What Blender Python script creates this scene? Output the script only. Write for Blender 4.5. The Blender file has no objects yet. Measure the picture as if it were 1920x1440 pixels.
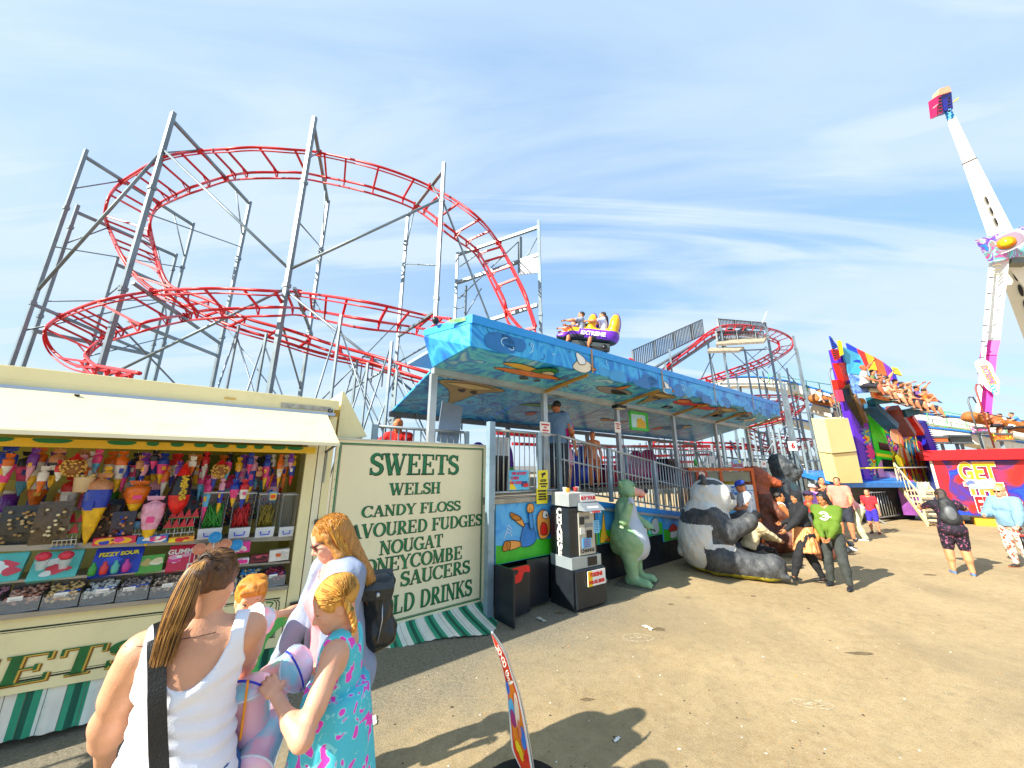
import bpy,math,random
import numpy as np
from mathutils import Vector,Matrix,Quaternion
R=math.radians
rnd=random.Random(7)
scene=bpy.context.scene
COL=scene.collection
# ---------------------------------------------------------------- camera
PITCH=math.atan(660/2720.)
EYE=Vector((0,0,2.0))
cam_d=bpy.data.cameras.new('camera');cam_d.sensor_width=36;cam_d.lens=12.375
cam_d.clip_start=.05;cam_d.clip_end=3000
cam=bpy.data.objects.new('camera',cam_d);COL.objects.link(cam)
cam.location=EYE;cam.rotation_euler=(math.pi/2+PITCH,0,0)
scene.camera=cam
# ---------------------------------------------------------------- light
SUN_AZ,SUN_EL=239.,34.5  # compass direction the sun stands in, degrees clockwise from +Y
scene.view_settings.view_transform='Standard';scene.view_settings.look='None'
scene.view_settings.exposure=1.38;scene.view_settings.gamma=1
world=bpy.data.worlds.new('World');scene.world=world;world.use_nodes=True
def build_world():
 nt=world.node_tree;n=nt.nodes;L=nt.links;n.clear()
 out=n.new('ShaderNodeOutputWorld');bg=n.new('ShaderNodeBackground');bg.inputs[1].default_value=.15
 sky=n.new('ShaderNodeTexSky');sky.sky_type='NISHITA';sky.sun_disc=False
 sky.sun_elevation=R(SUN_EL);sky.sun_rotation=R(SUN_AZ);sky.air_density=1.0;sky.dust_density=1.2;sky.ozone_density=2.0
 tc=n.new('ShaderNodeTexCoord')
 sep=n.new('ShaderNodeSeparateXYZ');L.new(tc.outputs['Generated'],sep.inputs[0])
 def math_(op,a,b=None,c=None):
  m=n.new('ShaderNodeMath');m.operation=op
  for i,v in enumerate((a,b,c)):
   if v is None:continue
   if isinstance(v,(int,float)):m.inputs[i].default_value=v
   else:L.new(v,m.inputs[i])
  return m.outputs[0]
 z=math_('MAXIMUM',sep.outputs[2],.0)
 zz=math_('ADD',z,.18)
 cx=math_('DIVIDE',sep.outputs[0],zz);cy=math_('DIVIDE',sep.outputs[1],zz)
 com=n.new('ShaderNodeCombineXYZ');L.new(cx,com.inputs[0]);L.new(cy,com.inputs[1])
 def cloud(rot,scl,nscale,lo,hi,dist,seed,det=7):
  mp=n.new('ShaderNodeMapping');L.new(com.outputs[0],mp.inputs[0]);mp.inputs[2].default_value=(0,0,R(rot));mp.vector_type='POINT';mp.inputs[3].default_value=(scl[0],scl[1],1);mp.inputs[1].default_value=(seed,seed*.7,seed)
  t=n.new('ShaderNodeTexNoise');L.new(mp.outputs[0],t.inputs[0]);t.inputs['Scale'].default_value=nscale;t.inputs['Detail'].default_value=det
  t.inputs['Roughness'].default_value=.55;t.inputs['Distortion'].default_value=dist
  r=n.new('ShaderNodeMapRange');r.interpolation_type='SMOOTHSTEP';L.new(t.outputs[0],r.inputs[0]);r.inputs[1].default_value=lo;r.inputs[2].default_value=hi
  return r.outputs[0]
 c1=cloud(-62,(.42,1.7),.95,.43,.66,.9,3.1)
 c3=cloud(-55,(.30,2.4),1.3,.50,.70,1.3,5.3,9)
 c2=cloud(-40,(.6,1.2),.6,.36,.62,.5,8.7,5)
 haze=math_('POWER',math_('SUBTRACT',1.0,z),5.0)
 west=math_('MULTIPLY',math_('MAXIMUM',math_('MULTIPLY',sep.outputs[0],-1.0),0.0),.55)
 f=math_('ADD',math_('MULTIPLY',c3,.7),math_('ADD',math_('MULTIPLY',c1,.6),math_('MULTIPLY',c2,.22)))
 f=math_('ADD',f,math_('ADD',math_('MULTIPLY',haze,.55),math_('ADD',math_('MULTIPLY',west,.8),.02)))
 f=math_('MINIMUM',f,.92)
 mix=n.new('ShaderNodeMix');mix.data_type='RGBA'
 # Nishita sky seen through a thin even veil; cirrus adds pale white
 tint=n.new('ShaderNodeMix');tint.data_type='RGBA';tint.blend_type='MULTIPLY';tint.inputs[0].default_value=1
 L.new(sky.outputs[0],tint.inputs[6]);tint.inputs[7].default_value=(1,1,1,1);veil=n.new('ShaderNodeMix');veil.data_type='RGBA';veil.inputs[0].default_value=.74;L.new(tint.outputs[2],veil.inputs[6]);veil.inputs[7].default_value=(SKYT[0],SKYT[1],SKYT[2],1)
 L.new(f,mix.inputs[0]);L.new(veil.outputs[2],mix.inputs[6]);mix.inputs[7].default_value=(CLD[0],CLD[1],CLD[2],1)
 L.new(mix.outputs[2],bg.inputs[0]);L.new(bg.outputs[0],out.inputs[0])
SKYT=(.74,1.46,2.45);CLD=(1.95,2.36,2.75)
build_world()
sd=bpy.data.lights.new('sun','SUN');sd.energy=4.0;sd.angle=R(.5);sd.color=(1,.93,.80)
sun=bpy.data.objects.new('sun',sd);COL.objects.link(sun)
sdir=Vector((math.sin(R(SUN_AZ))*math.cos(R(SUN_EL)),math.cos(R(SUN_AZ))*math.cos(R(SUN_EL)),math.sin(R(SUN_EL))))
sun.rotation_euler=sdir.to_track_quat('Z','Y').to_euler();sun.location=(-20,-10,20)
try:
 scene.cycles.max_bounces=6;scene.cycles.transparent_max_bounces=12;scene.cycles.caustics_reflective=False;scene.cycles.caustics_refractive=False
except Exception:pass
# ---------------------------------------------------------------- survey helpers: sight lines from the camera station
def ray(x,y):
 r=(x-960)/660.;u=(720-y)/660.;c,s=math.cos(PITCH),math.sin(PITCH)
 return Vector((r,c-u*s,s+u*c))
def ground(x,y,z=0.):d=ray(x,y);return EYE+d*((z-2.)/d.z)
def depth(x,y,t):return EYE+ray(x,y)*t
class Frame:
 """facade frame: x runs along the row of stalls, y goes back into them"""
 def __init__(s,ox,oy,rot=38.):s.o=Vector((ox,oy,0));s.r=R(rot);s.m=Matrix.Translation(s.o)@Matrix.Rotation(s.r,4,'Z');s.i=s.m.inverted()
 def w(s,x,y,z=0):return s.m@Vector((x,y,z))
 def hit(s,px,py,y=0.):  # local point of the plane y where the sight line meets it
  e=s.i@EYE;d=s.i.to_3x3()@ray(px,py);return e+d*((y-e.y)/d.y)
KF=Frame(-2.2,4.31);SF=Frame(-.3,5.5)
# ---------------------------------------------------------------- materials
def lin(h):
 if isinstance(h,tuple):return h
 h=h.lstrip('#');v=[int(h[i:i+2],16)/255 for i in(0,2,4)]
 return tuple(c/12.92 if c<.04045 else((c+.055)/1.055)**2.4 for c in v)
_M={}
def M(col,rough=.5,metal=0.,var=.12,vs=3.,bump=0.,bs=40.,trans=0.,emit=0.,stretch=(1,1,1),dirt=0.,alpha=1.,c2=None,thr=None):
 key=(col,rough,metal,var,vs,bump,bs,trans,emit,stretch,dirt,alpha,c2,thr)
 if key in _M:return _M[key]
 m=bpy.data.materials.new('mat_'+(col if isinstance(col,str)else '%d'%len(_M))+'_%d'%len(_M));m.use_nodes=True;nt=m.node_tree;n=nt.nodes;L=nt.links
 b=n['Principled BSDF'];c=lin(col);b.inputs['Roughness'].default_value=rough;b.inputs['Metallic'].default_value=metal
 tc=n.new('ShaderNodeTexCoord');mp=n.new('ShaderNodeMapping');L.new(tc.outputs['Object'],mp.inputs[0]);mp.inputs[3].default_value=stretch
 t=n.new('ShaderNodeTexNoise');L.new(mp.outputs[0],t.inputs[0]);t.inputs['Scale'].default_value=vs;t.inputs['Detail'].default_value=5
 mx=n.new('ShaderNodeMix');mx.data_type='RGBA'
 cc=lin(c2)if c2 else None
 mx.inputs[6].default_value=tuple(x*(1-var)for x in c)+(1,)
 mx.inputs[7].default_value=(tuple(min(1,x*(1+var))for x in c)if cc is None else cc)+(1,)
 rg=n.new('ShaderNodeMapRange');L.new(t.outputs[0],rg.inputs[0]);lo,hi=thr if thr else(.3,.7);rg.inputs[1].default_value=lo;rg.inputs[2].default_value=hi
 L.new(rg.outputs[0],mx.inputs[0]);co=mx.outputs[2]
 if dirt>0:
  t3=n.new('ShaderNodeTexNoise');L.new(mp.outputs[0],t3.inputs[0]);t3.inputs['Scale'].default_value=vs*2.3;t3.inputs['Detail'].default_value=8;t3.inputs['Roughness'].default_value=.7
  r3=n.new('ShaderNodeMapRange');L.new(t3.outputs[0],r3.inputs[0]);r3.inputs[1].default_value=.52;r3.inputs[2].default_value=.75;r3.inputs[4].default_value=dirt
  m3=n.new('ShaderNodeMix');m3.data_type='RGBA';L.new(r3.outputs[0],m3.inputs[0]);L.new(co,m3.inputs[6]);m3.inputs[7].default_value=lin('5a4a34')+(1,);co=m3.outputs[2]
 L.new(co,b.inputs['Base Color'])
 if bump>0:
  t2=n.new('ShaderNodeTexNoise');L.new(mp.outputs[0],t2.inputs[0]);t2.inputs['Scale'].default_value=bs;t2.inputs['Detail'].default_value=4
  bp=n.new('ShaderNodeBump');L.new(t2.outputs[0],bp.inputs['Height']);bp.inputs['Strength'].default_value=bump;bp.inputs['Distance'].default_value=.02;L.new(bp.outputs[0],b.inputs['Normal'])
 if trans>0:b.inputs['Transmission Weight'].default_value=trans;b.inputs['IOR'].default_value=1.1
 if alpha<1:b.inputs['Alpha'].default_value=alpha
 if emit>0:b.inputs['Emission Color'].default_value=c+(1,);b.inputs['Emission Strength'].default_value=emit
 _M[key]=m;return m
def PAINT(cols,scale=3.,dist=1.5,rough=.4,name='paint',stretch=(1,1,1),detail=2,sharp=True):
 """hand-sprayed mural: a noise field cut into bands of colour"""
 key=('P',tuple(cols),scale,dist,rough,stretch,detail,sharp)
 if key in _M:return _M[key]
 m=bpy.data.materials.new('mural_%d'%len(_M));m.use_nodes=True;nt=m.node_tree;n=nt.nodes;L=nt.links;b=n['Principled BSDF'];b.inputs['Roughness'].default_value=rough
 tc=n.new('ShaderNodeTexCoord');mp=n.new('ShaderNodeMapping');L.new(tc.outputs['Object'],mp.inputs[0]);mp.inputs[3].default_value=stretch
 t=n.new('ShaderNodeTexNoise');L.new(mp.outputs[0],t.inputs[0]);t.inputs['Scale'].default_value=scale;t.inputs['Distortion'].default_value=dist;t.inputs['Detail'].default_value=detail
 r=n.new('ShaderNodeValToRGB');L.new(t.outputs[0],r.inputs[0]);e=r.color_ramp.elements;k=len(cols)
 if sharp=='const':r.color_ramp.interpolation='CONSTANT'
 elif sharp:r.color_ramp.interpolation='EASE'
 pos=[.30+.40*i/(k-1)for i in range(k)]
 e[0].position=pos[0];e[0].color=lin(cols[0])+(1,);e[1].position=pos[-1];e[1].color=lin(cols[-1])+(1,)
 for i in range(1,k-1):x=e.new(pos[i]);x.color=lin(cols[i])+(1,)
 L.new(r.outputs[0],b.inputs['Base Color']);_M[key]=m;return m
def STRIPE(c1,c2,scale,axis='X',rough=.6,thr=.5,c3=None):
 """woven or printed stripes running across one object axis"""
 key=('S',c1,c2,scale,axis,rough,thr,c3)
 if key in _M:return _M[key]
 m=bpy.data.materials.new('stripe_%d'%len(_M));m.use_nodes=True;nt=m.node_tree;n=nt.nodes;L=nt.links;b=n['Principled BSDF'];b.inputs['Roughness'].default_value=rough
 tc=n.new('ShaderNodeTexCoord');w=n.new('ShaderNodeTexWave');w.wave_type='BANDS';w.bands_direction=axis;L.new(tc.outputs['Object'],w.inputs[0]);w.inputs['Scale'].default_value=scale;w.inputs['Distortion'].default_value=.3
 r=n.new('ShaderNodeValToRGB');L.new(w.outputs[0],r.inputs[0]);e=r.color_ramp.elements;e[0].color=lin(c1)+(1,);e[1].color=lin(c2)+(1,);e[0].position=thr-.04;e[1].position=thr+.04
 L.new(r.outputs[0],b.inputs['Base Color']);_M[key]=m;return m
STEEL=M('9aa3a6',.45,.55,.18,2.,.15,60,dirt=.25)
DARKSTEEL=M('6b7276',.5,.5,.2,2.,.1,50,dirt=.3)
GALV=M('b4bbbd',.4,.6,.15,3.,.1,60)
RED=M('c80c12',.42,0,.22,3.,.15,30,dirt=.2)
CREAM=M('f6eab4',.45,0,.05,1.5,0,30,dirt=.14)
CREAM2=M('f3ecca',.4,0,.03,2.)
BLACK=M('14161a',.4,0,.2,4.)
WHITE=M('f2f2ee',.45,0,.04,4.)
GREEN=M('0d7a45',.45,0,.15,5.)
# ---------------------------------------------------------------- geometry accumulator
class G:
 def __init__(s):s.v=[];s.f=[];s.m=[];s.mats=[];s.sm=[]
 def mi(s,m):
  if m not in s.mats:s.mats.append(m)
  return s.mats.index(m)
 def add(s,vs,fs,m,smooth=False,M4=None):
  o=len(s.v);i=s.mi(m)
  if M4 is not None:vs=[M4@Vector(v)for v in vs]
  s.v.extend([tuple(v)for v in vs]);s.f.extend([tuple(a+o for a in f)for f in fs]);s.m.extend([i]*len(fs));s.sm.extend([smooth]*len(fs));return s
 def box(s,c,d,m,rz=0.,M4=None,rx=0.,ry=0.):
  x,y,z=d[0]/2,d[1]/2,d[2]/2
  vs=[(-x,-y,-z),(x,-y,-z),(x,y,-z),(-x,y,-z),(-x,-y,z),(x,-y,z),(x,y,z),(-x,y,z)]
  T=Matrix.Translation(c)
  if rz:T=T@Matrix.Rotation(rz,4,'Z')
  if ry:T=T@Matrix.Rotation(ry,4,'Y')
  if rx:T=T@Matrix.Rotation(rx,4,'X')
  if M4 is not None:T=M4@T
  return s.add(vs,[(0,3,2,1),(4,5,6,7),(0,1,5,4),(1,2,6,5),(2,3,7,6),(3,0,4,7)],m,M4=T)
 def hexa(s,p,m):  # eight corners: bottom ring, top ring
  return s.add(p,[(0,3,2,1),(4,5,6,7),(0,1,5,4),(1,2,6,5),(2,3,7,6),(3,0,4,7)],m)
 def beam(s,a,b,w,h,m,up=(0,0,1)):
  a,b=Vector(a),Vector(b);d=(b-a);l=d.length
  if l<1e-6:return s
  d.normalize();up=Vector(up)
  if abs(d.dot(up))>.98:up=Vector((.788,.616,0))
  x=d.cross(up).normalized()*w/2;y=x.cross(d).normalized()*h/2
  vs=[a-x-y,a+x-y,a+x+y,a-x+y,b-x-y,b+x-y,b+x+y,b-x+y]
  return s.add(vs,[(0,3,2,1),(4,5,6,7),(0,1,5,4),(1,2,6,5),(2,3,7,6),(3,0,4,7)],m)
 def tube(s,pts,r,m,n=6,closed=False,cap=True,smooth=True):
  pts=[Vector(p)for p in pts];k=len(pts);rs=r if isinstance(r,(list,tuple))else[r]*k
  vs=[];prev=None
  for i,p in enumerate(pts):
   t=(pts[min(i+1,k-1)]-pts[max(i-1,0)])if not closed else(pts[(i+1)%k]-pts[i-1])
   t=t.normalized()if t.length>1e-9 else Vector((0,0,1))
   if prev is None:prev=t.orthogonal().normalized()
   x=(prev-t*prev.dot(t));x=x.normalized()if x.length>1e-6 else t.orthogonal().normalized();prev=x;y=t.cross(x)
   for j in range(n):a=2*math.pi*j/n;vs.append(p+(x*math.cos(a)+y*math.sin(a))*rs[i])
  fs=[]
  for i in range(k if closed else k-1):
   for j in range(n):a=i*n+j;b=i*n+(j+1)%n;c=((i+1)%k)*n+(j+1)%n;d=((i+1)%k)*n+j;fs.append((a,b,c,d))
  if cap and not closed:fs.append(tuple(range(n))[::-1]);fs.append(tuple((k-1)*n+j for j in range(n)))
  return s.add(vs,fs,m,smooth)
 def cyl(s,a,b,r0,m,r1=None,n=12,smooth=True):return s.tube([a,b],[r0,r0 if r1 is None else r1],m,n,smooth=smooth)
 def lathe(s,prof,m,n=16,M4=None,smooth=True,caps=True):
  vs=[];fs=[]
  for r,z in prof:
   for j in range(n):a=2*math.pi*j/n;vs.append((r*math.cos(a),r*math.sin(a),z))
  for i in range(len(prof)-1):
   for j in range(n):fs.append((i*n+j,i*n+(j+1)%n,(i+1)*n+(j+1)%n,(i+1)*n+j))
  if caps:fs.append(tuple(range(n))[::-1]);fs.append(tuple((len(prof)-1)*n+j for j in range(n)))
  return s.add(vs,fs,m,smooth,M4)
 def ell(s,c,r,m,n=10,k=7,M4=None):
  prof=[];vs=[];fs=[]
  for i in range(k+1):
   t=math.pi*i/k
   for j in range(n):a=2*math.pi*j/n;vs.append((c[0]+r[0]*math.sin(t)*math.cos(a),c[1]+r[1]*math.sin(t)*math.sin(a),c[2]-r[2]*math.cos(t)))
  for i in range(k):
   for j in range(n):fs.append((i*n+j,i*n+(j+1)%n,(i+1)*n+(j+1)%n,(i+1)*n+j))
  return s.add(vs,fs,m,True,M4)
 def prism(s,pts,y0,y1,m,M4=None,m2=None):  # outline in x,z extruded along y
  n=len(pts);ar=sum(pts[i][0]*pts[(i+1)%n][1]-pts[(i+1)%n][0]*pts[i][1]for i in range(n))
  if ar<0:pts=pts[::-1]
  a,b=min(y0,y1),max(y0,y1)
  vs=[(x,a,z)for x,z in pts]+[(x,b,z)for x,z in pts]
  s.add(vs,[tuple(range(n))],m,M4=M4)
  return s.add(vs,[tuple(range(2*n-1,n-1,-1))]+[(i+n,(i+1)%n+n,(i+1)%n,i)[::1]for i in range(n)],m2 or m,M4=M4)
 def sheet(s,grid,m,smooth=True):  # grid[i][j] of points
  k=len(grid[0]);vs=[p for row in grid for p in row];fs=[(i*k+j,i*k+j+1,(i+1)*k+j+1,(i+1)*k+j)for i in range(len(grid)-1)for j in range(k-1)]
  return s.add(vs,fs,m,smooth)
 def arr(s,va,fa,m,smooth=True,mi=None,mats=None):
  o=len(s.v);s.v.extend(map(tuple,va.tolist()));s.f.extend([tuple(x)for x in(fa+o).tolist()]);s.sm.extend([smooth]*len(fa))
  if mi is None:s.m.extend([s.mi(m)]*len(fa))
  else:ids=[s.mi(x)for x in mats];s.m.extend([ids[i]for i in mi.tolist()])
  return s
 def obj(s,name,parent=None,loc=None,**kw):
  me=bpy.data.meshes.new(name);me.from_pydata(s.v,[],s.f)
  for m in s.mats:me.materials.append(m)
  me.polygons.foreach_set('material_index',s.m);me.polygons.foreach_set('use_smooth',s.sm);me.update()
  o=bpy.data.objects.new(name,me);COL.objects.link(o)
  if parent:o.parent=parent
  if loc is not None:o.location=loc
  for k,v in kw.items():o['kind' if k=='kind' else k]=v
  return o
def tag(o,label,cat,group=None):
 o['label']=label;o['category']=cat
 if group:o['group']=group
 return o
def thing(name,label,cat,loc=(0,0,0),rz=0.,group=None):
 o=bpy.data.objects.new(name,None);COL.objects.link(o);o.location=loc;o.rotation_euler=(0,0,rz);o.empty_display_size=.2
 return tag(o,label,cat,group)
def copy_tree(o,parent=None):
 c=o.copy();COL.objects.link(c);c.parent=parent
 for ch in list(o.children):copy_tree(ch,c)
 return c
def text_geo(txt,size,m,depth=.004,xs=1.,bold=0.,align='CENTER',spacing=1.):
 """flat lettering (built-in sans face) in the x,z plane, facing -y"""
 cu=bpy.data.curves.new('t','FONT');cu.body=txt;cu.size=size;cu.align_x=align;cu.align_y='CENTER';cu.extrude=depth/2;cu.offset=bold;cu.space_character=spacing;cu.resolution_u=3
 o=bpy.data.objects.new('t',cu);COL.objects.link(o)
 me=bpy.data.meshes.new_from_object(o.evaluated_get(bpy.context.evaluated_depsgraph_get()))
 vs=[(v.co.x*xs,-v.co.z,v.co.y)for v in me.vertices];fs=[tuple(p.vertices)for p in me.polygons]
 bpy.data.objects.remove(o);bpy.data.curves.remove(cu);bpy.data.meshes.remove(me)
 return vs,fs
def put_text(g,txt,size,m,at,M4=None,**kw):
 vs,fs=text_geo(txt,size,m,**kw);T=Matrix.Translation(at);g.add(vs,fs,m,M4=(M4@T if M4 is not None else T));return g
def smooth_poly(pts,sub=6):  # closed Catmull-Rom outline
 n=len(pts);o=[]
 for i in range(n):
  p0,p1,p2,p3=[pts[(i+k)%n]for k in(-1,0,1,2)]
  for j in range(sub):
   t=j/sub;o.append(tuple(.5*(2*p1[a]+(p2[a]-p0[a])*t+(2*p0[a]-5*p1[a]+4*p2[a]-p3[a])*t*t+(-p0[a]+3*p1[a]-3*p2[a]+p3[a])*t**3)for a in range(len(p1))))
 return o
def spline(pts,sub=6):
 P=[Vector(p)for p in pts];n=len(P);o=[]
 for i in range(n-1):
  p0,p1,p2,p3=P[max(i-1,0)],P[i],P[i+1],P[min(i+2,n-1)]
  for j in range(sub):
   t=j/sub;o.append(.5*(2*p1+(p2-p0)*t+(2*p0-5*p1+4*p2-p3)*t*t+(-p0+3*p1-3*p2+p3)*t**3))
 o.append(P[-1]);return o
def tri_fill(pts):
 from mathutils.geometry import tessellate_polygon
 return tessellate_polygon([[Vector((x,y,0))for x,y in pts]])
def flat(g,pts,y,m,M4=None,smooth=True,sub=5,th=.002):
 """a painted shape: thin raised polygon in x,z facing -y"""
 if smooth:pts=smooth_poly(pts,sub)
 tr=tri_fill(pts);out=[]
 for t in tr:
  a,b,c=[pts[i]for i in t];ar=(b[0]-a[0])*(c[1]-a[1])-(c[0]-a[0])*(b[1]-a[1])
  out.append(t if ar>0 else(t[0],t[2],t[1]))
 g.add([(x,y-th,z)for x,z in pts],out,m,M4=M4);return g
def line2(g,pts,w,y,m,M4=None,closed=False,sub=5,sm=True):
 """a painted outline of even width in x,z facing -y"""
 if sm:pts=smooth_poly(pts,sub)if closed else[(p.x,p.z)for p in spline([(x,0,z)for x,z in pts],sub)]
 n=len(pts);vs=[]
 for i,(x,z)in enumerate(pts):
  a=pts[(i-1)%n if closed else max(i-1,0)];b=pts[(i+1)%n if closed else min(i+1,n-1)]
  dx,dz=b[0]-a[0],b[1]-a[1];l=math.hypot(dx,dz)or 1;nx,nz=-dz/l*w/2,dx/l*w/2
  vs+=[(x+nx,y-.003,z+nz),(x-nx,y-.003,z-nz)]
 fs=[(2*i+1,2*((i+1)%n)+1,2*((i+1)%n),2*i)for i in range(n if closed else n-1)]
 g.add(vs,fs,m,M4=M4);return g
# ---------------------------------------------------------------- serif lettering (drawn as broad-nib strokes)
def _arc(cx,cz,rx,rz,a0,a1,k=12):return[(cx+rx*math.cos(R(a0+(a1-a0)*i/k)),cz+rz*math.sin(R(a0+(a1-a0)*i/k)))for i in range(k+1)]
_T,_N=.155,.05
def _glyph(ch):
 S=[]  # (points, mode) mode: 'b' thick, 'n' thin, 'a' auto nib
 L=lambda x0,z0,x1,z1,m:S.append(([(x0,z0),(x1,z1)],m))
 def ser(x,z,w=.13):L(x-w,z,x+w,z,'s')
 w=.7
 if ch=='S':
  S.append((_arc(.30,.735,.21,.225,20,180,10)+[(.12,.62),(.3,.52),(.48,.42)]+_arc(.30,.265,.235,.235,20,-160,12),'a2'));L(.52,.98,.52,.72,'n');L(.07,.30,.07,.02,'n');w=.62
 elif ch=='W':L(.1,1,.33,0,'b');L(.33,0,.55,1,'n');L(.47,1,.71,0,'b');L(.71,0,.93,1,'n');ser(.1,.98);ser(.5,.98);ser(.93,.98,.1);w=1.08
 elif ch=='E':L(.17,0,.17,1,'b');L(.1,.98,.6,.98,'s');L(.1,.02,.63,.02,'s');L(.17,.51,.45,.51,'s');L(.6,1,.6,.76,'n');L(.63,0,.63,.26,'n');L(.46,.62,.46,.40,'n');ser(.17,.98,.14);ser(.17,.02,.14);w=.72
 elif ch=='F':L(.17,0,.17,1,'b');L(.1,.98,.6,.98,'s');L(.17,.51,.45,.51,'s');L(.6,1,.6,.76,'n');L(.46,.62,.46,.40,'n');ser(.17,.98,.14);ser(.17,.02,.16);w=.68
 elif ch=='T':L(.35,0,.35,1,'b');L(.05,.98,.65,.98,'s');L(.05,1,.05,.74,'n');L(.65,1,.65,.74,'n');ser(.35,.02,.16);w=.72
 elif ch=='L':L(.17,0,.17,1,'b');L(.17,.02,.6,.02,'s');L(.6,0,.6,.28,'n');ser(.17,.98,.15);ser(.17,.02,.14);w=.68
 elif ch=='H':L(.17,0,.17,1,'b');L(.62,0,.62,1,'b');L(.17,.5,.62,.5,'s');[ser(x,z,.14)for x in(.17,.62)for z in(.02,.98)];w=.82
 elif ch=='I':L(.18,0,.18,1,'b');ser(.18,.98,.15);ser(.18,.02,.15);w=.38
 elif ch in 'CG':
  S.append((_arc(.42,.5,.34,.48,40,320,24),'a'));L(.68,.98,.68,.72,'n');w=.76
  if ch=='G':L(.66,.03,.66,.42,'b');ser(.64,.42,.16);w=.82
 elif ch=='A':L(.36,1,.65,0,'b');L(.36,1,.10,0,'n');L(.17,.33,.52,.33,'s');ser(.1,.02,.11);ser(.65,.02,.15);w=.78
 elif ch=='N':L(.13,0,.13,1,'n');L(.13,1,.63,0,'b');L(.63,0,.63,1,'n');ser(.1,.98,.1);ser(.13,.02,.12);ser(.63,.98,.12);w=.78
 elif ch=='M':L(.13,0,.13,1,'n');L(.15,1,.45,0,'b');L(.45,0,.75,1,'n');L(.77,0,.77,1,'b');ser(.13,.02,.11);ser(.13,.98,.1);ser(.77,.98,.14);ser(.77,.02,.15);w=.96
 elif ch=='D':L(.17,0,.17,1,'b');S.append(([(.1,.98),(.3,.98)]+_arc(.32,.5,.36,.48,88,-88,16)+[(.3,.02),(.1,.02)],'a'));w=.80
 elif ch=='Y':L(.08,1,.36,.45,'b');L(.36,.45,.62,1,'n');L(.36,0,.36,.48,'b');ser(.08,.98,.12);ser(.62,.98,.1);ser(.36,.02,.16);w=.72
 elif ch=='O':S.append((_arc(.42,.5,.34,.48,90,450,28),'a'));w=.84
 elif ch=='V':L(.1,1,.38,0,'b');L(.38,0,.64,1,'n');ser(.1,.98,.13);ser(.64,.98,.1);w=.74
 elif ch=='U':L(.16,1,.16,.3,'b');S.append((_arc(.39,.28,.235,.26,180,360,12),'a'));L(.63,.28,.63,1,'n');ser(.16,.98,.14);ser(.63,.98,.11);w=.78
 elif ch=='R':L(.17,0,.17,1,'b');S.append(([(.1,.98),(.3,.98)]+_arc(.32,.745,.22,.235,88,-88,10)+[(.2,.51)],'a'));L(.33,.5,.63,.02,'b');ser(.17,.02,.15);ser(.66,.02,.08);w=.76
 elif ch=='B':L(.17,0,.17,1,'b');S.append(([(.1,.98),(.3,.98)]+_arc(.32,.755,.19,.225,88,-88,10)+[(.2,.53)],'a'));S.append(([(.2,.52),(.3,.52)]+_arc(.34,.27,.23,.25,88,-88,10)+[(.1,.02)],'a'));w=.72
 elif ch=='K':L(.17,0,.17,1,'b');L(.2,.42,.6,1,'n');L(.32,.58,.65,.02,'b');ser(.17,.98,.14);ser(.17,.02,.14);ser(.6,.98,.11);ser(.66,.02,.11);w=.78
 else:w=.35
 return S,w
def serif(g,txt,h,x,z,y,m,M4=None,xs=1.,grow=0.,shear=0.,center=True):
 gl=[_glyph(c)for c in txt];tot=sum(w for _,w in gl)*h*xs;cx=x-tot/2 if center else x;k=0
 for S,w in gl:
  for pts,md in S:
   n=len(pts);vs=[]
   for i,(px,pz)in enumerate(pts):
    a=pts[max(i-1,0)];b=pts[min(i+1,n-1)];dx,dz=b[0]-a[0],b[1]-a[1];l=math.hypot(dx,dz)or 1;nx,nz=-dz/l,dx/l
    wd={'b':_T,'n':_N,'s':_N*.9}.get(md)
    if md=='a':wd=_N+(_T*1.05-_N)*abs(nx)**1.6
    if md=='a2':wd=_N+(_T*1.1-_N)*(1-abs(i/(n-1)-.5)*2)**.8
    wd+=grow
    ex=ez=0
    if grow and i in(0,n-1):sgn=-1 if i==0 else 1;ex,ez=dx/l*grow*.5*sgn,dz/l*grow*.5*sgn
    for sg in(1,-1):
     qx=px+ex+nx*wd/2*sg;qz=pz+ez+nz*wd/2*sg
     if md in 'bn' and n==2 and not grow and abs(dx)>.05:qz=min(1,max(0,qz))
     vs.append((cx+(qx*xs+shear*qz)*h,y-.0006*(k%4),z+qz*h))
   g.add(vs,[(2*i+1,2*i+3,2*i+2,2*i)for i in range(n-1)],m,M4=M4);k+=1
  cx+=w*h*xs
 return g
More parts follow.
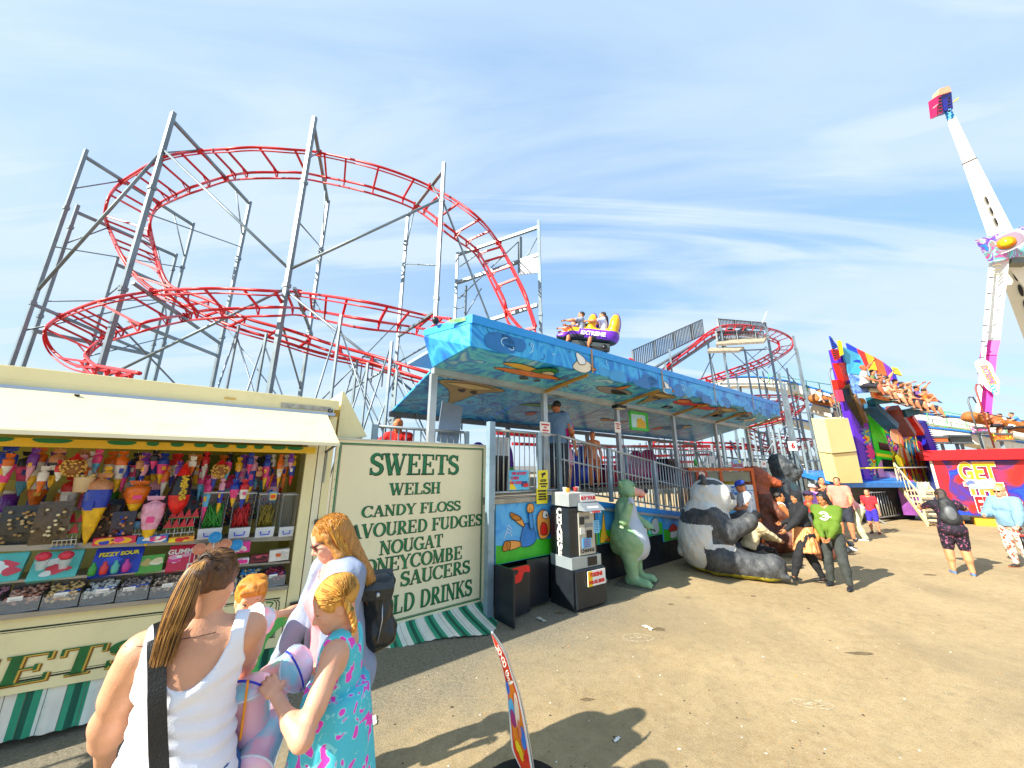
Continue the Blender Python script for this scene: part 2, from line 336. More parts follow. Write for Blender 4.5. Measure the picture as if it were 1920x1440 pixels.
# ---------------------------------------------------------------- signed distance modelling
class SDF:
 def __init__(s,vox=.015,k=.02):s.v=vox;s.k=k;s.p=[]
 def cap(s,a,b,ra,rb=None,k=None,flat=1.,ax=None,op=0):s.p.append(('c',Vector(a),Vector(b),ra,ra if rb is None else rb,s.k if k is None else k,flat,ax,op));return s
 def ell(s,c,r,k=None,rot=None,op=0):s.p.append(('e',Vector(c),tuple(r),None,None,s.k if k is None else k,rot,None,op));return s
 def cut(s,pt,n):s.p.append(('p',Vector(pt),Vector(n).normalized(),0,0,0,1,None,1));return s
 def fn(s,lo,hi,f,k=None,op=0):s.p.append(('f',lo,hi,f,None,s.k if k is None else k,1,None,op));return s
 def build(s,disp=None):
  lo=np.full(3,1e9);hi=-lo
  for q in s.p:
   if q[8]and q[0]!='f':continue
   if q[0]=='c':r=max(q[3],q[4])*max(1,q[6]);l_=np.minimum(q[1],q[2])-r;h_=np.maximum(q[1],q[2])+r
   elif q[0]=='e':r=max(q[2]);l_=np.array(q[1])-r;h_=np.array(q[1])+r
   elif q[0]=='f' and not q[8]:l_,h_=np.array(q[1]),np.array(q[2])
   else:continue
   lo=np.minimum(lo,l_);hi=np.maximum(hi,h_)
  v=s.v;lo=lo-3*v;hi=hi+3*v;n=np.ceil((hi-lo)/v).astype(int)+1
  X=[(lo[i]+v*np.arange(n[i])).astype(np.float32)for i in range(3)]
  D=np.full(tuple(n),.5,np.float32)
  for q in s.p:
   t,op,k=q[0],q[8],max(q[5],1e-5)
   if t=='c':r=max(q[3],q[4])*max(1,q[6]);l_=np.minimum(q[1],q[2])-r;h_=np.maximum(q[1],q[2])+r
   elif t=='e':r=max(q[2]);l_=np.array(q[1])-r;h_=np.array(q[1])+r
   elif t=='f':l_,h_=np.array(q[1]),np.array(q[2])
   else:l_,h_=lo,hi
   mg=k+3*v;a=np.clip(((l_-mg-lo)/v).astype(int),0,n);b=np.clip(((h_+mg-lo)/v).astype(int)+2,0,n)
   if(b<=a).any():continue
   sl=tuple(slice(a[i],b[i])for i in range(3));x=X[0][sl[0]][:,None,None];y=X[1][sl[1]][None,:,None];z=X[2][sl[2]][None,None,:]
   if t=='c':
    A,B=q[1],q[2];d=B-A;dd=max(d.length_squared,1e-12);px,py,pz=x-A.x,y-A.y,z-A.z
    h=np.clip((px*d.x+py*d.y+pz*d.z)/dd,0,1);qx,qy,qz=px-h*d.x,py-h*d.y,pz-h*d.z
    s2=qx*qx+qy*qy+qz*qz
    if q[6]!=1:e=q[7];pr=qx*e[0]+qy*e[1]+qz*e[2];s2=s2+pr*pr*(1/q[6]**2-1)
    dist=np.sqrt(np.maximum(s2,0))-(q[3]+(q[4]-q[3])*h)
   elif t=='e':
    px,py,pz=x-q[1].x,y-q[1].y,z-q[1].z
    if q[6]is not None:m=q[6].transposed();px,py,pz=[m[i][0]*px+m[i][1]*py+m[i][2]*pz for i in range(3)]
    r=q[2];ax,ay,az=px/r[0],py/r[1],pz/r[2];k0=np.sqrt(ax*ax+ay*ay+az*az)+1e-9;k1=np.sqrt((ax/r[0])**2+(ay/r[1])**2+(az/r[2])**2)+1e-9
    dist=k0*(k0-1)/k1
   elif t=='p':dist=(x-q[1].x)*q[2].x+(y-q[1].y)*q[2].y+(z-q[1].z)*q[2].z
   else:dist=q[3](x,y,z)
   c=D[sl]
   if op==0:
    h=np.maximum(k-np.abs(c-dist),0)/k;D[sl]=np.minimum(c,dist)-h*h*k*.25
   elif t=='p':D[sl]=np.maximum(c,dist)
   else:D[sl]=np.maximum(c,-dist)
  # naive surface nets
  I=D<0;C=I[:-1,:-1,:-1];anyi=C.copy();alli=C.copy()
  for dx in(0,1):
   for dy in(0,1):
    for dz in(0,1):
     q=I[dx:n[0]-1+dx,dy:n[1]-1+dy,dz:n[2]-1+dz];anyi|=q;alli&=q
  act=anyi&~alli;idx=np.argwhere(act);N=len(idx)
  if N==0:return np.zeros((0,3)),np.zeros((0,4),int)
  ids=np.full(act.shape,-1,np.int64);ids[tuple(idx.T)]=np.arange(N)
  off=[(i,j,k_)for i in(0,1)for j in(0,1)for k_ in(0,1)]
  V=np.stack([D[idx[:,0]+o[0],idx[:,1]+o[1],idx[:,2]+o[2]]for o in off],1);sm=np.zeros((N,3));ct=np.zeros(N)
  for a in range(8):
   for b in range(a+1,8):
    if sum(abs(off[a][i]-off[b][i])for i in range(3))!=1:continue
    va,vb=V[:,a],V[:,b];cr=(va<0)!=(vb<0);t=np.where(cr,va/np.where(cr,va-vb,1),0)
    p=np.array(off[a])[None]+t[:,None]*(np.array(off[b])-np.array(off[a]))[None];sm+=p*cr[:,None];ct+=cr
  P=lo+v*(idx+sm/ct[:,None]);F=[]
  for ax in range(3):
   sh=list(n);sh[ax]-=1;s0=[slice(None)]*3;s1=[slice(None)]*3;s0[ax]=slice(0,-1);s1[ax]=slice(1,None)
   a_,b_=I[tuple(s0)],I[tuple(s1)];e=np.argwhere(a_!=b_);u,w=(ax+1)%3,(ax+2)%3
   ok=(e[:,u]>0)&(e[:,w]>0)&(e[:,u]<n[u]-1)&(e[:,w]<n[w]-1);e=e[ok]
   fl=a_[tuple(e.T)];q=[]
   for du,dw in((-1,-1),(0,-1),(0,0),(-1,0)):c=e.copy();c[:,u]+=du;c[:,w]+=dw;q.append(ids[tuple(c.T)])
   q=np.stack(q,1);q[~fl]=q[~fl][:,::-1];F.append(q)
  F=np.concatenate(F);F=F[(F>=0).all(1)]
  if disp is not None:P=P+disp(P)
  return P,F
def wob(P,amp,f,seed=0.):
 """soft pseudo-noise displacement"""
 o=np.zeros_like(P);x,y,z=P[:,0]*f+seed,P[:,1]*f+seed*2,P[:,2]*f-seed
 o[:,0]=np.sin(y*1.3+np.sin(z*1.7)*1.4)*np.cos(z*.9+x);o[:,1]=np.sin(z*1.1+np.sin(x*1.9))*np.cos(x*1.2+y);o[:,2]=np.sin(x*1.4+np.sin(y*1.3))*.6
 return o*amp
# ================================================================ the ground
def ground_mat():
 m=bpy.data.materials.new('asphalt');m.use_nodes=True;nt=m.node_tree;n=nt.nodes;L=nt.links;b=n['Principled BSDF'];b.inputs['Roughness'].default_value=.93
 tc=n.new('ShaderNodeTexCoord')
 def N(s,d=6,r=.6,dist=0.,st=(1,1,1),off=0.):
  mp=n.new('ShaderNodeMapping');L.new(tc.outputs['Object'],mp.inputs[0]);mp.inputs[3].default_value=st;mp.inputs[1].default_value=(off,off,0)
  t=n.new('ShaderNodeTexNoise');L.new(mp.outputs[0],t.inputs[0]);t.inputs['Scale'].default_value=s;t.inputs['Detail'].default_value=d;t.inputs['Roughness'].default_value=r;t.inputs['Distortion'].default_value=dist;return t.outputs[0]
 def rng(v,a,b_,c=0.,d=1.):
  r=n.new('ShaderNodeMapRange');L.new(v,r.inputs[0]);r.inputs[1].default_value=a;r.inputs[2].default_value=b_;r.inputs[3].default_value=c;r.inputs[4].default_value=d;return r.outputs[0]
 def mix(f,a,c,bt='MIX'):
  x=n.new('ShaderNodeMix');x.data_type='RGBA';x.blend_type=bt
  L.new(f,x.inputs[0])if not isinstance(f,float)else setattr(x.inputs[0],'default_value',f)
  for i,v in((6,a),(7,c)):
   if isinstance(v,tuple):x.inputs[i].default_value=v+(1,)
   else:L.new(v,x.inputs[i])
  return x.outputs[2]
 c=mix(rng(N(.55,8,.65,.4),.35,.68),(.33,.232,.105),(.47,.345,.175))
 c=mix(rng(N(9,8,.75),.36,.66),c,mix(.6,c,(.52,.40,.225)))
 c=mix(rng(N(42,4,.8),.55,.75,0,.75),c,(.13,.105,.07))
 c=mix(rng(N(75,3,.8,0,(1,1,1),5),.58,.72,0,.85),c,(.62,.55,.42))
 c=mix(rng(N(1.4,9,.7,1.2,(1,1,1),11.),.60,.72,0,.6),c,(.17,.14,.09))
 c=mix(rng(N(.35,5,.6,.8,(1,1,1),3.),.50,.62,0,.45),c,(.25,.19,.105))
 c=mix(rng(N(3.2,7,.8,.6,(1,1,1),19.),.62,.70,0,.5),c,(.52,.42,.26))
 c=mix(rng(N(26,3,.7,0,(1,1,1),2.),.66,.72,0,.8),c,(.10,.08,.05))
 v=n.new('ShaderNodeTexVoronoi');v.inputs['Scale'].default_value=95;L.new(tc.outputs['Object'],v.inputs[0])
 c=mix(rng(v.outputs['Distance'],.08,.20,.5,0),c,(.5,.44,.33))
 sp=n.new('ShaderNodeSeparateXYZ');L.new(tc.outputs['Object'],sp.inputs[0])
 def ma(op,a,k,c_=0.):
  m_=n.new('ShaderNodeMath');m_.operation=op;L.new(a,m_.inputs[0])
  for i_,v_ in((1,k),(2,c_)):
   if isinstance(v_,float):m_.inputs[i_].default_value=v_
   else:L.new(v_,m_.inputs[i_])
  return m_.outputs[0]
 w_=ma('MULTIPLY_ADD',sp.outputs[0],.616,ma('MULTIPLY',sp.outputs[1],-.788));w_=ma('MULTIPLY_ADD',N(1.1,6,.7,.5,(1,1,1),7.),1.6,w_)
 gy=ma('MULTIPLY',rng(w_,-1.7,-2.9),rng(sp.outputs[0],3.2,1.0))  # ground colour blends to speckled grey towards the stalls
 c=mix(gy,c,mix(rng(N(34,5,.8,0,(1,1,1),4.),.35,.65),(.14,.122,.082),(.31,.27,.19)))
 c=mix(rng(N(7,8,.85,.3,(1,1,1),31.),.50,.64,0,.5),c,mix(.55,c,(.10,.085,.055)))
 L.new(c,b.inputs['Base Color'])
 bp=n.new('ShaderNodeBump');bp.inputs['Strength'].default_value=.8;bp.inputs['Distance'].default_value=.012;L.new(N(70,5,.75),bp.inputs['Height']);L.new(bp.outputs[0],b.inputs['Normal'])
 return m
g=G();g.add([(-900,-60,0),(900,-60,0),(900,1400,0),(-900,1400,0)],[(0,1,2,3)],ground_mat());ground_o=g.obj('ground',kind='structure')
# litter: shell chips, cigarette ends and flattened gum trodden into the asphalt
g=G();lw=M('e9e4d6',.7);ld=M('3a3226',.8);lo_=M('c98a4a',.7)
for i in range(1500):
 a=rnd.uniform(-1.0,1.15);d=2.2+16*rnd.random()**1.7;x,y=math.sin(a)*d,math.cos(a)*d;r=rnd.uniform(.003,.010)*(1.8 if rnd.random()<.06 else 1);k=rnd.randint(4,6);a0=rnd.random()*6
 m=rnd.choice([lw,lw,ld,ld,ld,lo_]);st=rnd.uniform(.5,1.6)
 vs=[(x+r*st*math.cos(a0+j*6.283/k),y+r*math.sin(a0+j*6.283/k),.0015)for j in range(k)]+[(x,y,.0015+r*rnd.uniform(.2,.6))]
 g.add(vs,[(j,(j+1)%k,k)for j in range(k)],m)
g.obj('litter',kind='stuff',label='tiny shell chips, cigarette ends and grit scattered over the asphalt')
def paper_scrap(px,py,s,col,lab):
 p=ground(px,py);g=G();k=6;vs=[]
 for i in range(k+1):
  for j in range(4):vs.append(((i/k-.5)*s*(1+.2*rnd.random()),(j/3-.5)*s*.35*(1+.4*rnd.random()),.004+rnd.random()*s*.12))
 g.add(vs,[(i*4+j,(i+1)*4+j,(i+1)*4+j+1,i*4+j+1)for i in range(k)for j in range(3)],M(col,.7),True)
 o=g.obj('paper_scrap',loc=(p.x,p.y,0));o.rotation_euler=(0,0,rnd.random()*3);tag(o,lab,'litter')
paper_scrap(1015,1163,.16,'b9b8a8','crumpled grey scrap lying in the shade beside the striped board skirt')
paper_scrap(1215,1178,.13,'efe9d8','pale twisted paper scrap lying just above the chalked oval on the ground')
paper_scrap(1157,1388,.06,'f4f2ea','small round white scrap in the shadow right of the leaning banner')
paper_scrap(700,1352,.10,'e8e2d2','torn white paper bit on the asphalt right of the girl')
def stain(px,py,rx,ry,lab):
 p=ground(px,py);g=G();pts=[(p.x+rx*math.cos(i*.45)*rnd.uniform(.7,1.2),p.y+ry*math.sin(i*.45)*rnd.uniform(.7,1.2))for i in range(14)];pts=smooth_poly(pts,3)
 g.add([(x,y,.004)for x,y in pts],[tuple(range(len(pts)))],M('3c3324',.85,0,.35,20.));tag(g.obj('stain',kind='stuff'),lab,'stain');
for px,py,a,b in((1050,1150,.07,.04),(1235,1180,.10,.045),(1100,1312,.06,.02),(1258,1133,.04,.02),(1412,1118,.05,.025),(1290,1120,.05,.015),(1610,1225,.14,.04),(1745,1078,.12,.05)):
 p=ground(px,py);g=G();pts=smooth_poly([(a*math.cos(i*.52)*rnd.uniform(.6,1.3),b*math.sin(i*.52)*rnd.uniform(.6,1.3))for i in range(12)],3)
 g.add([(x,y,0)for x,y in pts],[tuple(range(len(pts)))],M('6e5d42',.85,0,.4,20.));g.obj('ground_stain',loc=(p.x,p.y,.004),kind='stuff')
# ovals scratched and chalked on the asphalt
def chalk_ring(px,py,rx,ry,rot,lab):
 p=ground(px,py);g=G();cm=M('cfc3a4',.9,0,.3,30.)
 for sc_ in(1.,.9):
  for k in range(44):
   if rnd.random()<.22:continue
   a0,a1=k*6.283/44,(k+.95)*6.283/44;w=rnd.uniform(.003,.008)
   vs=[((rx*sc_+q)*math.cos(a),(ry*sc_+q)*math.sin(a),0)for a in(a0,a1)for q in(0,w)];g.add(vs,[(0,1,3,2)],cm)
 for k in range(12):
  x,y=rnd.uniform(-.55,.55)*rx,rnd.uniform(-.5,.5)*ry;l=rnd.uniform(.02,.06);g.add([(x,y,0),(x+l,y+.006,0),(x+l,y+.014,0),(x,y+.007,0)],[(0,1,2,3)],cm)
 o=g.obj('chalk_mark',loc=(p.x,p.y,.004),kind='stuff');o.rotation_euler=(0,0,rot);o['label']=lab
chalk_ring(1196,1196,.19,.10,0.,'oval chalked on sunlit asphalt at the tip of the kiosk shadow')
chalk_ring(1524,1321,.17,.06,-.2,'faint oval scratched into the asphalt in the open sunlit ground')

# ================================================================ the sweet kiosk (a show trailer)
def zt(x,z):  # the trailer stands slightly nose-down: its lower half drops to the right
 return z-(.07*(x+1.1)*min(1,max(0,(2.1-z)/.5)))
kiosk=thing('sweet_kiosk','cream show trailer sweet stall with raised flap and green lettering','kiosk',KF.o,KF.r)
X0,X1=-5.2,.05
g=G()
g.box(((X0+X1)/2,1.1,2.775),(X1-X0,2.2,.11),CREAM)  # roof
g.box(((X0+X1)/2,1.1,2.8345),(X1-X0-.02,2.17,.008),CREAM2)
g.obj('roof',kiosk)
g=G();g.box(((X0-.05)/2,.02,2.675),(X1-X0,.05,.088),CREAM);g.obj('upper_panel',kiosk)
g=G();g.box(((X0+X1)/2-.01,-.018,2.654),(X1-X0-.06,.045,.03),M('aab9cf',.35,.5));g.beam((X0,-.03,2.635),(X1-.05,-.03,2.635),.02,.012,STEEL);g.obj('hinge_rail',kiosk)
g=G();g.box((-.30,-.008,2.715),(.52,.01,.05),M('a9a79a',.5,.3,.3,20.));g.obj('worn_plate',kiosk)
g=G();g.box((-.045,-.02,2.70),(.05,.03,.035),BLACK);g.beam((-.06,-.03,2.69),(-.02,-.03,2.72),.012,.012,STEEL);g.obj('latch',kiosk)
g=G();g.box((-1.02,-.008,2.735),(.10,.012,.012),M('d8b14a',.4));g.obj('grab_handle',kiosk)
g=G();g.box((-2.05,-.08,2.625),(.03,.02,.012),BLACK);g.obj('flap_stop',kiosk)
# flap
g=G();fm=M('ece0b4',.38,0,.08,1.4,dirt=.22)
y0,z0,y1,z1=-.01,2.645,-.50,2.262
g.hexa([(X0,y1,z1),(-.005,y1,z1),(-.075,y0,z0),(X0,y0,z0),(X0,y1+.015,z1+.03),(-.005,y1+.015,z1+.03),(-.085,y0+.01,z0+.03),(X0,y0+.01,z0+.03)][:8],fm)
g.box(((X0-.0)/2,y1-.004,z1+.002),(-X0,.02,.032),CREAM2);g.obj('flap',kiosk)
for sx in(-.02,-3.9):
 g=G();g.beam((sx,-.47,2.27),(sx-.02,.0,2.2),.018,.018,BLACK);g.beam((sx,-.0,2.2),(sx-.01,-.02,1.85),.012,.012,STEEL);g.obj('flap_stay',kiosk)
# header board with the feet of green letters under the flap
g=G();g.box(((X0-.15)/2,-.015,2.215),(-X0-.15,.02,.07),M('f0c62a',.45));g.obj('header_board',kiosk)
for i,x in enumerate([-3.1,-2.75,-2.42,-2.12,-1.72,-1.52,-1.35,-1.18,-1.02,-.85,-.70,-.52,-.36]):
 g=G();w=[.2,.16,.19,.20,.17,.08,.09,.09,.12,.09,.08,.13,.15][i];flat(g,[(x-w/2,2.247),(x-w/3,2.217),(x+w/3,2.217),(x+w/2,2.247)],-.0275,GREEN,sub=4);g.obj('header_letter',kiosk)
# body shell: back wall, side walls, floor
OL=M('b9b45a',.6,0,.15,1.5)
g=G();g.box(((X0+X1)/2,2.17,1.5),(X1-X0,.05,2.4),OL);g.obj('back_wall',kiosk)
g=G();g.box((X1-.03,1.2,1.5),(.05,1.9,2.4),CREAM);g.obj('end_wall',kiosk)
g=G();g.box(((X0+X1)/2,1.1,.32),(X1-X0-.1,2.1,.05),M('55524a'));g.obj('trailer_floor',kiosk)
g=G();g.box(((X0-.3)/2,1.1,2.60),(X1-X0-.4,2.0,.02),M('d8d2a8',.6));g.obj('ceiling',kiosk)
# door post at the right end of the opening
g=G()
for xa,xb,yy,mm in((-.235,-.125,.0,CREAM),(-.115,-.045,-.006,CREAM2),(-.035,.045,.004,CREAM)):
 g.hexa([(xa,yy,.25),(xb,yy,.25),(xb,yy+.07,.25),(xa,yy+.07,.25),(xa,yy,2.63),(xb,yy,2.63),(xb,yy+.07,2.63),(xa,yy+.07,2.63)],mm)
g.obj('door_post',kiosk)
g=G();g.beam((-.12,.03,.26),(-.12,.03,2.2),.012,.05,BLACK);g.beam((-.04,.03,.26),(-.04,.03,2.2),.012,.05,BLACK);g.obj('rubber_seal',kiosk)
for z in(1.42,.62):
 g=G();g.box((-.04,-.02,z),(.055,.03,.05),M('50504c',.4,.6));g.cyl((-.02,-.04,z-.03),(-.02,-.04,z+.03),.008,STEEL,n=8);g.obj('hinge',kiosk)
g=G();g.box((-.16,-.03,.60),(.09,.05,.055),BLACK);g.box((-.10,-.04,.585),(.05,.03,.08),BLACK,ry=.5);g.obj('lock',kiosk)
# lower front panel
g=G();xa,xb=X0,-.245
g.hexa([(xa,-.0,zt(xa,.33)),(xb,-.0,zt(xb,.29)),(xb,.04,zt(xb,.29)),(xa,.04,zt(xa,.33)),(xa,-.0,zt(xa,.80)),(xb,-.0,zt(xb,.83)),(xb,.04,zt(xb,.83)),(xa,.04,zt(xa,.80))],CREAM)
g.obj('lower_panel',kiosk)
g=G();dk=M('15301c',.5)
def zb(x,f):return(zt(x,.33)*(1-f)+zt(x,.80)*f)
for f,w in((.12,.012),(.155,.004),(.88,.012),(.845,.004)):
 g.add([(X0,-.003,zb(X0,f)-w/2),(-.30,-.003,zb(-.30,f)-w/2),(-.30,-.003,zb(-.30,f)+w/2),(X0,-.003,zb(X0,f)+w/2)],[(0,1,2,3)],dk)
for xx in(-.30,-.325):
 line2(g,[(xx-.03,zb(xx,.86)),(xx-.005,zb(xx,.80)),(xx,zb(xx,.7)),(xx,zb(xx,.30)),(xx-.005,zb(xx,.2)),(xx-.03,zb(xx,.14))],.008,-.001,dk)
line2(g,[(-.42,zb(-.42,.82)),(-.36,zb(-.36,.80)),(-.38,zb(-.36,.72)),(-.35,zb(-.35,.66))],.012,-.001,GREEN);line2(g,[(-.40,zb(-.40,.2)),(-.35,zb(-.36,.25)),(-.37,zb(-.36,.32)),(-.34,zb(-.35,.42))],.014,-.001,GREEN)
g.obj('border_line',kiosk)
g=G();T=Matrix.Translation((0,0,0))@Matrix(((1,0,0,0),(0,1,0,0),(-.07,0,1,0),(0,0,0,1)))
zL=.50-.145
serif(g,'SWEETS',.19,-2.98+.012,zL-.012-.06,-.004,M('8a5a16',.5),T,xs=2.,grow=.05,shear=.12,center=False)
serif(g,'SWEETS',.19,-2.98+.006,zL-.006-.06,-.008,M('e0b54a',.4),T,xs=2.,grow=.03,shear=.12,center=False)
serif(g,'SWEETS',.19,-2.98,zL-.06,-.012,M('0c6b34',.4,0,.3,12.),T,xs=2.,grow=.0,shear=.12,center=False)
g.obj('sign_lettering',kiosk)
# counter ledges
for zc,yy,xa,xb,hh in((.868,-.055,X0,-.25,.035),(1.335,.10,X0,-.245,.045),(1.09,.03,X0,-.25,.02)):
 g=G();g.hexa([(xa,yy,zt(xa,zc)-hh),(xb,yy,zt(xb,zc)-hh),(xb,yy+.3,zt(xb,zc)-hh),(xa,yy+.3,zt(xa,zc)-hh),(xa,yy,zt(xa,zc)),(xb,yy,zt(xb,zc)),(xb,yy+.3,zt(xb,zc)),(xa,yy+.3,zt(xa,zc))],M('9c9a94',.35,.6,.1,5.));g.obj('metal_ledge',kiosk)
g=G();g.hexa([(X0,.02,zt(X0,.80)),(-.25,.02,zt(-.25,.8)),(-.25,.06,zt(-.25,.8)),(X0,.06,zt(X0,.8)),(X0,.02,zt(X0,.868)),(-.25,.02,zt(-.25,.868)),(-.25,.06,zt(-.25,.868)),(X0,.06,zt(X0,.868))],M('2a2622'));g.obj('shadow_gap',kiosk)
g=G();g.box(((X0-.25)/2,.85,1.62),(-X0-.3,.04,.04),STEEL);g.box(((X0-.25)/2,1.0,1.15),(-X0-.3,.04,1.5),M('d2cc74',.7,0,.25,3.));g.obj('inner_partition',kiosk)
g=G();g.box((-1.0,2.13,1.95),(1.1,.02,.5),M('6f7f3a',.6));g.box((-.95,2.12,1.72),(.6,.02,.16),M('d7d3a0',.6));g.obj('price_board',kiosk)
# striped skirts
def stripes(x,seed=0):
 k=int(math.floor(x/.042))%6
 return(M('e9e6d6',.75,0,.08,6.,dirt=.15),M('e9e6d6',.75,0,.08,6.,dirt=.15),M('2f9a74',.7,0,.1,6.),M('0e5a45',.7,0,.1,6.),M('2f9a74',.7,0,.1,6.),M('dfe6d8',.75,0,.08,6.,dirt=.2))[k]
def skirt(name,parent,xa,xb,top,bot,yt,yb,rows=7):
 g=G();n=int((xb-xa)/.0104);
 def P(x,f):
  pl=.010*math.sin(x*60.4)*f+.02*math.sin(x*7.3+1)*f
  b=yb(x);y=yt*(1-f)+b*(f**1.5)-pl;return(x,y,top(x)*(1-f)+bot(x)*f+.0)
 for i in range(n):
  a,b=xa+(xb-xa)*i/n,xa+(xb-xa)*(i+1)/n
  pts=[P(q,r/rows)for r in range(rows+1)for q in(a,b)];m=stripes((a+b)/2)
  if(i%5)==2 and i%10!=7:m2=M('6d6f5e',.8);a3=a+(b-a)*.35;g.add([P(a,r/rows)[:1]+(P(a,r/rows)[1]-.002,)+P(a,r/rows)[2:]if q==0 else(a3,P(a3,r/rows)[1]-.002,P(a3,r/rows)[2])for r in range(rows+1)for q in(0,1)],[(2*r+2,2*r+3,2*r+1,2*r)for r in range(rows)],m2,True)
  if abs(m.diffuse_color[0])>=0:g.add(pts,[(2*r+2,2*r+3,2*r+1,2*r)for r in range(rows)],m,True)
 return g.obj(name,parent)
skirt('striped_skirt',kiosk,-4.2,-.05,lambda x:zt(x,.33)+.02,lambda x:.05+.02*math.sin(x*2)-.0*x,.03,lambda x:.0-.03*math.sin(x*3))
g=G();g.hexa([(.09,.1,2.36),(.45,.1,2.42),(.45,1.,2.42),(.09,1.,2.36),(.09,.1,2.98),(.12,.1,2.97),(.12,1.,2.97),(.09,1.,2.98)],CREAM);g.box((.045,.09,2.68),(.05,.01,.16),M('c9a02c',.5));g.obj('end_cheek',kiosk)

# ================================================================ the menu board
board=thing('menu_board','large cream board lettered SWEETS in green standing out from the kiosk end','sign board',KF.o,KF.r)
bx0,bx1=.075,2.26
g=G();g.box(((bx0+bx1)/2,.025,1.245),(bx1-bx0,.05,2.23),M('faf0c6',.4,0,.04,1.,dirt=.12,bump=.05,bs=3.));g.obj('panel',board)
g=G();g.box((bx1+.012,.02,1.245),(.024,.07,2.25),M('d5d6c8',.4,.3));g.box(((bx0+bx1)/2,.02,2.37),(bx1-bx0,.07,.02),M('d5d6c8',.4,.3));g.obj('edge_trim',board)
RV=None
for k in range(22):
 for x_,z_ in(((bx0+.018,.18+k*.1),(bx1-.016,.18+k*.1))if k<22 else()):
  if RV is None:g=G();g.ell((0,0,0),(.005,.003,.005),M('a8a898',.4,.5),6,4);RV=g.obj('rivet',board);o=RV
  else:o=bpy.data.objects.new('rivet',RV.data);COL.objects.link(o);o.parent=board
  o.location=(x_,-.001,z_)
g=G();a,b,c,d=bx0+.04,bx1-.05,.185,2.315
for o_,w,m in((0,.016,GREEN),(.016,.006,dk)):
 for p,q in(((a+o_,c+o_),(b-o_,c+o_)),((b-o_,c+o_),(b-o_,d-o_)),((b-o_,d-o_),(a+o_,d-o_)),((a+o_,d-o_),(a+o_,c+o_))):
  x0_,x1_=sorted((p[0],q[0]));z0_,z1_=sorted((p[1],q[1]));g.add([(x0_-w/2,-.003-o_*.1,z0_-w/2),(x1_+w/2,-.003-o_*.1,z0_-w/2),(x1_+w/2,-.003-o_*.1,z1_+w/2),(x0_-w/2,-.003-o_*.1,z1_+w/2)],[(0,1,2,3)],m)
g.obj('border_line',board)
rows=[('SWEETS',775,850,891,1.0),('WELSH',777,904,927,1.05),('CANDY FLOSS',770,943,964,1.),('FLAVOURED FUDGES',770,975,1001,.98),('NOUGAT',770,1007,1033,1.02),('HONEYCOMBE',762,1038,1066,1.0),('FLYING SAUCERS',762,1073,1102,.97),('COLD DRINKS',785,1105,1140,.98)]
LG=M('0f7a48',.4,0,.35,14.)
rowx={'SWEETS':(693,860,869),'WELSH':(730,826,915),'CANDY FLOSS':(678,863,955),'FLAVOURED FUDGES':(612,903,988),'NOUGAT':(712,830,1020),'HONEYCOMBE':(655,866,1052),'FLYING SAUCERS':(605,880,1090),'COLD DRINKS':(690,884,1122)}
for t,px,ya,yb_,q in rows:
 xa,xb,yc=rowx[t];A=KF.hit(xa,yc);B=KF.hit(xb,yc);zc=(KF.hit((xa+xb)/2,ya).z+KF.hit((xa+xb)/2,yb_).z)/2;h=abs(KF.hit((xa+xb)/2,ya).z-KF.hit((xa+xb)/2,yb_).z)*(.92)
 S=sum(_glyph(ch)[1]for ch in t)*h;xs=(B.x-A.x)/S;g=G()
 serif(g,t,h,(A.x+B.x)/2+.004,zc-h/2-.004,-.002,M('1a1c12',.5),xs=xs,grow=.05);serif(g,t,h,(A.x+B.x)/2,zc-h/2,-.006,LG,xs=xs)
 g.obj('lettering',board,label='green serif word line reading '+t)
sk=skirt('striped_skirt',board,.06,2.25,lambda x:.15,lambda x:.015+.012*math.sin(x*5),-.005,lambda x:-.02-.62*min(1,max(0,(x-.2)/1.7))**1.2+(.25*max(0,(x-1.9)/.35)**2))
g=G();g.cyl((2.2,-.02,.2),(2.2,-.03,.13),.006,STEEL);g.obj('skirt_tie',board)
# ================================================================ the roller coaster
coaster=thing('roller_coaster','red tubular roller coaster track on galvanised steel trestles behind the stalls','roller coaster',(0,0,0))
TP=M('7c8c94',.42,.35,.2,1.5,.1,50,dirt=.45)
def partg(name,fn):g=G();fn(g);return g.obj(name,coaster)
_cols=[0]
def column(p,top,w=.2,z0=0.,mt=None):
 w*=.82;g=G();g.beam((p[0],p[1],z0),(p[0],p[1],top),w,w*.8,mt or TP,up=(.3,.95,0))
 if w>.088:
  for z in np.arange(3.4,top-.5,3.1):g.beam((p[0],p[1],z-.05),(p[0],p[1],z+.05),w*1.35,w*1.15,mt or TP,up=(.3,.95,0))
 g.obj('column',coaster)
def cross(a,b,w=.075):g=G();g.beam(a,b,w,w,TP);g.obj('cross_beam',coaster)
def rod(a,b,r=.035):g=G();g.cyl(a,b,r*.68,TP,n=6);g.obj('brace',coaster)
def onray(px,py,z):return ground(px,py,z)
def vplane(px,py,A,B):  # sight line onto the vertical plane of a trestle
 n=Vector((B[1]-A[1],-(B[0]-A[0]),0));d=ray(px,py);t=(Vector((A[0],A[1],0))-Vector((EYE.x,EYE.y,0))).dot(n)/d.dot(n);return EYE+d*t
FR={}
def frame(k,near,far,h,w=.12,beams=(),diag=True):
 A=onray(*near,h);B=onray(*far,h);A.z=B.z=h;FR[k]=(A,B)
 column(A,h+.25,w);column(B,h+.1,w*.9);cross(A,B,.085)
 for(z)in beams:cross((A.x,A.y,z),(B.x,B.y,z),.12)
 if diag:
  D=(B-A);q=A+D*.30;e=A+D*.78;rod((A.x,A.y,h-1.2),q,.03);rod((B.x,B.y,h-1.5),e,.03)
  rod((A.x,A.y,h-3.2),(B.x,B.y,h-1.9),.03)
frame(0,(158,293),(362,422),11.5)
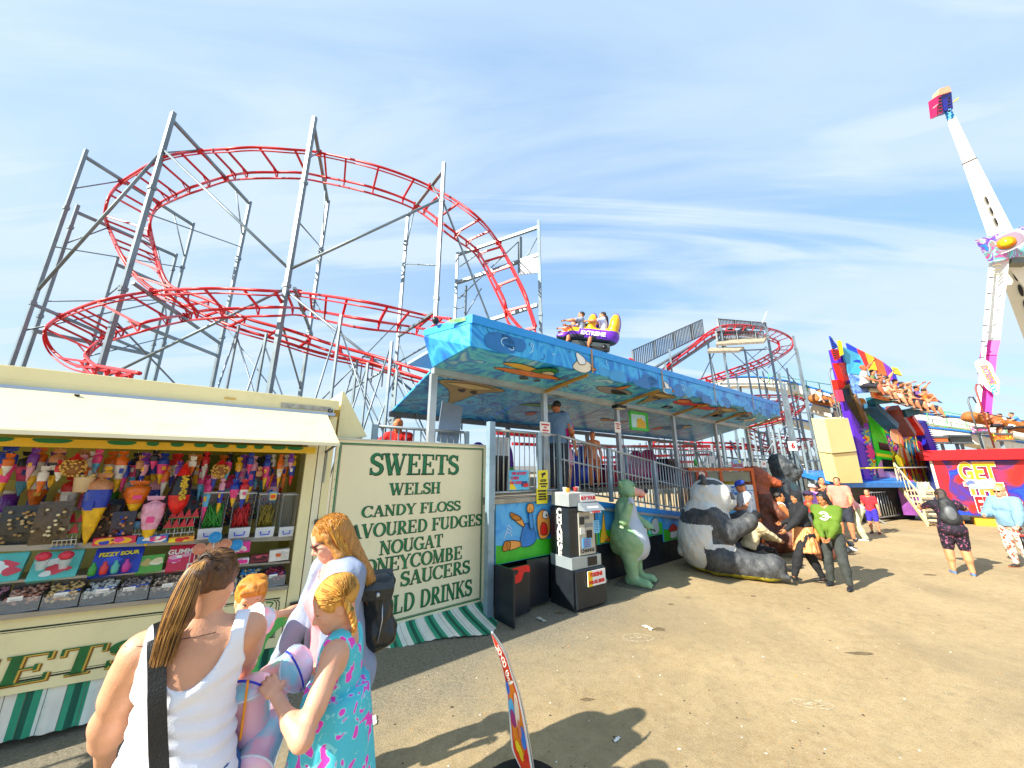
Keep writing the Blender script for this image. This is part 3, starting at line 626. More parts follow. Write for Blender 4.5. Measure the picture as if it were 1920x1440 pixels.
frame('0b',(142,397),(330,480),10.2)
frame('0c',(217,495),(330,545),8.6,.10)
frame(1,(322,224),(468,382),12.0,.15)
frame(2,(588,233),(615,380),11.6,.14)
frame(3,(832,318),(765,405),10.7,.12)
frame(4,(1010,426),(858,478),9.5,.11,diag=False)
# rails: one control row per tie station = outer rail, inner rail
def P_(k,px,py):A,B=FR[k];return vplane(px,py,A,B)
top=[(onray(1004,612,4.7),onray(978,618,4.7)),(onray(992,575,5.4),onray(952,585,5.4)),(onray(975,530,6.2),onray(937,545,6.1)),(P_(4,935,455),P_(4,893,468)),(onray(890,402,8.9),onray(845,430,8.7)),(P_(3,808,350),P_(3,780,383)),
       (onray(710,312,10.6),onray(700,352,10.2)),(P_(2,598,286),P_(2,604,331)),(onray(540,280,11.2),onray(565,324,10.8)),(onray(480,276,11.2),onray(515,323,10.8)),(onray(425,279,11.1),onray(465,324,10.7)),(P_(1,375,283),P_(1,424,331)),
       (onray(320,291,10.8),onray(375,346,10.3)),(onray(282,307,10.7),onray(345,357,10.2)),(P_(0,229,340),P_(0,298,382)),(onray(205,368,9.9),onray(283,410,9.4)),(onray(196,402,9.5),onray(282,430,9.0))]
dn=[(onray(196,402,9.5),onray(282,430,9.0)),(P_('0b',204,425),P_('0b',290,462)),(onray(225,472,8.4),onray(300,500,8.0)),(onray(252,512,7.6),onray(318,534,7.2)),(onray(296,548,7.0),onray(350,548,6.8)),(onray(345,572,6.5),onray(392,563,6.4)),(onray(430,610,5.7),onray(460,596,5.7)),(onray(520,637,5.3),onray(545,620,5.4)),(onray(600,662,4.9),onray(620,645,5.0)),(onray(690,682,4.6),onray(700,667,4.7)),(onray(760,702,4.2),onray(768,688,4.3)),(onray(812,716,4.0),onray(816,703,4.1))]
low=[(onray(845,598,5.25),onray(822,622,5.0)),(P_(3,793,590),P_(3,768,612)),(onray(690,567,5.7),onray(678,598,5.35)),(P_(2,560,548),P_(2,568,579)),(onray(500,545,6.05),onray(520,576,5.7)),(onray(420,541,6.15),onray(455,578,5.8)),(onray(350,542,6.1),onray(385,582,5.7)),(P_(1,288,546),P_(1,349,590)),
       (onray(215,558,6.0),onray(290,600,5.5)),(onray(160,573,5.9),onray(240,615,5.4)),(P_(0,115,592),P_(0,195,633)),(onray(88,612,5.5),onray(172,650,5.1)),(onray(86,634,5.2),onray(160,664,4.8)),(onray(102,660,4.9),onray(163,672,4.5)),(onray(135,682,4.5),onray(178,684,4.2)),(onray(180,692,4.2),onray(205,690,4.0)),(onray(240,705,3.7),onray(262,700,3.6))]
tie_count=[0];tie_stuff=G()
def track(rows,name='rail',spine=True,r=.036,step=.95,drop=.22):
 o=spline([a for a,b in rows],8);i=spline([b for a,b in rows],8)
 up=Vector((0,0,1));lo_i=[p-up*drop for p in i]
 for pts,q in((o,r),(i,r))+(((lo_i,r*.8),([p-up*drop*.55 for p in o],r*.55))if spine else()):
  g=G();g.tube(pts,q,RED,6);g.obj('rail',coaster)
 acc=0;last=None
 for k in range(len(o)):
  if last is not None:acc+=(o[k]-last).length
  last=o[k]
  if acc>=step or k==0:
   acc=0
   tgt=tie_stuff if tie_count[0]>=290 else G()
   tgt.beam(o[k]-up*.03,i[k]-up*.03,.05,.05,RED)
   if spine:tgt.beam(i[k],lo_i[k],.035,.035,RED);tgt.beam(lo_i[k],i[k]+(o[k]-i[k])*.3-up*.03,.025,.025,RED)
   if tgt is not tie_stuff:tgt.obj('tie',coaster)
   tie_count[0]+=1
 return o,i
track(top);track(dn,spine=True,r=.04,drop=.18);track(low)
def clamp(k,px,py):p=P_(k,px,py);g=G();g.box(p,(.15,.15,.12),RED,rz=.5);g.obj('rail_clamp',coaster)
for k,a,b in((0,229,340),(0,298,382),(1,375,283),(1,424,335),(2,598,286),(3,808,350),(3,780,385),(4,935,455),(4,893,468),(0,115,592),(0,195,633),(1,288,546),(2,560,548),(2,568,579),(1,349,592)):clamp(k,a,b)
# lower cross beams and the big diagonals seen in the photograph
def xb(k,p,q,w=.075):cross(P_(k,*p),P_(k,*q),w)
xb(2,(552,540),(585,628));xb(1,(249,530),(413,644));xb(0,(66,572),(300,672));xb(3,(818,583),(745,632));xb(0,(62,620),(296,668),.1);xb(1,(240,600),(410,668),.08)
xb(4,(1010,478),(858,530),.1);xb(4,(1008,572),(890,610),.1)
A1,A2,A3,A0=FR[1][0],FR[2][0],FR[3][0],FR[0][0]
def on(A,py):  # height on a column at image row py
 lo_,hi_=0.,14.
 for _ in range(40):
  m_=(lo_+hi_)/2;X,Y,Z=A.x,A.y,m_-2;c,s=math.cos(PITCH),math.sin(PITCH);yy=720-660*(-Y*s+Z*c)/(Y*c+Z*s)
  if yy<py:hi_=m_
  else:lo_=m_
 return Vector((A.x,A.y,lo_))
rod(on(A1,280),on(A2,505),.06);rod(on(A2,505),on(A3,372),.055);rod(on(A1,282),on(A0,545),.06)
rod(on(A2,540),on(A1,715),.05);rod(on(A2,545),on(A3,760),.05);rod(on(A3,372),SF.w(3.4,3.4,3.9),.045);rod(on(A3,640),on(FR[2][1],790),.04)
rod(on(A2,600),on(FR[2][1],730),.04);rod(on(FR[3][1],640),on(A3,800),.035);rod(on(FR[2][1],560),on(FR[3][1],830),.035);rod(on(FR[3][1],600),on(FR[2][1],800),.03)
rod(on(A1,600),on(FR[1][1],780),.035);rod(on(FR[0][0],620),on(FR[0][1],560),.035);rod(on(FR[1][1],610),on(FR[2][1],790),.03)
rod(on(FR[4][0],440),P_(4,975,505),.03);rod(P_(4,975,450),P_(4,860,560),.03);rod(P_(4,905,470),P_(4,862,500),.03);rod(P_(4,903,540),P_(4,868,600),.03)
# service ladder and white wind plate on the fourth trestle
lad=G();a,b=P_(4,858,540),P_(4,874,536)
for z in np.arange(3.6,b.z,.42):lad.cyl((a.x,a.y,z),(b.x,b.y,z),.018,TP,n=5)
lad.beam((b.x,b.y,3.2),(b.x,b.y,b.z),.06,.06,TP);lad.obj('ladder',coaster)
g=G();w=[P_(4,973,490),P_(4,1008,485),P_(4,1008,512),P_(4,973,516)];nn=Vector((0,-.05,0));g.hexa([w[3],w[2],w[2]+nn,w[3]+nn,w[0],w[1],w[1]+nn,w[0]+nn],WHITE);g.obj('wind_plate',coaster)
cross(P_(4,975,445),P_(4,975,512),.1)
# smaller supports of the distant run
for px,yt,yb_,z in((500,625,760,5.2),(448,610,720,5.6),(670,672,760,4.7),(640,590,700,5.4),(745,690,800,4.3),(735,640,800,4.6),(690,680,800,4.5)):
 p=onray(px,yt,z);column(p,z,.065);q=onray(px-40,yt+6,z);rod(p,(p.x-1.2,p.y+.6,0.5),.03)
 rod((p.x,p.y,z-.3),(p.x+1.6,p.y+.8,.8),.025)
g=G()  # railings of the service walk along the distant run
for px,py,z in((680,668,5.2),(700,672,5.2),(720,677,5.2),(740,683,5.2)):p=onray(px,py,z);g.beam(p,p-Vector((0,0,.8)),.03,.03,DARKSTEEL)
g.beam(onray(680,668,5.2),onray(740,683,5.2),.03,.03,DARKSTEEL);g.obj('walk_railing',coaster)
# ---- right-hand part: lift hill, top turn, descending curves
H2=8.3
def D(px,py,t):return depth(px,py,t)
lift=[(D(1180,672,15.2),D(1175,680,14.6)),(D(1232,697,15.6),D(1228,705,15.0)),(D(1262,673,16.5),D(1256,683,15.8)),(D(1300,645,17.6),D(1294,655,16.9)),(D(1340,616,18.8),D(1334,626,18.1)),(D(1375,609,20.2),D(1368,621,18.7)),(D(1420,612,21.8),D(1412,625,20.4)),(D(1458,620,23.2),D(1440,632,21.9)),(D(1482,633,24.0),D(1458,640,22.6)),(D(1486,648,23.5),D(1460,651,22.3)),(D(1470,663,22.5),D(1448,660,21.6)),(D(1436,682,21.0),D(1425,674,20.2)),(D(1395,697,20.0),D(1385,688,19.4)),(D(1350,711,19.5),D(1340,703,19.)),(D(1310,722,19.),D(1300,715,18.6))]
track(lift,r=.05,step=.8,drop=.2)
c2=[(D(1400,742,20.),D(1400,752,19.3)),(D(1450,741,20.8),D(1446,752,20.)),(D(1495,744,21.5),D(1475,755,20.6)),(D(1510,756,21.),D(1485,764,20.2)),(D(1490,776,19.8),D(1470,772,19.)),(D(1450,792,18.6),D(1440,782,18.2)),(D(1410,800,18.),D(1402,792,17.6))]
track(c2,r=.05,step=.75)
c3=[(D(1395,798,19.),D(1400,810,18.3)),(D(1440,815,20.),D(1436,827,19.2)),(D(1490,822,21.2),D(1474,832,20.2)),(D(1522,824,21.2),D(1495,836,20.)),(D(1515,836,20.),D(1480,842,19.)),(D(1450,842,18.6),D(1430,838,18.)),(D(1400,838,18.),D(1385,832,17.4)),(D(1330,838,18.),D(1320,830,17.4)),(D(1230,838,17.5),D(1225,829,17.))]
track(c3,r=.05,step=.75)
# cars' catwalks and platform of the lift
def plat(q,t,nm):
 g=G();c=[D(px,py,tt)for px,py,tt in q];dn_=Vector((0,0,-.12));g.hexa([p+dn_ for p in c]+c,M('b9a98f',.7,.1,.2,4.));g.obj(nm,coaster)
plat([(1350,633,18.6),(1438,632,20.4),(1432,640,19.2),(1342,645,17.6)],0,'catwalk')
plat([(1330,652,17.4),(1395,650,18.6),(1385,657,17.9),(1326,658,16.9)],0,'catwalk')
def railing(a,b,h,n,nm='hand_rail'):
 g=G();up=Vector((0,0,h))
 for i in range(n+1):p=a+(b-a)*i/n;g.beam(p,p+up,.035 if i%12 else .08,.035,DARKSTEEL)
 g.beam(a+up,b+up,.06,.05,DARKSTEEL);g.beam(a,b,.06,.05,DARKSTEEL);g.obj(nm,coaster)
railing(D(1188,692,15.4),D(1320,627,18.6),.85,44);railing(D(1347,612,19.6),D(1438,618,22.2),.45,36);railing(D(1345,640,18.),D(1434,638,20.),.55,30)
g=G();g.beam(D(1225,710,15.2),D(1345,630,18.4),.2,.1,DARKSTEEL);g.beam(D(1210,700,15.3),D(1320,634,18.2),.3,.06,DARKSTEEL);g.obj('lift_beam',coaster)
g=G()
for i in range(16):p=D(1352+i*3.8,623+2*math.sin(i),19.5+i*.1);g.box(p,(.1,.14,.32),BLACK,rz=i*.3)
g.obj('lift_cover',coaster)
for px,yt,t,w in((1327,640,17.8,.14),(1350,612,18.4,.17),(1436,612,20.6,.17),(1396,655,19.,.13),(1487,630,23,.17),(1494,655,21,.15),(1418,690,20,.12),(1430,695,20.5,.12),(1475,690,21,.12),(1380,700,18.5,.12),(1255,655,16.,.13),(1247,680,15.2,.13),(1460,700,17.6,.16),(1470,720,17.2,.16),(1340,713,16.8,.1),(1500,700,22,.15),(1510,750,19.5,.13),(1395,750,20,.12),(1440,800,17.5,.12),(1490,835,17.2,.14)):
 p=D(px,yt,t);column(p,p.z,w*.75)
for a,b in(((1327,650,17.8),(1350,740,18.4)),((1350,640,18.4),(1310,720,17.5)),((1350,640,18.4),(1436,720,20.6)),((1436,650,20.6),(1350,720,18.4)),((1436,650,20.6),(1494,720,21)),((1494,660,21),(1436,720,20.6)),((1487,640,23),(1440,600+90,20.6)),((1400,660,19),(1440,700,20.)),((1470,770,17.2),(1540,860,18)),((1470,800,17.2),(1430,860,17)),((1500,740,20),(1470,830,17.2)),((1345,760,17),(1400,800,18)),((1420,740,20),(1480,780,19)),((1400,830,17.6),(1490,860,18))):rod(D(*a),D(*b),.035)
for a,b in(((1340,660,17.8),(1436,655,20.6)),((1350,720,18.4),(1494,720,21)),((1436,770,20.6),(1530,775,20)),((1395,860,18),(1540,866,18.6)),((1400,808,17.6),(1480,815,19)),((1460,716,17.6),(1478,722,17.2)),((1470,800,17.2),(1500,806,19)),((1300,850,17),(1540,880,18)),((1390,876,16),(1560,905,17))):cross(D(*a),D(*b),.07)
# fast lattice of the supports low behind the fence
g=G()
for i in range(34):
 px=1165+i*11.3;t=15.5+(i%5)*.9;p=D(px,800+(i*37)%40,t);g.beam((p.x,p.y,0),p,.08,.08,TP)
 if i%2:q=D(px+rnd.uniform(-40,40),835+rnd.uniform(-20,25),t+rnd.uniform(-1,1));g.beam((p.x,p.y,.4),q,.05,.05,TP)
 if i%3==0:q=D(px+45,846+(i%4)*9,t);g.beam((p.x,p.y,q.z),q,.06,.06,TP)
g.obj('support_lattice',coaster,kind='stuff')
g=G()
for a,b in(((960,832,12),(1110,838,13)),((1100,838,13),(1330,836,16)),((1020,868,12),(1300,866,15)),((930,812,11),(1010,818,11.5)),((1130,858,14),(1330,852,16))):g.beam(D(*a),D(*b),.1,.1,RED)
g.obj('low_track',coaster)
g=G();p=D(1486,836,15.8);g.box(p,(.34,.03,.42),WHITE,rz=-.1);put_text(g,'6',.34,M('c8141c'),p+Vector((0,-.03,0)),bold=.01);g.obj('number_plate',coaster,label='white plate with a red figure 6')
g=G();g.cyl(D(1429,606,20.4),D(1438,584,20.6),.02,WHITE,n=5);g.obj('aerial',coaster)
if len(tie_stuff.v):tie_stuff.obj('tie',coaster,kind='stuff')
# ---- low steel crossbars behind the left trestles
for a,b in(((60,700),(300,735)),):
 pass
# ================================================================ the coaster station
station=thing('coaster_station','blue painted coaster station with long cloud-mural canopy on steel posts','ride station',SF.o,SF.r)
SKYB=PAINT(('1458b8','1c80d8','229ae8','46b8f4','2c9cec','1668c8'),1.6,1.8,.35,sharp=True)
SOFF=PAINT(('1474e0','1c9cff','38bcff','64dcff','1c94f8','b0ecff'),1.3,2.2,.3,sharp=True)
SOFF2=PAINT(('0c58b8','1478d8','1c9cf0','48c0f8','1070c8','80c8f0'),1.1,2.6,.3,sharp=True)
BAND=M('2a9cf0',.35,0,.06,2.)
xL,xR=-.92,11.25
def zb_(x):return 3.99+(x-xL)/(xR-xL)*.22
def sec(nm,pts,m,y=None):g=G();g.add(pts,[tuple(range(len(pts)))],m);return g
# band
BT=.12
Bk=SF.i@ground(795,618,4.0)
for i in range(8):
 a=xL+(xR-xL)*i/8;b=xL+(xR-xL)*(i+1)/8-.006;g=G()
 g.hexa([(a,-.82,zb_(a)-BT),(b,-.82,zb_(b)-BT),(b,-.78,zb_(b)-BT),(a,-.78,zb_(a)-BT),(a,-.82,zb_(a)),(b,-.82,zb_(b)),(b,-.5,zb_(b)+.03),(a,-.5,zb_(a)+.03)],BAND);g.obj('band_panel',station)
g=G();g.hexa([(xL,-.82,3.87),(xL,-.78,3.87),(Bk.x+.04,Bk.y,3.9),(Bk.x,Bk.y,3.9),(xL,-.82,3.99),(xL+.04,-.6,3.99),(Bk.x+.1,Bk.y,4.0),(Bk.x,Bk.y,4.0)],BAND);g.obj('band_panel',station)
# painted fascia panels
BE=lambda x:3.50  # beam height
FO=lambda x:3.55+(x-xL)/(xR-xL)*.22
cuts=[xL,1.55,3.6,5.9,8.4,10.3,xR]
for a,b in zip(cuts[:-1],cuts[1:]):
 bb=b-.012
 g=G();g.hexa([(a,-.80,FO(a)),(bb,-.80,FO(bb)),(bb,-.77,FO(bb)),(a,-.77,FO(a)),(a,-.80,zb_(a)-BT),(bb,-.80,zb_(bb)-BT),(bb,-.77,zb_(bb)-BT),(a,-.77,zb_(a)-BT)],SKYB);g.obj('fascia_panel',station)
 a2,b2=(a if a>xL else-.93),(b if b<xR else xR-.0)
 g=G();g.hexa([(a,-.79,FO(a)-.004),(bb,-.79,FO(bb)-.004),(b2-.012,.24,3.5),(a2,.24,3.5),(a,-.77,FO(a)+.02),(bb,-.77,FO(bb)+.02),(b2-.012,.24,3.53),(a2,.24,3.53)],SOFF);g.obj('soffit_panel',station)
g=G();q=[(xL-.012,-.79,3.86),(Bk.x,Bk.y,3.89),(-.96,.24,3.5),(xL-.012,-.79,3.55)];g.hexa([q[3],q[2],q[2][:0]+(q[2][0]+.03,q[2][1],q[2][2]),(q[3][0]+.03,q[3][1],q[3][2]),q[0],q[1],(q[1][0]+.05,q[1][1],q[1][2]),(q[0][0]+.03,q[0][1],q[0][2])],SKYB);g.obj('end_panel',station)
g=G();g.add([(xR,-.8,3.77),(xR,.25,3.5),(xR,.25,3.9),(xR,-.8,4.2)],[(0,1,2,3)],SKYB);g.box(((xL+xR)/2,.4,3.98),(xR-xL-.1,2.2,.05),M('8fa7b5',.6),ry=-.018);g.obj('roof_deck',station)
# rear soffit (the sloping ceiling over the loading track)
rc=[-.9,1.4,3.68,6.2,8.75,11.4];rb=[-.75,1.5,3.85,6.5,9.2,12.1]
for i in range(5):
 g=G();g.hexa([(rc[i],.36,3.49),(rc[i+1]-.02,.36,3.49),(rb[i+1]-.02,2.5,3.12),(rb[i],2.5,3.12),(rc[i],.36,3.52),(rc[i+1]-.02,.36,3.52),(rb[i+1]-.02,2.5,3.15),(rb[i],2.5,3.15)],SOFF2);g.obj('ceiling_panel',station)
g=G();g.beam((-.92,.3,3.46),(11.42,.3,3.46),.12,.10,GALV);g.obj('front_beam',station)
g=G();g.beam((-.78,2.5,3.08),(12.1,2.5,3.02),.1,.1,DARKSTEEL);g.obj('rear_beam',station)
for i,x in enumerate((-.9,1.39,3.66,6.16,8.74,11.36)):
 g=G();g.beam((x,.3,0),(x,.3,3.41),.10,.08,GALV,up=(0,1,0));(g.beam((x,.3,1.58),(x,.3,1.66),.16,.14,GALV,up=(0,1,0))if i else None);g.obj('post',station)
 if i:g=G();g.beam((x,.24,3.44),(x+.05,-.74,FO(x)-.02),.05,.05,M('c28c3a',.5));g.obj('rafter',station);g=G();g.add([(x+.07,-.824,FO(x)),(x+.11,-.824,FO(x)),(x+.11,-.824,zb_(x)-.02),(x+.07,-.824,zb_(x)-.02)],[(0,1,2,3)],M('b8863a',.5));g.obj('strap',station)
for x in(-.6,2.2,5.2,8.6,12.):g=G();g.beam((x,2.5,0),(x,2.5,3.06),.09,.09,DARKSTEEL,up=(0,1,0));g.obj('rear_post',station)
# ---- mural figures: generic hand-drawn funfair creatures in flight
OR,YE,RD,GN,CRM,INK,GRY=[M(c,.4)for c in('e8822a','f0bf35','d8281e','2f8f3a','e8dcc0','15120e','8d9097')]
def Tsoff(x0):  # maps x,z artwork onto the soffit plane between fold and beam
 dz=3.55+(x0+.92)/12.17*.22-3.504;s=Vector((0,1.03,-dz)).normalized();n=Vector((0,-dz,-1.03)).normalized()
 return Matrix(((1,0,0,x0),(0,-n.y,-s.y,.24),(0,-n.z,-s.z,3.485),(0,0,0,1)))
def Tfront(x0):return Matrix.Translation((x0,-.803,3.6))
def blob_art(g,T,shapes,outline=.012):
 y=0
 for k,(m,pts)in enumerate(shapes):line2(g,pts,outline,y-.002,INK,T,closed=True);flat(g,pts,y,m,T);y-=.003
def plane_art(g,T,s=1.):
 S=lambda p:[(x*s,z*s)for x,z in p]
 blob_art(g,T,[(OR,S([(-.55,.05),(-.2,.16),(.3,.2),(.62,.12),(.3,.02),(-.2,-.02)])),(YE,S([(-.55,.25),(-.35,.35),(.0,.3),(.15,.2),(-.2,.18)])),(GN,S([(-.02,.2),(.05,.38),(.2,.45),(.33,.38),(.3,.22)])),(CRM,S([(.15,.22),(.2,.33),(.34,.30),(.36,.22)])),(GRY,S([(.60,.0),(.66,.12),(.64,.3),(.60,.12)])),(INK,S([(.0,-.08),(.08,-.02),(.16,-.08),(.08,-.14)])),(INK,S([(.26,-.06),(.32,-.01),(.38,-.06),(.32,-.11)]))])
def bird_art(g,T,s=1.,c=CRM):
 S=lambda p:[(x*s,z*s)for x,z in p]
 blob_art(g,T,[(c,S([(-.25,.0),(-.1,.14),(.12,.16),(.26,.08),(.1,-.04),(-.1,-.06)])),(OR,S([(.22,.08),(.36,.05),(.24,.02)])),(WHITE,S([(-.1,.08),(-.16,.26),(.04,.2),(.06,.1)]))],.01)
def tornado_art(g,T,s=1.):
 S=lambda p:[(x*s,z*s)for x,z in p]
 blob_art(g,T,[(M('a58c56',.4),S([(-.45,.3),(-.1,.4),(.3,.36),(.45,.28),(.2,.1),(.1,-.2),(.02,-.38),(-.06,-.2),(-.22,.08)])),(M('d0ba7c',.4),S([(-.36,.27),(-.05,.34),(.3,.29),(.0,.2)])),(INK,S([(-.12,.13),(-.04,.17),(-.03,.08)])),(INK,S([(.05,.13),(.12,.17),(.14,.08)]))],.012)
def boat_art(g,T,s=1.):
 S=lambda p:[(x*s,z*s)for x,z in p]
 blob_art(g,T,[(GRY,S([(-.5,.1),(-.1,.2),(.4,.14),(.52,.02),(.1,-.1),(-.3,-.06)])),(INK,S([(-.1,.1),(.3,.08),(.42,.0),(.1,-.05)])),(OR,S([(-.12,.18),(.0,.42),(.06,.2)]))])
def dragon_art(g,T,s=1.):
 S=lambda p:[(x*s,z*s)for x,z in p]
 blob_art(g,T,[(RD,S([(-.9,.1),(-.6,.22),(-.2,.12),(.2,.2),(.6,.12),(.95,.22),(.85,.0),(.4,-.06),(0,.0),(-.4,-.06),(-.75,-.04)])),(YE,S([(.05,.12),(.35,.18),(.3,.05),(.1,.03)])),(OR,S([(-.85,.12),(-.5,.2),(-.45,.06),(-.7,.02)]))])
def add_art(x,kind,s,T):g=G();kind(g,T,s);g.obj('mural_figure',station)
add_art(0,plane_art,1.15,Tsoff(.45)@Matrix.Translation((0,0,.45)));add_art(0,bird_art,1.0,Tfront(1.25)@Matrix.Translation((0,0,.02)));add_art(0,bird_art,.5,Tsoff(1.5)@Matrix.Translation((0,0,.3)))
add_art(0,boat_art,1.1,Tsoff(2.75)@Matrix.Translation((0,0,.5)));add_art(0,tornado_art,1.1,Tsoff(4.2)@Matrix.Translation((0,0,.5)));add_art(0,bird_art,.8,Tfront(3.95));add_art(0,dragon_art,1.2,Tsoff(6.0)@Matrix.Translation((0,0,.6)))
add_art(0,tornado_art,1.2,Tsoff(7.7)@Matrix.Translation((0,0,.45)));add_art(0,boat_art,1.2,Tsoff(9.1)@Matrix.Translation((0,0,.6)));add_art(0,bird_art,1.2,Tsoff(10.2)@Matrix.Translation((0,0,.4)))
s2=Vector((0,2.14,-.37)).normalized()
def Trear(x0,f):p=Vector((x0,.36+2.14*f,3.487-.37*f));n=Vector((0,-.37,-2.14)).normalized();return Matrix(((1,0,0,p.x),(0,-n.y,-s2.y,p.y),(0,-n.z,-s2.z,p.z),(0,0,0,1)))
add_art(0,tornado_art,1.5,Trear(.05,.35));add_art(0,lambda g,T,s:blob_art(g,T,[(GN,[(-.5,0),(-.2,.2),(.3,.2),(.5,.0),(.2,.06),(-.2,.04)]),(RD,[(.1,-.35),(.3,-.3),(.3,-.5),(.1,-.5)])]),1.,Trear(2.0,.4));add_art(0,dragon_art,.6,Trear(5.0,.5));add_art(0,lambda g,T,s:blob_art(g,T,[(M('2b7fc4'),[(-.5,-.2),(-.3,.25),(.3,.3),(.5,-.1)]),(RD,[(-.8,-.3),(-.6,.0),(-.4,-.3)]),(YE,[(.2,.3),(.5,.4),(.45,.1)])]),1.,Trear(8.1,.45))
# curls of white spray on the canopy
g=G();SPR=M('bfe2f4',.4)
for i in range(46):
 x=rnd.uniform(xL+.2,xR-.4);T=Tfront(x)@Matrix.Translation((0,0,rnd.uniform(.02,.26)))if i%2 else Tsoff(x)@Matrix.Translation((0,0,rnd.uniform(.1,.9)))
 s=rnd.uniform(.04,.13);a0=rnd.uniform(0,6);line2(g,[(s*math.cos(a0+k*.5)*(1-k*.08),s*.7*math.sin(a0+k*.5)*(1-k*.08))for k in range(rnd.randint(4,8))],.011,-.002,SPR if i%3 else M('1c5f9c'),T)
g.obj('painted_swirls',station,kind='stuff')
g=G()  # bigger painted cloud shapes on the fascia
for i in range(26):
 x=rnd.uniform(xL+.3,xR-.6);z=rnd.uniform(.02,.18);s=rnd.uniform(.12,.3);pts=[(s*math.cos(a)*rnd.uniform(.8,1.25),min(.22,s*.5*math.sin(a)*rnd.uniform(.7,1.3))if True else 0)for a in np.arange(0,6.2,.8)]
 pts=[(px_,max(-.04-z+.0,min(.26-z,pz_)))for px_,pz_ in pts];flat(g,pts,-.0005-.0004*(i%6),M('3f9fdc' if i%2 else '2374ba',.4),Tfront(x)@Matrix.Translation((0,0,z)))
g.obj('painted_cloud',station,kind='stuff')
# flood lights, tube light and window sign hung in the station
for x,y,z in((3.66,.22,3.38),(5.35,.0,3.55),(8.0,-.1,3.55),(9.6,-.1,3.6)):
 g=G();g.box((x,y,z),(.34,.16,.07),BLACK);g.box((x,y-.02,z-.04),(.28,.12,.012),M('e8e0b8' if x<4 else '23262a',.3));g.beam((x-.1,y,z+.03),(x-.1,y+.02,z+.12),.02,.02,STEEL);tag(g.obj('flood_light',loc=None),{3.66:'yellow flood light on the station beam above the white notice',5.35:'black flood light beside the red painted creature under the canopy',8.0:'black flood light under the canopy right of the red painted creature',9.6:'black flood light near the far right end of the canopy'}[x],'light','flood lights under the canopy');o=bpy.context.scene.collection.objects[-1];o.matrix_world=SF.m
t_=thing('window_sign','green framed picture sign of yellow bricks hung under the canopy','sign',SF.w(4.62,.36,3.15),SF.r)
g=G();
for a,b in(((-.38,-.2),(.38,-.2)),((-.38,.2),(.38,.2)),((-.36,-.2),(-.36,.2)),((.36,-.2),(.36,.2))):g.beam((a[0],0,a[1]),(b[0],0,b[1]),.05,.06,M('35c02a',.4))
g.obj('frame',t_);g=G();g.box((0,.02,0),(.68,.02,.36),M('b8dfe8',.3));flat(g,[(-.1,-.16),(-.06,.05),(.12,.10),(.3,-.02),(.3,-.16)],.008,M('f0c22a'),smooth=False);
for k in range(5):g.beam((-.08,.004,-.13+k*.045),(.28,.004,-.13+k*.035),.004,.006,M('a8801a'))
g.obj('picture',t_)
g=G();g.ell((0,0,.05),(.05,.06,.05),BLACK);g.cyl((0,0,0),(0,0,.05),.03,BLACK);g.cyl((.03,0,.08),(.03,0,.2),.004,BLACK,n=4);g.cyl((-.03,.03,.08),(-.03,.03,.2),.004,BLACK,n=4);o=tag(g.obj('camera_dome',loc=SF.w(-1.15,-.2,4.0)),'small dark camera dome with aerials on the canopy corner','camera')
g=G();flat(g,[(-.13,-.025),(-.13,.03),(.13,.03),(.13,-.025)],0,M('2fc23a'),smooth=False);put_text(g,'FUN',.05,M('103a14'),(0,-.004,0));flat(g,[(.08,.0),(.1,.02),(.12,0)],-.003,RD);o=g.obj('badge',station);o.location=(-1.02,-.6,3.945);o.rotation_euler=(0,0,R(-62))
# ---- platform, front wall, ramp
zp=1.58;RA=1.44
def rz_(x):return zp if x<RA else max(.12,zp-.140*(x-RA))
g=G();g.hexa([(-1.2,.6,zp-.1),(11.5,1.2,zp-.1),(11.5,2.4,zp-.1),(-1.2,2.4,zp-.1),(-1.2,.6,zp),(11.5,1.2,zp),(11.5,2.4,zp),(-1.2,2.4,zp)],M('8a8377',.7,.2,.15,3.));g.box((.75,.31,zp-.052),(1.5,.6,.1),M('8a8377',.7,.2,.15,3.));g.obj('platform',station)
g=G();g.hexa([(RA,.03,zp-.12),(11.2,.03,.06),(11.2,1.15,.06),(RA,1.15,zp-.12),(RA,.03,zp-.02),(11.2,.03,.16),(11.2,1.15,.16),(RA,1.15,zp-.02)],M('8a8377',.7,.2,.15,3.));g.obj('ramp',station)
BLU=M('2f8fdc',.4,0,.08,3.)
g=G();g.hexa([(1.2,-.02,rz_(1.2)-.09),(11.2,-.02,rz_(11.2)-.12),(11.2,.02,rz_(11.2)-.12),(1.2,.02,rz_(1.2)-.09),(1.2,-.02,rz_(1.2)+.0),(11.2,-.02,rz_(11.2)+.04),(11.2,.02,rz_(11.2)+.04),(1.2,.02,rz_(1.2)+.0)],BLU);g.obj('stringer',station)
g=G();g.box((.55,-.01,1.53),(1.2,.05,.07),M('a39c8c',.5,.3,.2,8.,dirt=.5));g.obj('edge_beam',station)
g=G();g.beam((1.2,-.05,rz_(1.5)-.12),(11.2,-.05,rz_(11.2)-.10),.04,.05,GALV);g.obj('edge_beam',station)
MUR=PAINT(('2f8fe0','3ea2ea','5cb8f0','49a8ee'),2.2,1.4,.35)
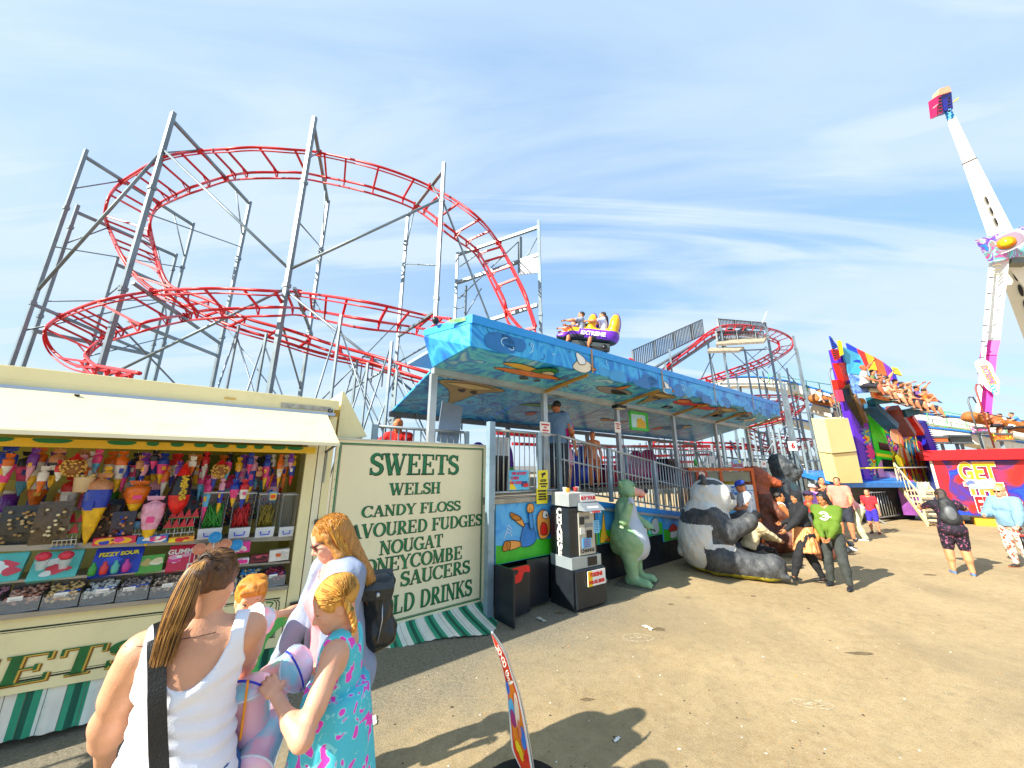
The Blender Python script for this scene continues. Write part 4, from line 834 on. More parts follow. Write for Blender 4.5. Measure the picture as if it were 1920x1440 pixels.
def mural(xa,xb,zl,art):
 g=G();T=[rz_(xa)-.12 if xa>1.3 else 1.49,rz_(xb)-.14 if xb>1.3 else 1.49]
 g.hexa([(xa,-.01,zl),(xb,-.01,zl),(xb,.02,zl),(xa,.02,zl),(xa,-.01,T[0]),(xb,-.01,T[1]),(xb,.02,T[1]),(xa,.02,T[0])],MUR);o=g.obj('mural_panel',station)
 g=G();w=xb-xa;flat(g,[(xa+.005,zl+.005),(xb-.005,zl+.005),(xb-.005,zl+.24),(xa+w*.6,zl+.27),(xa+w*.3,zl+.22),(xa+.005,zl+.26)],-.010,M('3fc02a',.4,0,.15,5.),smooth=False);art(g,(xa+xb)/2,zl,w);g.obj('mural_painting',station)
SK=M('f0a24a',.4)
def runner(g,cx,zl,w):
 T=Matrix.Translation((cx,-.014,zl));y=0
 blob_art(g,T,[(M('2b7fd0'),[(-.10,.22),(-.02,.5),(.16,.46),(.22,.26),(.08,.18)]),(SK,[(-.36,.22),(-.34,.30),(-.12,.27),(-.1,.20),(-.3,.17)]),(M('c97a1e'),[(-.44,.18),(-.4,.30),(-.3,.28),(-.32,.18)]),(SK,[(-.02,.48),(-.1,.62),(-.24,.66),(-.26,.62),(-.1,.50)]),(M('c97a1e'),[(-.3,.70),(-.14,.64),(-.1,.58),(-.26,.6)]),(SK,[(.28,.30),(.24,.58),(.36,.70),(.5,.62),(.52,.38),(.42,.26)]),(WHITE,[(.36,.58),(.38,.68),(.47,.66),(.46,.56)]),(RD,[(.30,.34),(.34,.50),(.44,.46),(.44,.32)]),(M('3f98e0'),[(.08,.45),(.06,.70),(.11,.71),(.15,.46)]),(SK,[(.02,.70),(.04,.80),(.14,.80),(.16,.71),(.1,.67)])],.010)
 flat(g,smooth_poly([(.41,.60),(.42,.63),(.44,.62),(.43,.59)]),-.04,INK,T,smooth=False)
 for k in range(3):line2(g,[(-.42+k*.03,.34+k*.04),(-.34,.42+k*.05),(-.26,.36+k*.05)],.006,-.001,WHITE,T)
def plants(g,cx,zl,w):
 T=Matrix.Translation((cx,-.014,zl));s=w/.9
 blob_art(g,T,[(YE,[(-.42*s,.03),(-.36*s,.3),(-.3*s,.55),(-.26*s,.2),(-.2*s,.06)]),(OR,[(-.3*s,.03),(-.15*s,.12),(-.05*s,.04)]),(M('1b4f7a'),[(.0,.3),(.1*s,.42),(.25*s,.4),(.3*s,.3),(.15*s,.26)])],.01)
 for k in range(5):line2(g,[(.0+k*.06*s,.34),(-.03+k*.09*s,.22),(.01+k*.08*s,.15)],.01,-.01,INK,T)
def toad(g,cx,zl,w):
 T=Matrix.Translation((cx,-.014,zl));s=w
 blob_art(g,T,[(WHITE,[(-.3*s,.05),(-.26*s,.22),(-.1*s,.26),(-.04*s,.08)]),(RD,[(-.34*s,.2),(-.2*s,.34),(-.04*s,.2)]),(M('a8b4b8'),[(.1*s,.05),(.14*s,.3),(.32*s,.34),(.36*s,.06)]),(M('4fd0b8'),[(-.0*s,.05),(-.02*s,.18),(.08*s,.16),(.08*s,.04)])],.01)
mural(.07,1.19,.66,runner);mural(1.22,2.38,.66,plants);mural(2.40,3.42,.66,plants);mural(3.44,4.6,.62,toad);mural(4.62,6.0,.45,toad)
# black foot boards
BB=M('1b2028',.35,0,.4,3.,dirt=.15)
g=G();g.box((.33,-.22,.34),(.40,.03,.62),BB);flat(g,[(.16,.50),(.15,.62),(.30,.645),(.5,.64),(.52,.55),(.42,.56),(.36,.46),(.25,.44)],-.236,M('e8241c'));flat(g,[(.22,.58),(.26,.62),(.31,.59),(.27,.55)],-.24,BLACK);g.obj('foot_board',station)
g=G();g.box((0.02,-.30,.36),(.03,.42,.68),M('161c28',.3));g.obj('foot_board',station)
g=G();g.box((.78,-.12,.36),(.44,.03,.62),BB,ry=.02);g.obj('foot_board',station)
for xa,xb in((1.15,2.4),(2.42,3.6),(3.62,4.9),(4.92,6.2)):g=G();g.box(((xa+xb)/2,.06,.33),(xb-xa,.03,.64),BB);g.obj('foot_board',station)
g=G();g.hexa([(.0,.3,.0),(11,.3,.0),(11,.34,.0),(.0,.34,.0),(.0,.3,1.4),(11,.3,.1),(11,.34,.1),(.0,.34,1.4)],M('1a1a18'));g.obj('back_sheet',station)
g=G();g.beam((-.05,-.02,0),(-.05,-.02,2.72),.10,.10,M('8fa9ba',.4,.4,.2,3.,dirt=.3),up=(0,1,0));g.obj('corner_post',station)
# fences
BAL=G();BAL.cyl((0,0,0),(0,0,.93),.011,GALV,n=6);BALo=None
def fence_run(lab,pts,n_post,h=1.02,base=.08,sp=.105,name='safety_fence',grp=None):
 """pts: list of local (x,y,z floor)"""
 t=thing(name,lab,'fence',SF.o,SF.r,grp);global BALo
 for a,b in zip(pts[:-1],pts[1:]):
  a,b=Vector(a),Vector(b);L_=math.hypot(b.x-a.x,b.y-a.y);n=max(2,int(L_/sp))
  g=G();g.tube([a+Vector((0,0,h)),b+Vector((0,0,h))],.022,GALV,8);g.obj('top_rail',t)
  g=G();g.tube([a+Vector((0,0,base)),b+Vector((0,0,base))],.018,GALV,8);g.obj('bottom_rail',t)
  for i in range(1,n):
   p=a+(b-a)*i/n+Vector((0,0,base))
   if BALo is None:BALo=BAL.obj('baluster',t);o=BALo
   else:o=bpy.data.objects.new('baluster',BALo.data);COL.objects.link(o);o.parent=t
   o.location=p
 for p in pts:g=G();g.beam((p[0],p[1],p[2]),(p[0],p[1],p[2]+h+.02),.075,.06,M('9db4c2',.4,.4,.2,3.,dirt=.2),up=(0,1,0));g.obj('fence_post',t)
 return t
fence_run('grey steel safety fence above the cartoon runner mural left of the stairs',[(.0,.0,zp),(.96,.0,zp),(1.44,.0,zp)],3)
fence_run('sloping steel fence down the long ramp behind the change machine and statues',[(1.44,.0,zp),(2.86,.0,rz_(2.86)),(4.5,.0,rz_(4.5)),(6.3,.0,rz_(6.3)),(8.4,.0,rz_(8.4)),(10.6,.0,rz_(10.6))],3,sp=.12)
fence_run('level steel fence along the far edge of the ramp under the canopy',[(2.9,1.2,zp),(5.2,1.2,zp),(7.6,1.2,zp),(10.4,1.2,zp)],3,sp=.15)
fence_run('short steel fence behind the top of the cream menu board',[(-1.6,.62,zp),(-.1,.62,zp)],2,sp=.11)
g=G();g.tube([(RA,.08,rz_(RA)+.62),(10.6,.08,rz_(10.6)+.62)],.02,GALV,6);g.obj('hand_rail',station)
# ================================================================ people
def cloth(col,var=.10,bs=18,bump=.35,rough=.85):return M(col,rough,0,var,7.,bump,bs)
SKINS={}
def skin(c):
 m=M(c,.48,0,.13,7.,.12,110);b=m.node_tree.nodes['Principled BSDF'];b.inputs['Subsurface Weight'].default_value=.12;b.inputs['Subsurface Radius'].default_value=(.02,.008,.004);return m
def hairm(c,c2=None):return M(c,.45,0,.3,14.,.35,55,stretch=(6,6,.7),c2=c2)
def ik(a,t,l1,l2,hint):
 a,t,hint=Vector(a),Vector(t),Vector(hint);d=t-a;L_=d.length;mx=(l1+l2)*.995
 if L_>mx:t=a+d*mx/L_;d=t-a;L_=mx
 x=(l1*l1-l2*l2+L_*L_)/(2*L_);h=math.sqrt(max(0,l1*l1-x*x));dn=d/L_;p=hint-dn*hint.dot(dn);p=p.normalized()if p.length>1e-5 else dn.orthogonal().normalized()
 return a+dn*x+p*h,t
class Body:pass
def skel(H,pel=(0,0,.53),lean=0,roll=0,twist=0,hl=None,hr=None,fl=None,fr=None,el=None,er=None,kl=None,kr=None,head=(0,0),sw=1.,hs=None,absolute=False):
 b=Body();b.H=H;b.pel=Vector(pel)*H;cl,sl=math.cos(R(lean)),math.sin(R(lean));rr=math.sin(R(roll))
 b.up=Vector((rr,sl,cl)).normalized();b.sd=Vector((1,0,-rr)).normalized();b.sd=(b.sd-b.up*b.sd.dot(b.up)).normalized();b.fw=b.up.cross(b.sd).normalized()
 q=Quaternion(b.up,R(twist));b.sd2=q@b.sd;b.fw2=q@b.fw
 b.waist=b.pel+b.up*.095*H;b.chest=b.pel+b.up*.205*H;b.neck=b.pel+b.up*.298*H;b.sh={};b.hip={};b.elb={};b.wri={};b.kne={};b.ank={}
 up,sd,fw=b.up,b.sd,b.fw
 for s,T,E,F,K in((-1,hl,el,fl,kl),(1,hr,er,fr,kr)):
  b.sh[s]=b.pel+up*.278*H+b.sd2*s*.098*H*sw
  T=Vector(T)*H if T is not None else b.sh[s]+b.sd2*s*.055*H+up*-.32*H+b.fw2*.04*H
  b.elb[s],b.wri[s]=ik(b.sh[s],T,.172*H,.150*H,Vector(E)if E is not None else Vector((s*.5,-1,-.3)))
  b.hip[s]=b.pel+Vector((s*.052*H,0,-.015*H))
  F=Vector(F)*H if F is not None else Vector((b.hip[s].x+s*.012*H,b.pel.y-.01*H,.045*H))
  b.kne[s],b.ank[s]=ik(b.hip[s],F,.245*H,.225*H,Vector(K)if K is not None else Vector((s*.1,1,.1)))
 b.hs=hs or(H*.1325/.235 if H>1.5 else H*.145/.235)
 qh=Quaternion(Vector((0,0,1)),R(head[0]));base=b.up*.35+Vector((0,0,1))*.65;base.normalize()
 f0=(b.fw2-base*b.fw2.dot(base)).normalized();f1=Quaternion(base,R(head[0]))@f0;r1=f1.cross(base).normalized()
 qp=Quaternion(r1,R(head[1]));b.hz=(qp@base).normalized();b.hy=(qp@f1).normalized();b.hx=b.hy.cross(b.hz).normalized()
 b.hc=b.neck+base*.045*H+b.hz*.098*b.hs+b.hy*.012
 b.hm=Matrix((b.hx,b.hy,b.hz)).transposed()
 return b
def hp(b,x,y,z):return b.hc+(b.hx*x+b.hy*y+b.hz*z)*b.hs
def hv(b,v):return tuple(k*b.hs for k in v)
def torso(S,b,g=0.,fat=1.,fem=False,lo=True,k=.05):
 H=b.H;f=fat;rot=Matrix((b.sd,b.fw,b.up)).transposed();rot2=Matrix((b.sd2,b.fw2,b.up)).transposed()
 if lo:S.ell(b.pel+b.up*.0*H,((.088 if fem else .082)*H*f+g,.066*H*f+g,.075*H+g),k=k*H,rot=rot);[S.ell(b.pel-b.fw*.03*H*f+b.sd*s*.04*H+b.up*-.02*H,(.048*H*f+g,.05*H*f+g,.052*H+g),k=k*H,rot=rot)for s in(-1,1)]
 S.ell(b.waist+b.fw*.008*H*f,((.068 if fem else .073)*H*f+g,.054*H*f+g,.08*H+g),k=k*H,rot=rot)
 S.ell(b.chest,((.079 if fem else .088)*H*(.6+.4*f)+g,.060*H*(.5+.5*f)+g,.09*H+g),k=k*H,rot=rot2)
 if f>1.08:S.ell(b.waist+b.fw*.035*H*(f-1)*3-b.up*.02*H,(.06*H*f+g,.055*H*f+g,.06*H*f+g),k=k*H,rot=rot)
 if fem:[S.ell(b.chest+b.fw2*.046*H*(.5+.5*f)+b.sd2*s*.036*H-b.up*.008*H,(.033*H*f+g,.033*H*f+g,.036*H*f+g),k=.03*H,rot=rot2)for s in(-1,1)]
 S.cap(b.sh[-1]+b.sd2*.012*H+b.up*.0,b.sh[1]-b.sd2*.012*H,.035*H*(.7+.3*f)+g,k=k*H)
 for s in(-1,1):S.cap(b.neck+b.up*.008*H,b.sh[s]+b.up*.008*H,.026*H+g,.022*H+g,k=.03*H)
def neckp(S,b,g=0.):S.cap(b.neck-b.up*.02*b.H,hp(b,0,-.012,-.05),.034*b.H*(1 if b.H>1.5 else .85)+g,.050*b.hs+g,k=.02*b.H)
def armp(S,b,s,g=0.,t=2.,fat=1.,k=.02,t0=0.):
 H=b.H;A,E,W=b.sh[s],b.elb[s],b.wri[s];r0,r1,r2=.031*H*fat,.0235*H*fat,.0158*H*(.5+.5*fat)
 e=A+(E-A)*min(1,t);S.cap(A,e,r0+g,r0+(r1-r0)*min(1,t)+g,k=k*H)
 if t>=1:S.cap(A+(E-A)*.25,A+(E-A)*.6,r0*.98+g,k=k*H)
 if t>1:q=E+(W-E)*(t-1);S.cap(E,q,r1+g,r1+(r2-r1)*(t-1)+g,k=k*H);S.cap(E+(W-E)*.12,E+(W-E)*min(.4,t-1),r1*1.08+g,k=k*H)
def legp(S,b,s,g=0.,t=2.,fat=1.,k=.02):
 H=b.H;A,E,W=b.hip[s],b.kne[s],b.ank[s];r0,r1,r2=.053*H*fat,.033*H*(.4+.6*fat),.0215*H*(.5+.5*fat)
 e=A+(E-A)*min(1,t);S.cap(A,e,r0+g,r0+(r1-r0)*min(1,t)+g,k=k*H)
 if t>1:q=E+(W-E)*(t-1);S.cap(E,q,r1+g,r1+(r2-r1)*(t-1)+g,k=k*H);bk=(W-E).normalized().cross(b.sd)*(.008*H);bk=bk if bk.y<0 else-bk;S.cap(E+(W-E)*.12+bk,E+(W-E)*min(.42,t-1)+bk,.034*H*(.5+.5*fat)+g,k=k*H)
def handp(S,w,d,n,sc,curl=.4,s=1,spread=1.):
 """wrist w, direction d, palm normal n (side the fingers close to)"""
 d=d.normalized();n=(n-d*n.dot(d));n=n.normalized()if n.length>1e-4 else d.orthogonal().normalized();x=d.cross(n)*s
 P=lambda a,b_,c:w+(x*a+d*b_+n*c)*sc
 S.cap(P(0,-.02,0),P(0,.03,0),.019*sc,.021*sc,k=.012*sc)
 S.cap(P(-.016,.03,0),P(-.024,.082,.002),.0165*sc,.0125*sc,k=.012*sc);S.cap(P(.0,.03,0),P(.0,.086,.0),.017*sc,.0125*sc,k=.012*sc);S.cap(P(.018,.03,0),P(.024,.078,.002),.0155*sc,.0115*sc,k=.012*sc)
 for i,(fx,fy,l,r)in enumerate(((-.028,.088,.070,.0085),(-.009,.092,.078,.0088),(.010,.089,.072,.0084),(.027,.080,.056,.0075))):
  c=curl*(1+.12*i);p0=P(fx,fy,0);ang=c*.7;lens=(l*.46,l*.30,l*.24);dr=(math.cos(ang),math.sin(ang));p=p0
  for j,L_ in enumerate(lens):
   q=p+(d*math.cos(ang)+n*math.sin(ang)+x*(fx*2.2*spread*(1-min(1,c))))*L_*sc;S.cap(p,q,r*sc*(1-.08*j),r*sc*(.92-.10*j),k=.003*sc);p=q;ang+=c*1.05
 t0=P(-.022,.018,.004);t1=P(-.046,.046,.012+.018*curl);t2=P(-.050+.018*curl,.072,.020+.030*curl);t3=P(-.046+.03*curl,.094,.026+.036*curl)
 S.cap(t0,t1,.014*sc,.0115*sc,k=.012*sc);S.cap(t1,t2,.0108*sc,.0098*sc,k=.004);S.cap(t2,t3,.0095*sc,.0075*sc,k=.003)
def headp(b,vox,man=False,mouth=0.):
 S=SDF(vox,.02*b.hs);h=b.hs;rot=b.hm
 E=lambda x,y,z,r,k=.02,op=0:S.ell(hp(b,x,y,z),hv(b,r),k=k*h,rot=rot,op=op)
 C=lambda p,q,r0,r1,k=.01,op=0:S.cap(hp(b,*p),hp(b,*q),r0*h,r1*h,k=k*h,op=op)
 E(0,-.018,.040,(.074,.094,.080));E(0,.022,-.02,(.060,.068,.085),.03);E(0,.045,-.078,(.034,.034,.028),.035);C((-.045,.0,-.055),(-.01,.06,-.09),.024,.020,.03);C((.045,.0,-.055),(.01,.06,-.09),.024,.020,.03)
 E(0,.055,.050,(.052,.03,.04),.03);C((-.036,.078,.022),(.036,.078,.022),.012,.012,.018)
 for s in(-1,1):
  E(s*.031,.094,.002,(.017,.014,.012),.006,1);E(s*.036,.060,-.028,(.026,.026,.024),.025);E(s*.073,-.008,-.012,(.010,.020,.032),.008);E(s*.080,-.006,-.008,(.004,.010,.018),.006,1)
  E(s*.030,.075,.001,(.0145,.0135,.0125),.003);C((s*.018,.0885,.0125),(s*.044,.080,.011),.0045,.004,.004)
 C((0,.086,.012),(0,.107,-.026),.0075,.0115,.012);E(0,.106,-.030,(.0105,.012,.010),.008);C((-.013,.094,-.033),(.013,.094,-.033),.007,.007,.008)
 C((-.018,.085,-.0555),(.018,.085,-.0555),.0065,.0065,.006);C((-.014,.084,-.0655),(.014,.084,-.0655),.0075,.0075,.006);E(0,.074,-.06,(.03,.02,.025),.02)
 C((0,-.03,-.02),(0,-.02,-.10),.055,.048,.04)
 return S
def add_sdf(g,S,m,disp=None):P,F=S.build(disp);g.arr(P,F,m)if len(F)else None;return P,F
def face_paint(g,b,brow='4a3426',lip='b8584a',iris='3a2a1e'):
 h=b.hs;T=Matrix.Translation(b.hc)@b.hm.to_4x4()@Matrix.Scale(h,4)
 for s in(-1,1):
  g.ell((s*.030,.0785,.001),(.0125,.0112,.0078),M('efeae2',.25),M4=T);g.ell((s*.029,.0868,.001),(.0062,.0038,.0066),M(iris,.2),8,5,M4=T);g.ell((s*.031,.0835,.0082),(.0150,.0075,.0030),M('3a241a',.6),8,5,M4=T)
  g.tube([T@Vector(p)for p in((s*.014,.0905,.024),(s*.031,.0895,.0295),(s*.048,.080,.024))],[.0032*h,.0038*h,.0018*h],M(brow,.8),5)
 g.tube([T@Vector(p)for p in((-.023,.0845,-.060),(-.008,.0925,-.0565),(0,.0920,-.058),(.008,.0925,-.0565),(.023,.0845,-.060))],[.001*h,.0042*h,.0036*h,.0042*h,.001*h],M(lip,.45),6)
 g.tube([T@Vector(p)for p in((-.020,.0842,-.0625),(0,.0912,-.0665),(.020,.0842,-.0625))],[.001*h,.0052*h,.001*h],M(lip,.45),6)
 g.tube([T@Vector(p)for p in((-.022,.0868,-.0610),(0,.0960,-.0614),(.022,.0868,-.0610))],.0012*h,M('5a2a22',.7),4)
def hair_mesh(b,style,vox):
 S=SDF(vox,.02*b.hs);h=b.hs;rot=b.hm
 E=lambda x,y,z,r,k=.02,op=0:S.ell(hp(b,x,y,z),hv(b,r),k=k*h,rot=rot,op=op)
 C=lambda p,q,r0,r1,k=.03,op=0,flat=1.,ax=None:S.cap(hp(b,*p),hp(b,*q),r0*h,r1*h,k=k*h,op=op,flat=flat,ax=ax)
 if style in('short','long','pony','braid','messy','bob','bun'):
  t=.006 if style=='short' else .012
  E(0,-.022,.043,(.076+t,.097+t,.083+t))
  if style=='messy':[E(.05*math.sin(a*2.1),.05*math.cos(a*1.3)-.0,.105,(.035,.03,.02),.015)for a in range(6)];C((-.05,.07,.07),(.05,.08,.075),.022,.02,.02)
  if style in('long','bob'):
   q=-.30 if style=='long' else-.13
   for s in(-1,1):C((s*.070,.012,.03),(s*.085,-.005,-.10),.020,.022);C((s*.085,-.01,-.10),(s*.08,.0 if style=='long' else-.02,q),.024,.016)
   C((-.03,-.075,.0),(-.045,-.10,q-.03),.045,.034);C((.03,-.075,.0),(.045,-.10,q-.03),.045,.034);C((0,-.08,.0),(0,-.105,q-.06),.05,.03)
  if style=='bun':E(0,-.11,.07,(.04,.04,.04))
  E(0,.115,-.028,(.066,.085,.083),.004,1)
  if style=='short':S.cut(hp(b,0,-.05,-.045),-b.hz+b.hy*-.1);E(.09,.03,-.04,(.035,.03,.05),.004,1);E(-.09,.03,-.04,(.035,.03,.05),.004,1)
  elif style in('pony','braid','messy','bun'):S.cut(hp(b,0,-.06,-.062),-b.hz-b.hy*.25);E(.085,.025,-.05,(.03,.028,.045),.004,1);E(-.085,.025,-.05,(.03,.028,.045),.004,1)
 if style=='pony':C((0,-.112,.085),(0,-.145,.04),.018,.026);C((0,-.145,.04),(-.01,-.135,-.10),.028,.026);C((-.01,-.135,-.10),(-.02,-.12,-.20),.026,.008)
 if style=='hijab':
  E(0,-.015,.040,(.094,.112,.100));C((0,-.02,-.02),(0,-.01,-.13),.085,.08,.04);E(0,.125,-.015,(.056,.07,.072),.01,1)
 return S
def shoe(g,b,s,m,sole,d=None,sc=1.):
 H=b.H;a=b.ank[s];f=b.foot[s]if hasattr(b,'foot')and s in b.foot else Vector((s*.12,1,0)).normalized();L_=.092*H*sc;z=max(.0,a.z-.045*H)
 S=SDF(.009,.012);h=Vector((a.x,a.y,z));dn=getattr(b,'footz',{}).get(s,0);tip=h+f*L_+Vector((0,0,dn))
 S.cap(h-f*.022*H+Vector((0,0,.026)),h+f*L_*.45+Vector((0,0,.030)),.026,.032,k=.02);S.cap(h+f*L_*.4+Vector((0,0,.024+dn*.4)),tip+Vector((0,0,.018)),.036,.027,k=.02,flat=.75,ax=(0,0,1));S.cap(h+Vector((0,0,.03)),a+Vector((0,0,.01)),.030,.027,k=.02)
 if dn==0:S.cut((0,0,z+.004),(0,0,-1))
 P,F=S.build();low=P[F].mean(1)[:,2]<z+.018
 g.arr(P,F,None,mi=low.astype(int),mats=[m,sole])
def skirt_geo(g,b,z0,z1,r0,r1,m,folds=9,amp=.05,cx=(0,0),cy=None,m2=None,rows=12,dep=.72,skew=(0,0),n=72):
 vs=[];fs=[]
 for i in range(rows+1):
  t=i/rows;z=z0+(z1-z0)*t;r=r0+(r1-r0)*t**.9
  for j in range(n):
   a=2*math.pi*j/n;w=1+amp*t*(math.sin(a*folds+1.3*math.sin(a*2))+.4*math.sin(a*(folds*2+1)))
   vs.append((cx[0]+skew[0]*t+r*w*math.cos(a),cx[1]+skew[1]*t+r*dep*w*math.sin(a),z))
 for i in range(rows):
  for j in range(n):fs.append(((i+1)*n+j,(i+1)*n+(j+1)%n,i*n+(j+1)%n,i*n+j))
 o=len(vs);vs.append((cx[0]+skew[0],cx[1]+skew[1],z1+.02));fs+=[(rows*n+(j+1)%n,rows*n+j,o)for j in range(n)]
 o=len(vs);vs.append((cx[0],cx[1],z0));fs+=[(j,(j+1)%n,o)for j in range(n)]
 g.add(vs,fs,m,True)
def person(label,loc,az,H=1.72,vox=.016,sk='c98a66',fat=1.,fem=False,hair=('short','2c2019'),top=('tee','8899aa'),bottom=('trousers','2b3040'),shoes=('1c1c1e','e8e8e4'),hat=None,group=None,legs=True,curl=(.5,.5),palm=(None,None),hvox=None,shades=False,brow=None,foot=None,footz=None,scale=1.,extra=None,**sk_args):
 t=thing('person',label,'person',loc,-R(az),group);b=skel(H,**sk_args)
 if foot:b.foot={k:Vector(v).normalized()for k,v in foot.items()}
 if footz:b.footz=footz
 near=vox<.013;sm=skin(sk);g=G();S=SDF(vox,.02);torso(S,b,0,fat,fem);neckp(S,b)
 for s in(-1,1):armp(S,b,s,fat=fat if fat<1.3 else fat*.95)
 if legs:
  for s in(-1,1):legp(S,b,s,fat=fat)
 add_sdf(g,S,sm)
 add_sdf(g,headp(b,hvox or(.006 if near else .0085 if vox<.02 else .012)),sm)
 for i,s in enumerate((-1,1)):
  d=b.wri[s]-b.elb[s];n=palm[i]if palm[i]is not None else(b.sd2*-s*.6+b.fw2*.5);hs_=SDF(.0045 if near else .008,.01);handp(hs_,b.wri[s],d,Vector(n),b.hs*1.0,curl[i],-s);add_sdf(g,hs_,sm)
 face_paint(g,b,brow or hair[1]);g.obj('body',t)
 # lower garment
 kind,col=bottom[0],bottom[1];m=bottom[1]if not isinstance(bottom[1],str)else cloth(bottom[1]);gg=.010
 D_=(lambda P:wob(P,.0045,30.))
 if legs and kind in('trousers','shorts','leggings','wide'):
  g=G();S=SDF(vox,.02);e={'trousers':1.93,'shorts':.85,'leggings':1.97,'wide':1.95}[kind];q={'trousers':.013,'shorts':.016,'leggings':.004,'wide':.03}[kind]
  H_=b.H;rot=Matrix((b.sd,b.fw,b.up)).transposed();S.ell(b.pel+b.up*.01*H_,(.088*H_*fat+gg,.068*H_*fat+gg,.07*H_+gg),k=.04*H_,rot=rot);[S.ell(b.pel-b.fw*.03*H_*fat+b.sd*s*.04*H_+b.up*-.02*H_,(.048*H_*fat+gg,.05*H_*fat+gg,.052*H_+gg),k=.04*H_,rot=rot)for s in(-1,1)]
  for s in(-1,1):legp(S,b,s,q,e,fat)
  S.cut(b.waist+b.up*-.015*b.H,b.up);add_sdf(g,S,m,D_);g.obj(kind if kind!='wide' else 'trousers',t)
 if kind=='skirt' or kind=='dress':
  g=G();z1=bottom[2]*H if len(bottom)>2 else .3*H;z0=(b.waist.z+.01*H);skirt_geo(g,b,z0,z1,.078*H*fat+.01,(bottom[3]if len(bottom)>3 else .13)*H*fat,m,cx=(b.pel.x,b.pel.y),skew=(0,.0));g.obj('skirt',t)
 if legs:
  g=G();[shoe(g,b,s,M(shoes[0],.6),M(shoes[1],.7))for s in(-1,1)];g.obj('shoes',t)
 # upper garment
 kind=top[0];m=None if kind=='none' else top[1]if not isinstance(top[1],str)else cloth(top[1]);g=G()
 if kind!='none':
  S=SDF(vox,.02);torso(S,b,top[2]if len(top)>2 else .013,fat,fem);tt={'tee':.62,'long':1.94,'tank':0,'hoodie':1.94,'polo':.58,'strap':0}[kind]
  if tt:[armp(S,b,s,.013 if kind!='hoodie' else .024,tt,fat,k=.03)for s in(-1,1)]
  if kind in('hoodie','long'):S.ell(b.waist,(.085*H*fat+.02,.07*H*fat+.02,.09*H),k=.05,rot=Matrix((b.sd,b.fw,b.up)).transposed())
  hem={'tee':-.02,'long':-.03,'tank':-.02,'hoodie':-.035,'polo':-.02,'strap':.0}[kind];S.cut(b.pel+b.up*(hem+(top[3]if len(top)>3 else 0))*H,-b.up)
  nk=b.neck+b.up*.012*H
  if kind in('tank','strap'):
   for s in(-1,1):S.ell(b.sh[s]+b.sd2*s*.012*H+b.up*.0*H,(.036*H,.07*H,.062*H),k=.006,rot=Matrix((b.sd2,b.fw2,b.up)).transposed(),op=1)
   S.ell(nk+b.fw2*.02*H,(.05*H,.06*H,.05*H),k=.005,rot=Matrix((b.sd2,b.fw2,b.up)).transposed(),op=1)
  else:S.cap(nk-b.up*.006*H+b.fw2*.008*H,nk+b.up*.2*H,.040*H,.06*H,k=.004,op=1)
  add_sdf(g,S,m,lambda P:wob(P,.005,24.,2.));g.obj({'tee':'tee_shirt','long':'sweater','tank':'vest_top','hoodie':'jacket','polo':'polo_shirt','strap':'top'}[kind],t)
 if hair and hair[0]!='bald':
  g=G();add_sdf(g,hair_mesh(b,hair[0],hvox or(.006 if near else .009 if vox<.02 else .013)),hairm(hair[1],hair[2]if len(hair)>2 else None)if hair[0]!='hijab' else cloth(hair[1]),(lambda P:wob(P,.0025,60.))if hair[0]!='hijab' else(lambda P:wob(P,.004,30.)))
  if hair[0]=='hijab':
   S=SDF(vox,.03);S.cap(b.neck-b.up*.01,b.neck+b.up*.03*H,.07*H,.055*H);S.cap(b.sh[-1]+b.up*.0,b.sh[1],.046*H,k=.04);S.cap(b.chest+b.up*.02*H+b.fw*.02*H,b.chest-b.up*.06*H+b.fw*.02*H,.085*H,.09*H,k=.04);S.cut(b.chest-b.up*.10*H,-b.up);add_sdf(g,S,cloth(hair[1]),lambda P:wob(P,.006,28.))
  g.obj('hair' if hair[0]!='hijab' else 'head_scarf',t)
 if hat:
  g=G();T=Matrix.Translation(b.hc)@b.hm.to_4x4()@Matrix.Scale(b.hs,4);hm_=cloth(hat[1])
  if hat[0]=='cap':g.lathe([(.094,.045),(.096,.07),(.085,.11),(.05,.135),(.005,.142)],hm_,18,T@Matrix.Translation((0,-.018,0))@Matrix.Scale(1.14,4,(0,1,0)));f_=-1 if len(hat)>2 else 1;g.add([T@Vector(p)for p in((-.075,.05*f_,.052),(-.06,.15*f_,.040),(0,.175*f_,.036),(.06,.15*f_,.040),(.075,.05*f_,.052),(0,.06*f_,.07))],[(0,1,5),(1,2,5),(2,3,5),(3,4,5)],hm_)
  if hat[0]=='sun':g.lathe([(.16,.03),(.10,.05),(.096,.09),(.06,.13),(.005,.135)],hm_,20,T@Matrix.Translation((0,-.018,0)))
  g.obj('cap' if hat[0]=='cap' else 'sun_hat',t)
 if shades:
  g=G();T=Matrix.Translation(b.hc)@b.hm.to_4x4()@Matrix.Scale(b.hs,4);lm=M('2a1510',.1)
  for s in(-1,1):
   fr_=[(s*.008,.0),(s*.012,.016),(s*.052,.016),(s*.056,.002),(s*.045,-.020),(s*.018,-.018)];P=[T@Vector((x,.104-abs(x)*.25,z+.003))for x,z in smooth_poly(fr_,3)];Q=[T@Vector((x,.100-abs(x)*.25,z+.003))for x,z in smooth_poly(fr_,3)];n=len(P);g.add(P+Q,[tuple(range(n)),tuple(range(2*n-1,n-1,-1))]+[(i,(i+1)%n,n+(i+1)%n,n+i)for i in range(n)],M('7a2418',.12)if shades==2 else lm)
   g.tube([T@Vector(p)for p in((s*.055,.088,.014),(s*.076,.05,.014),(s*.080,-.01,.008))],.0035*b.hs,BLACK,5)
  g.tube([T@Vector(p)for p in((-.01,.106,.012),(0,.110,.014),(.01,.106,.012))],.003*b.hs,BLACK,5);g.obj('sunglasses',t)
 if extra:extra(t,b)
 t['_']=0;del t['_']
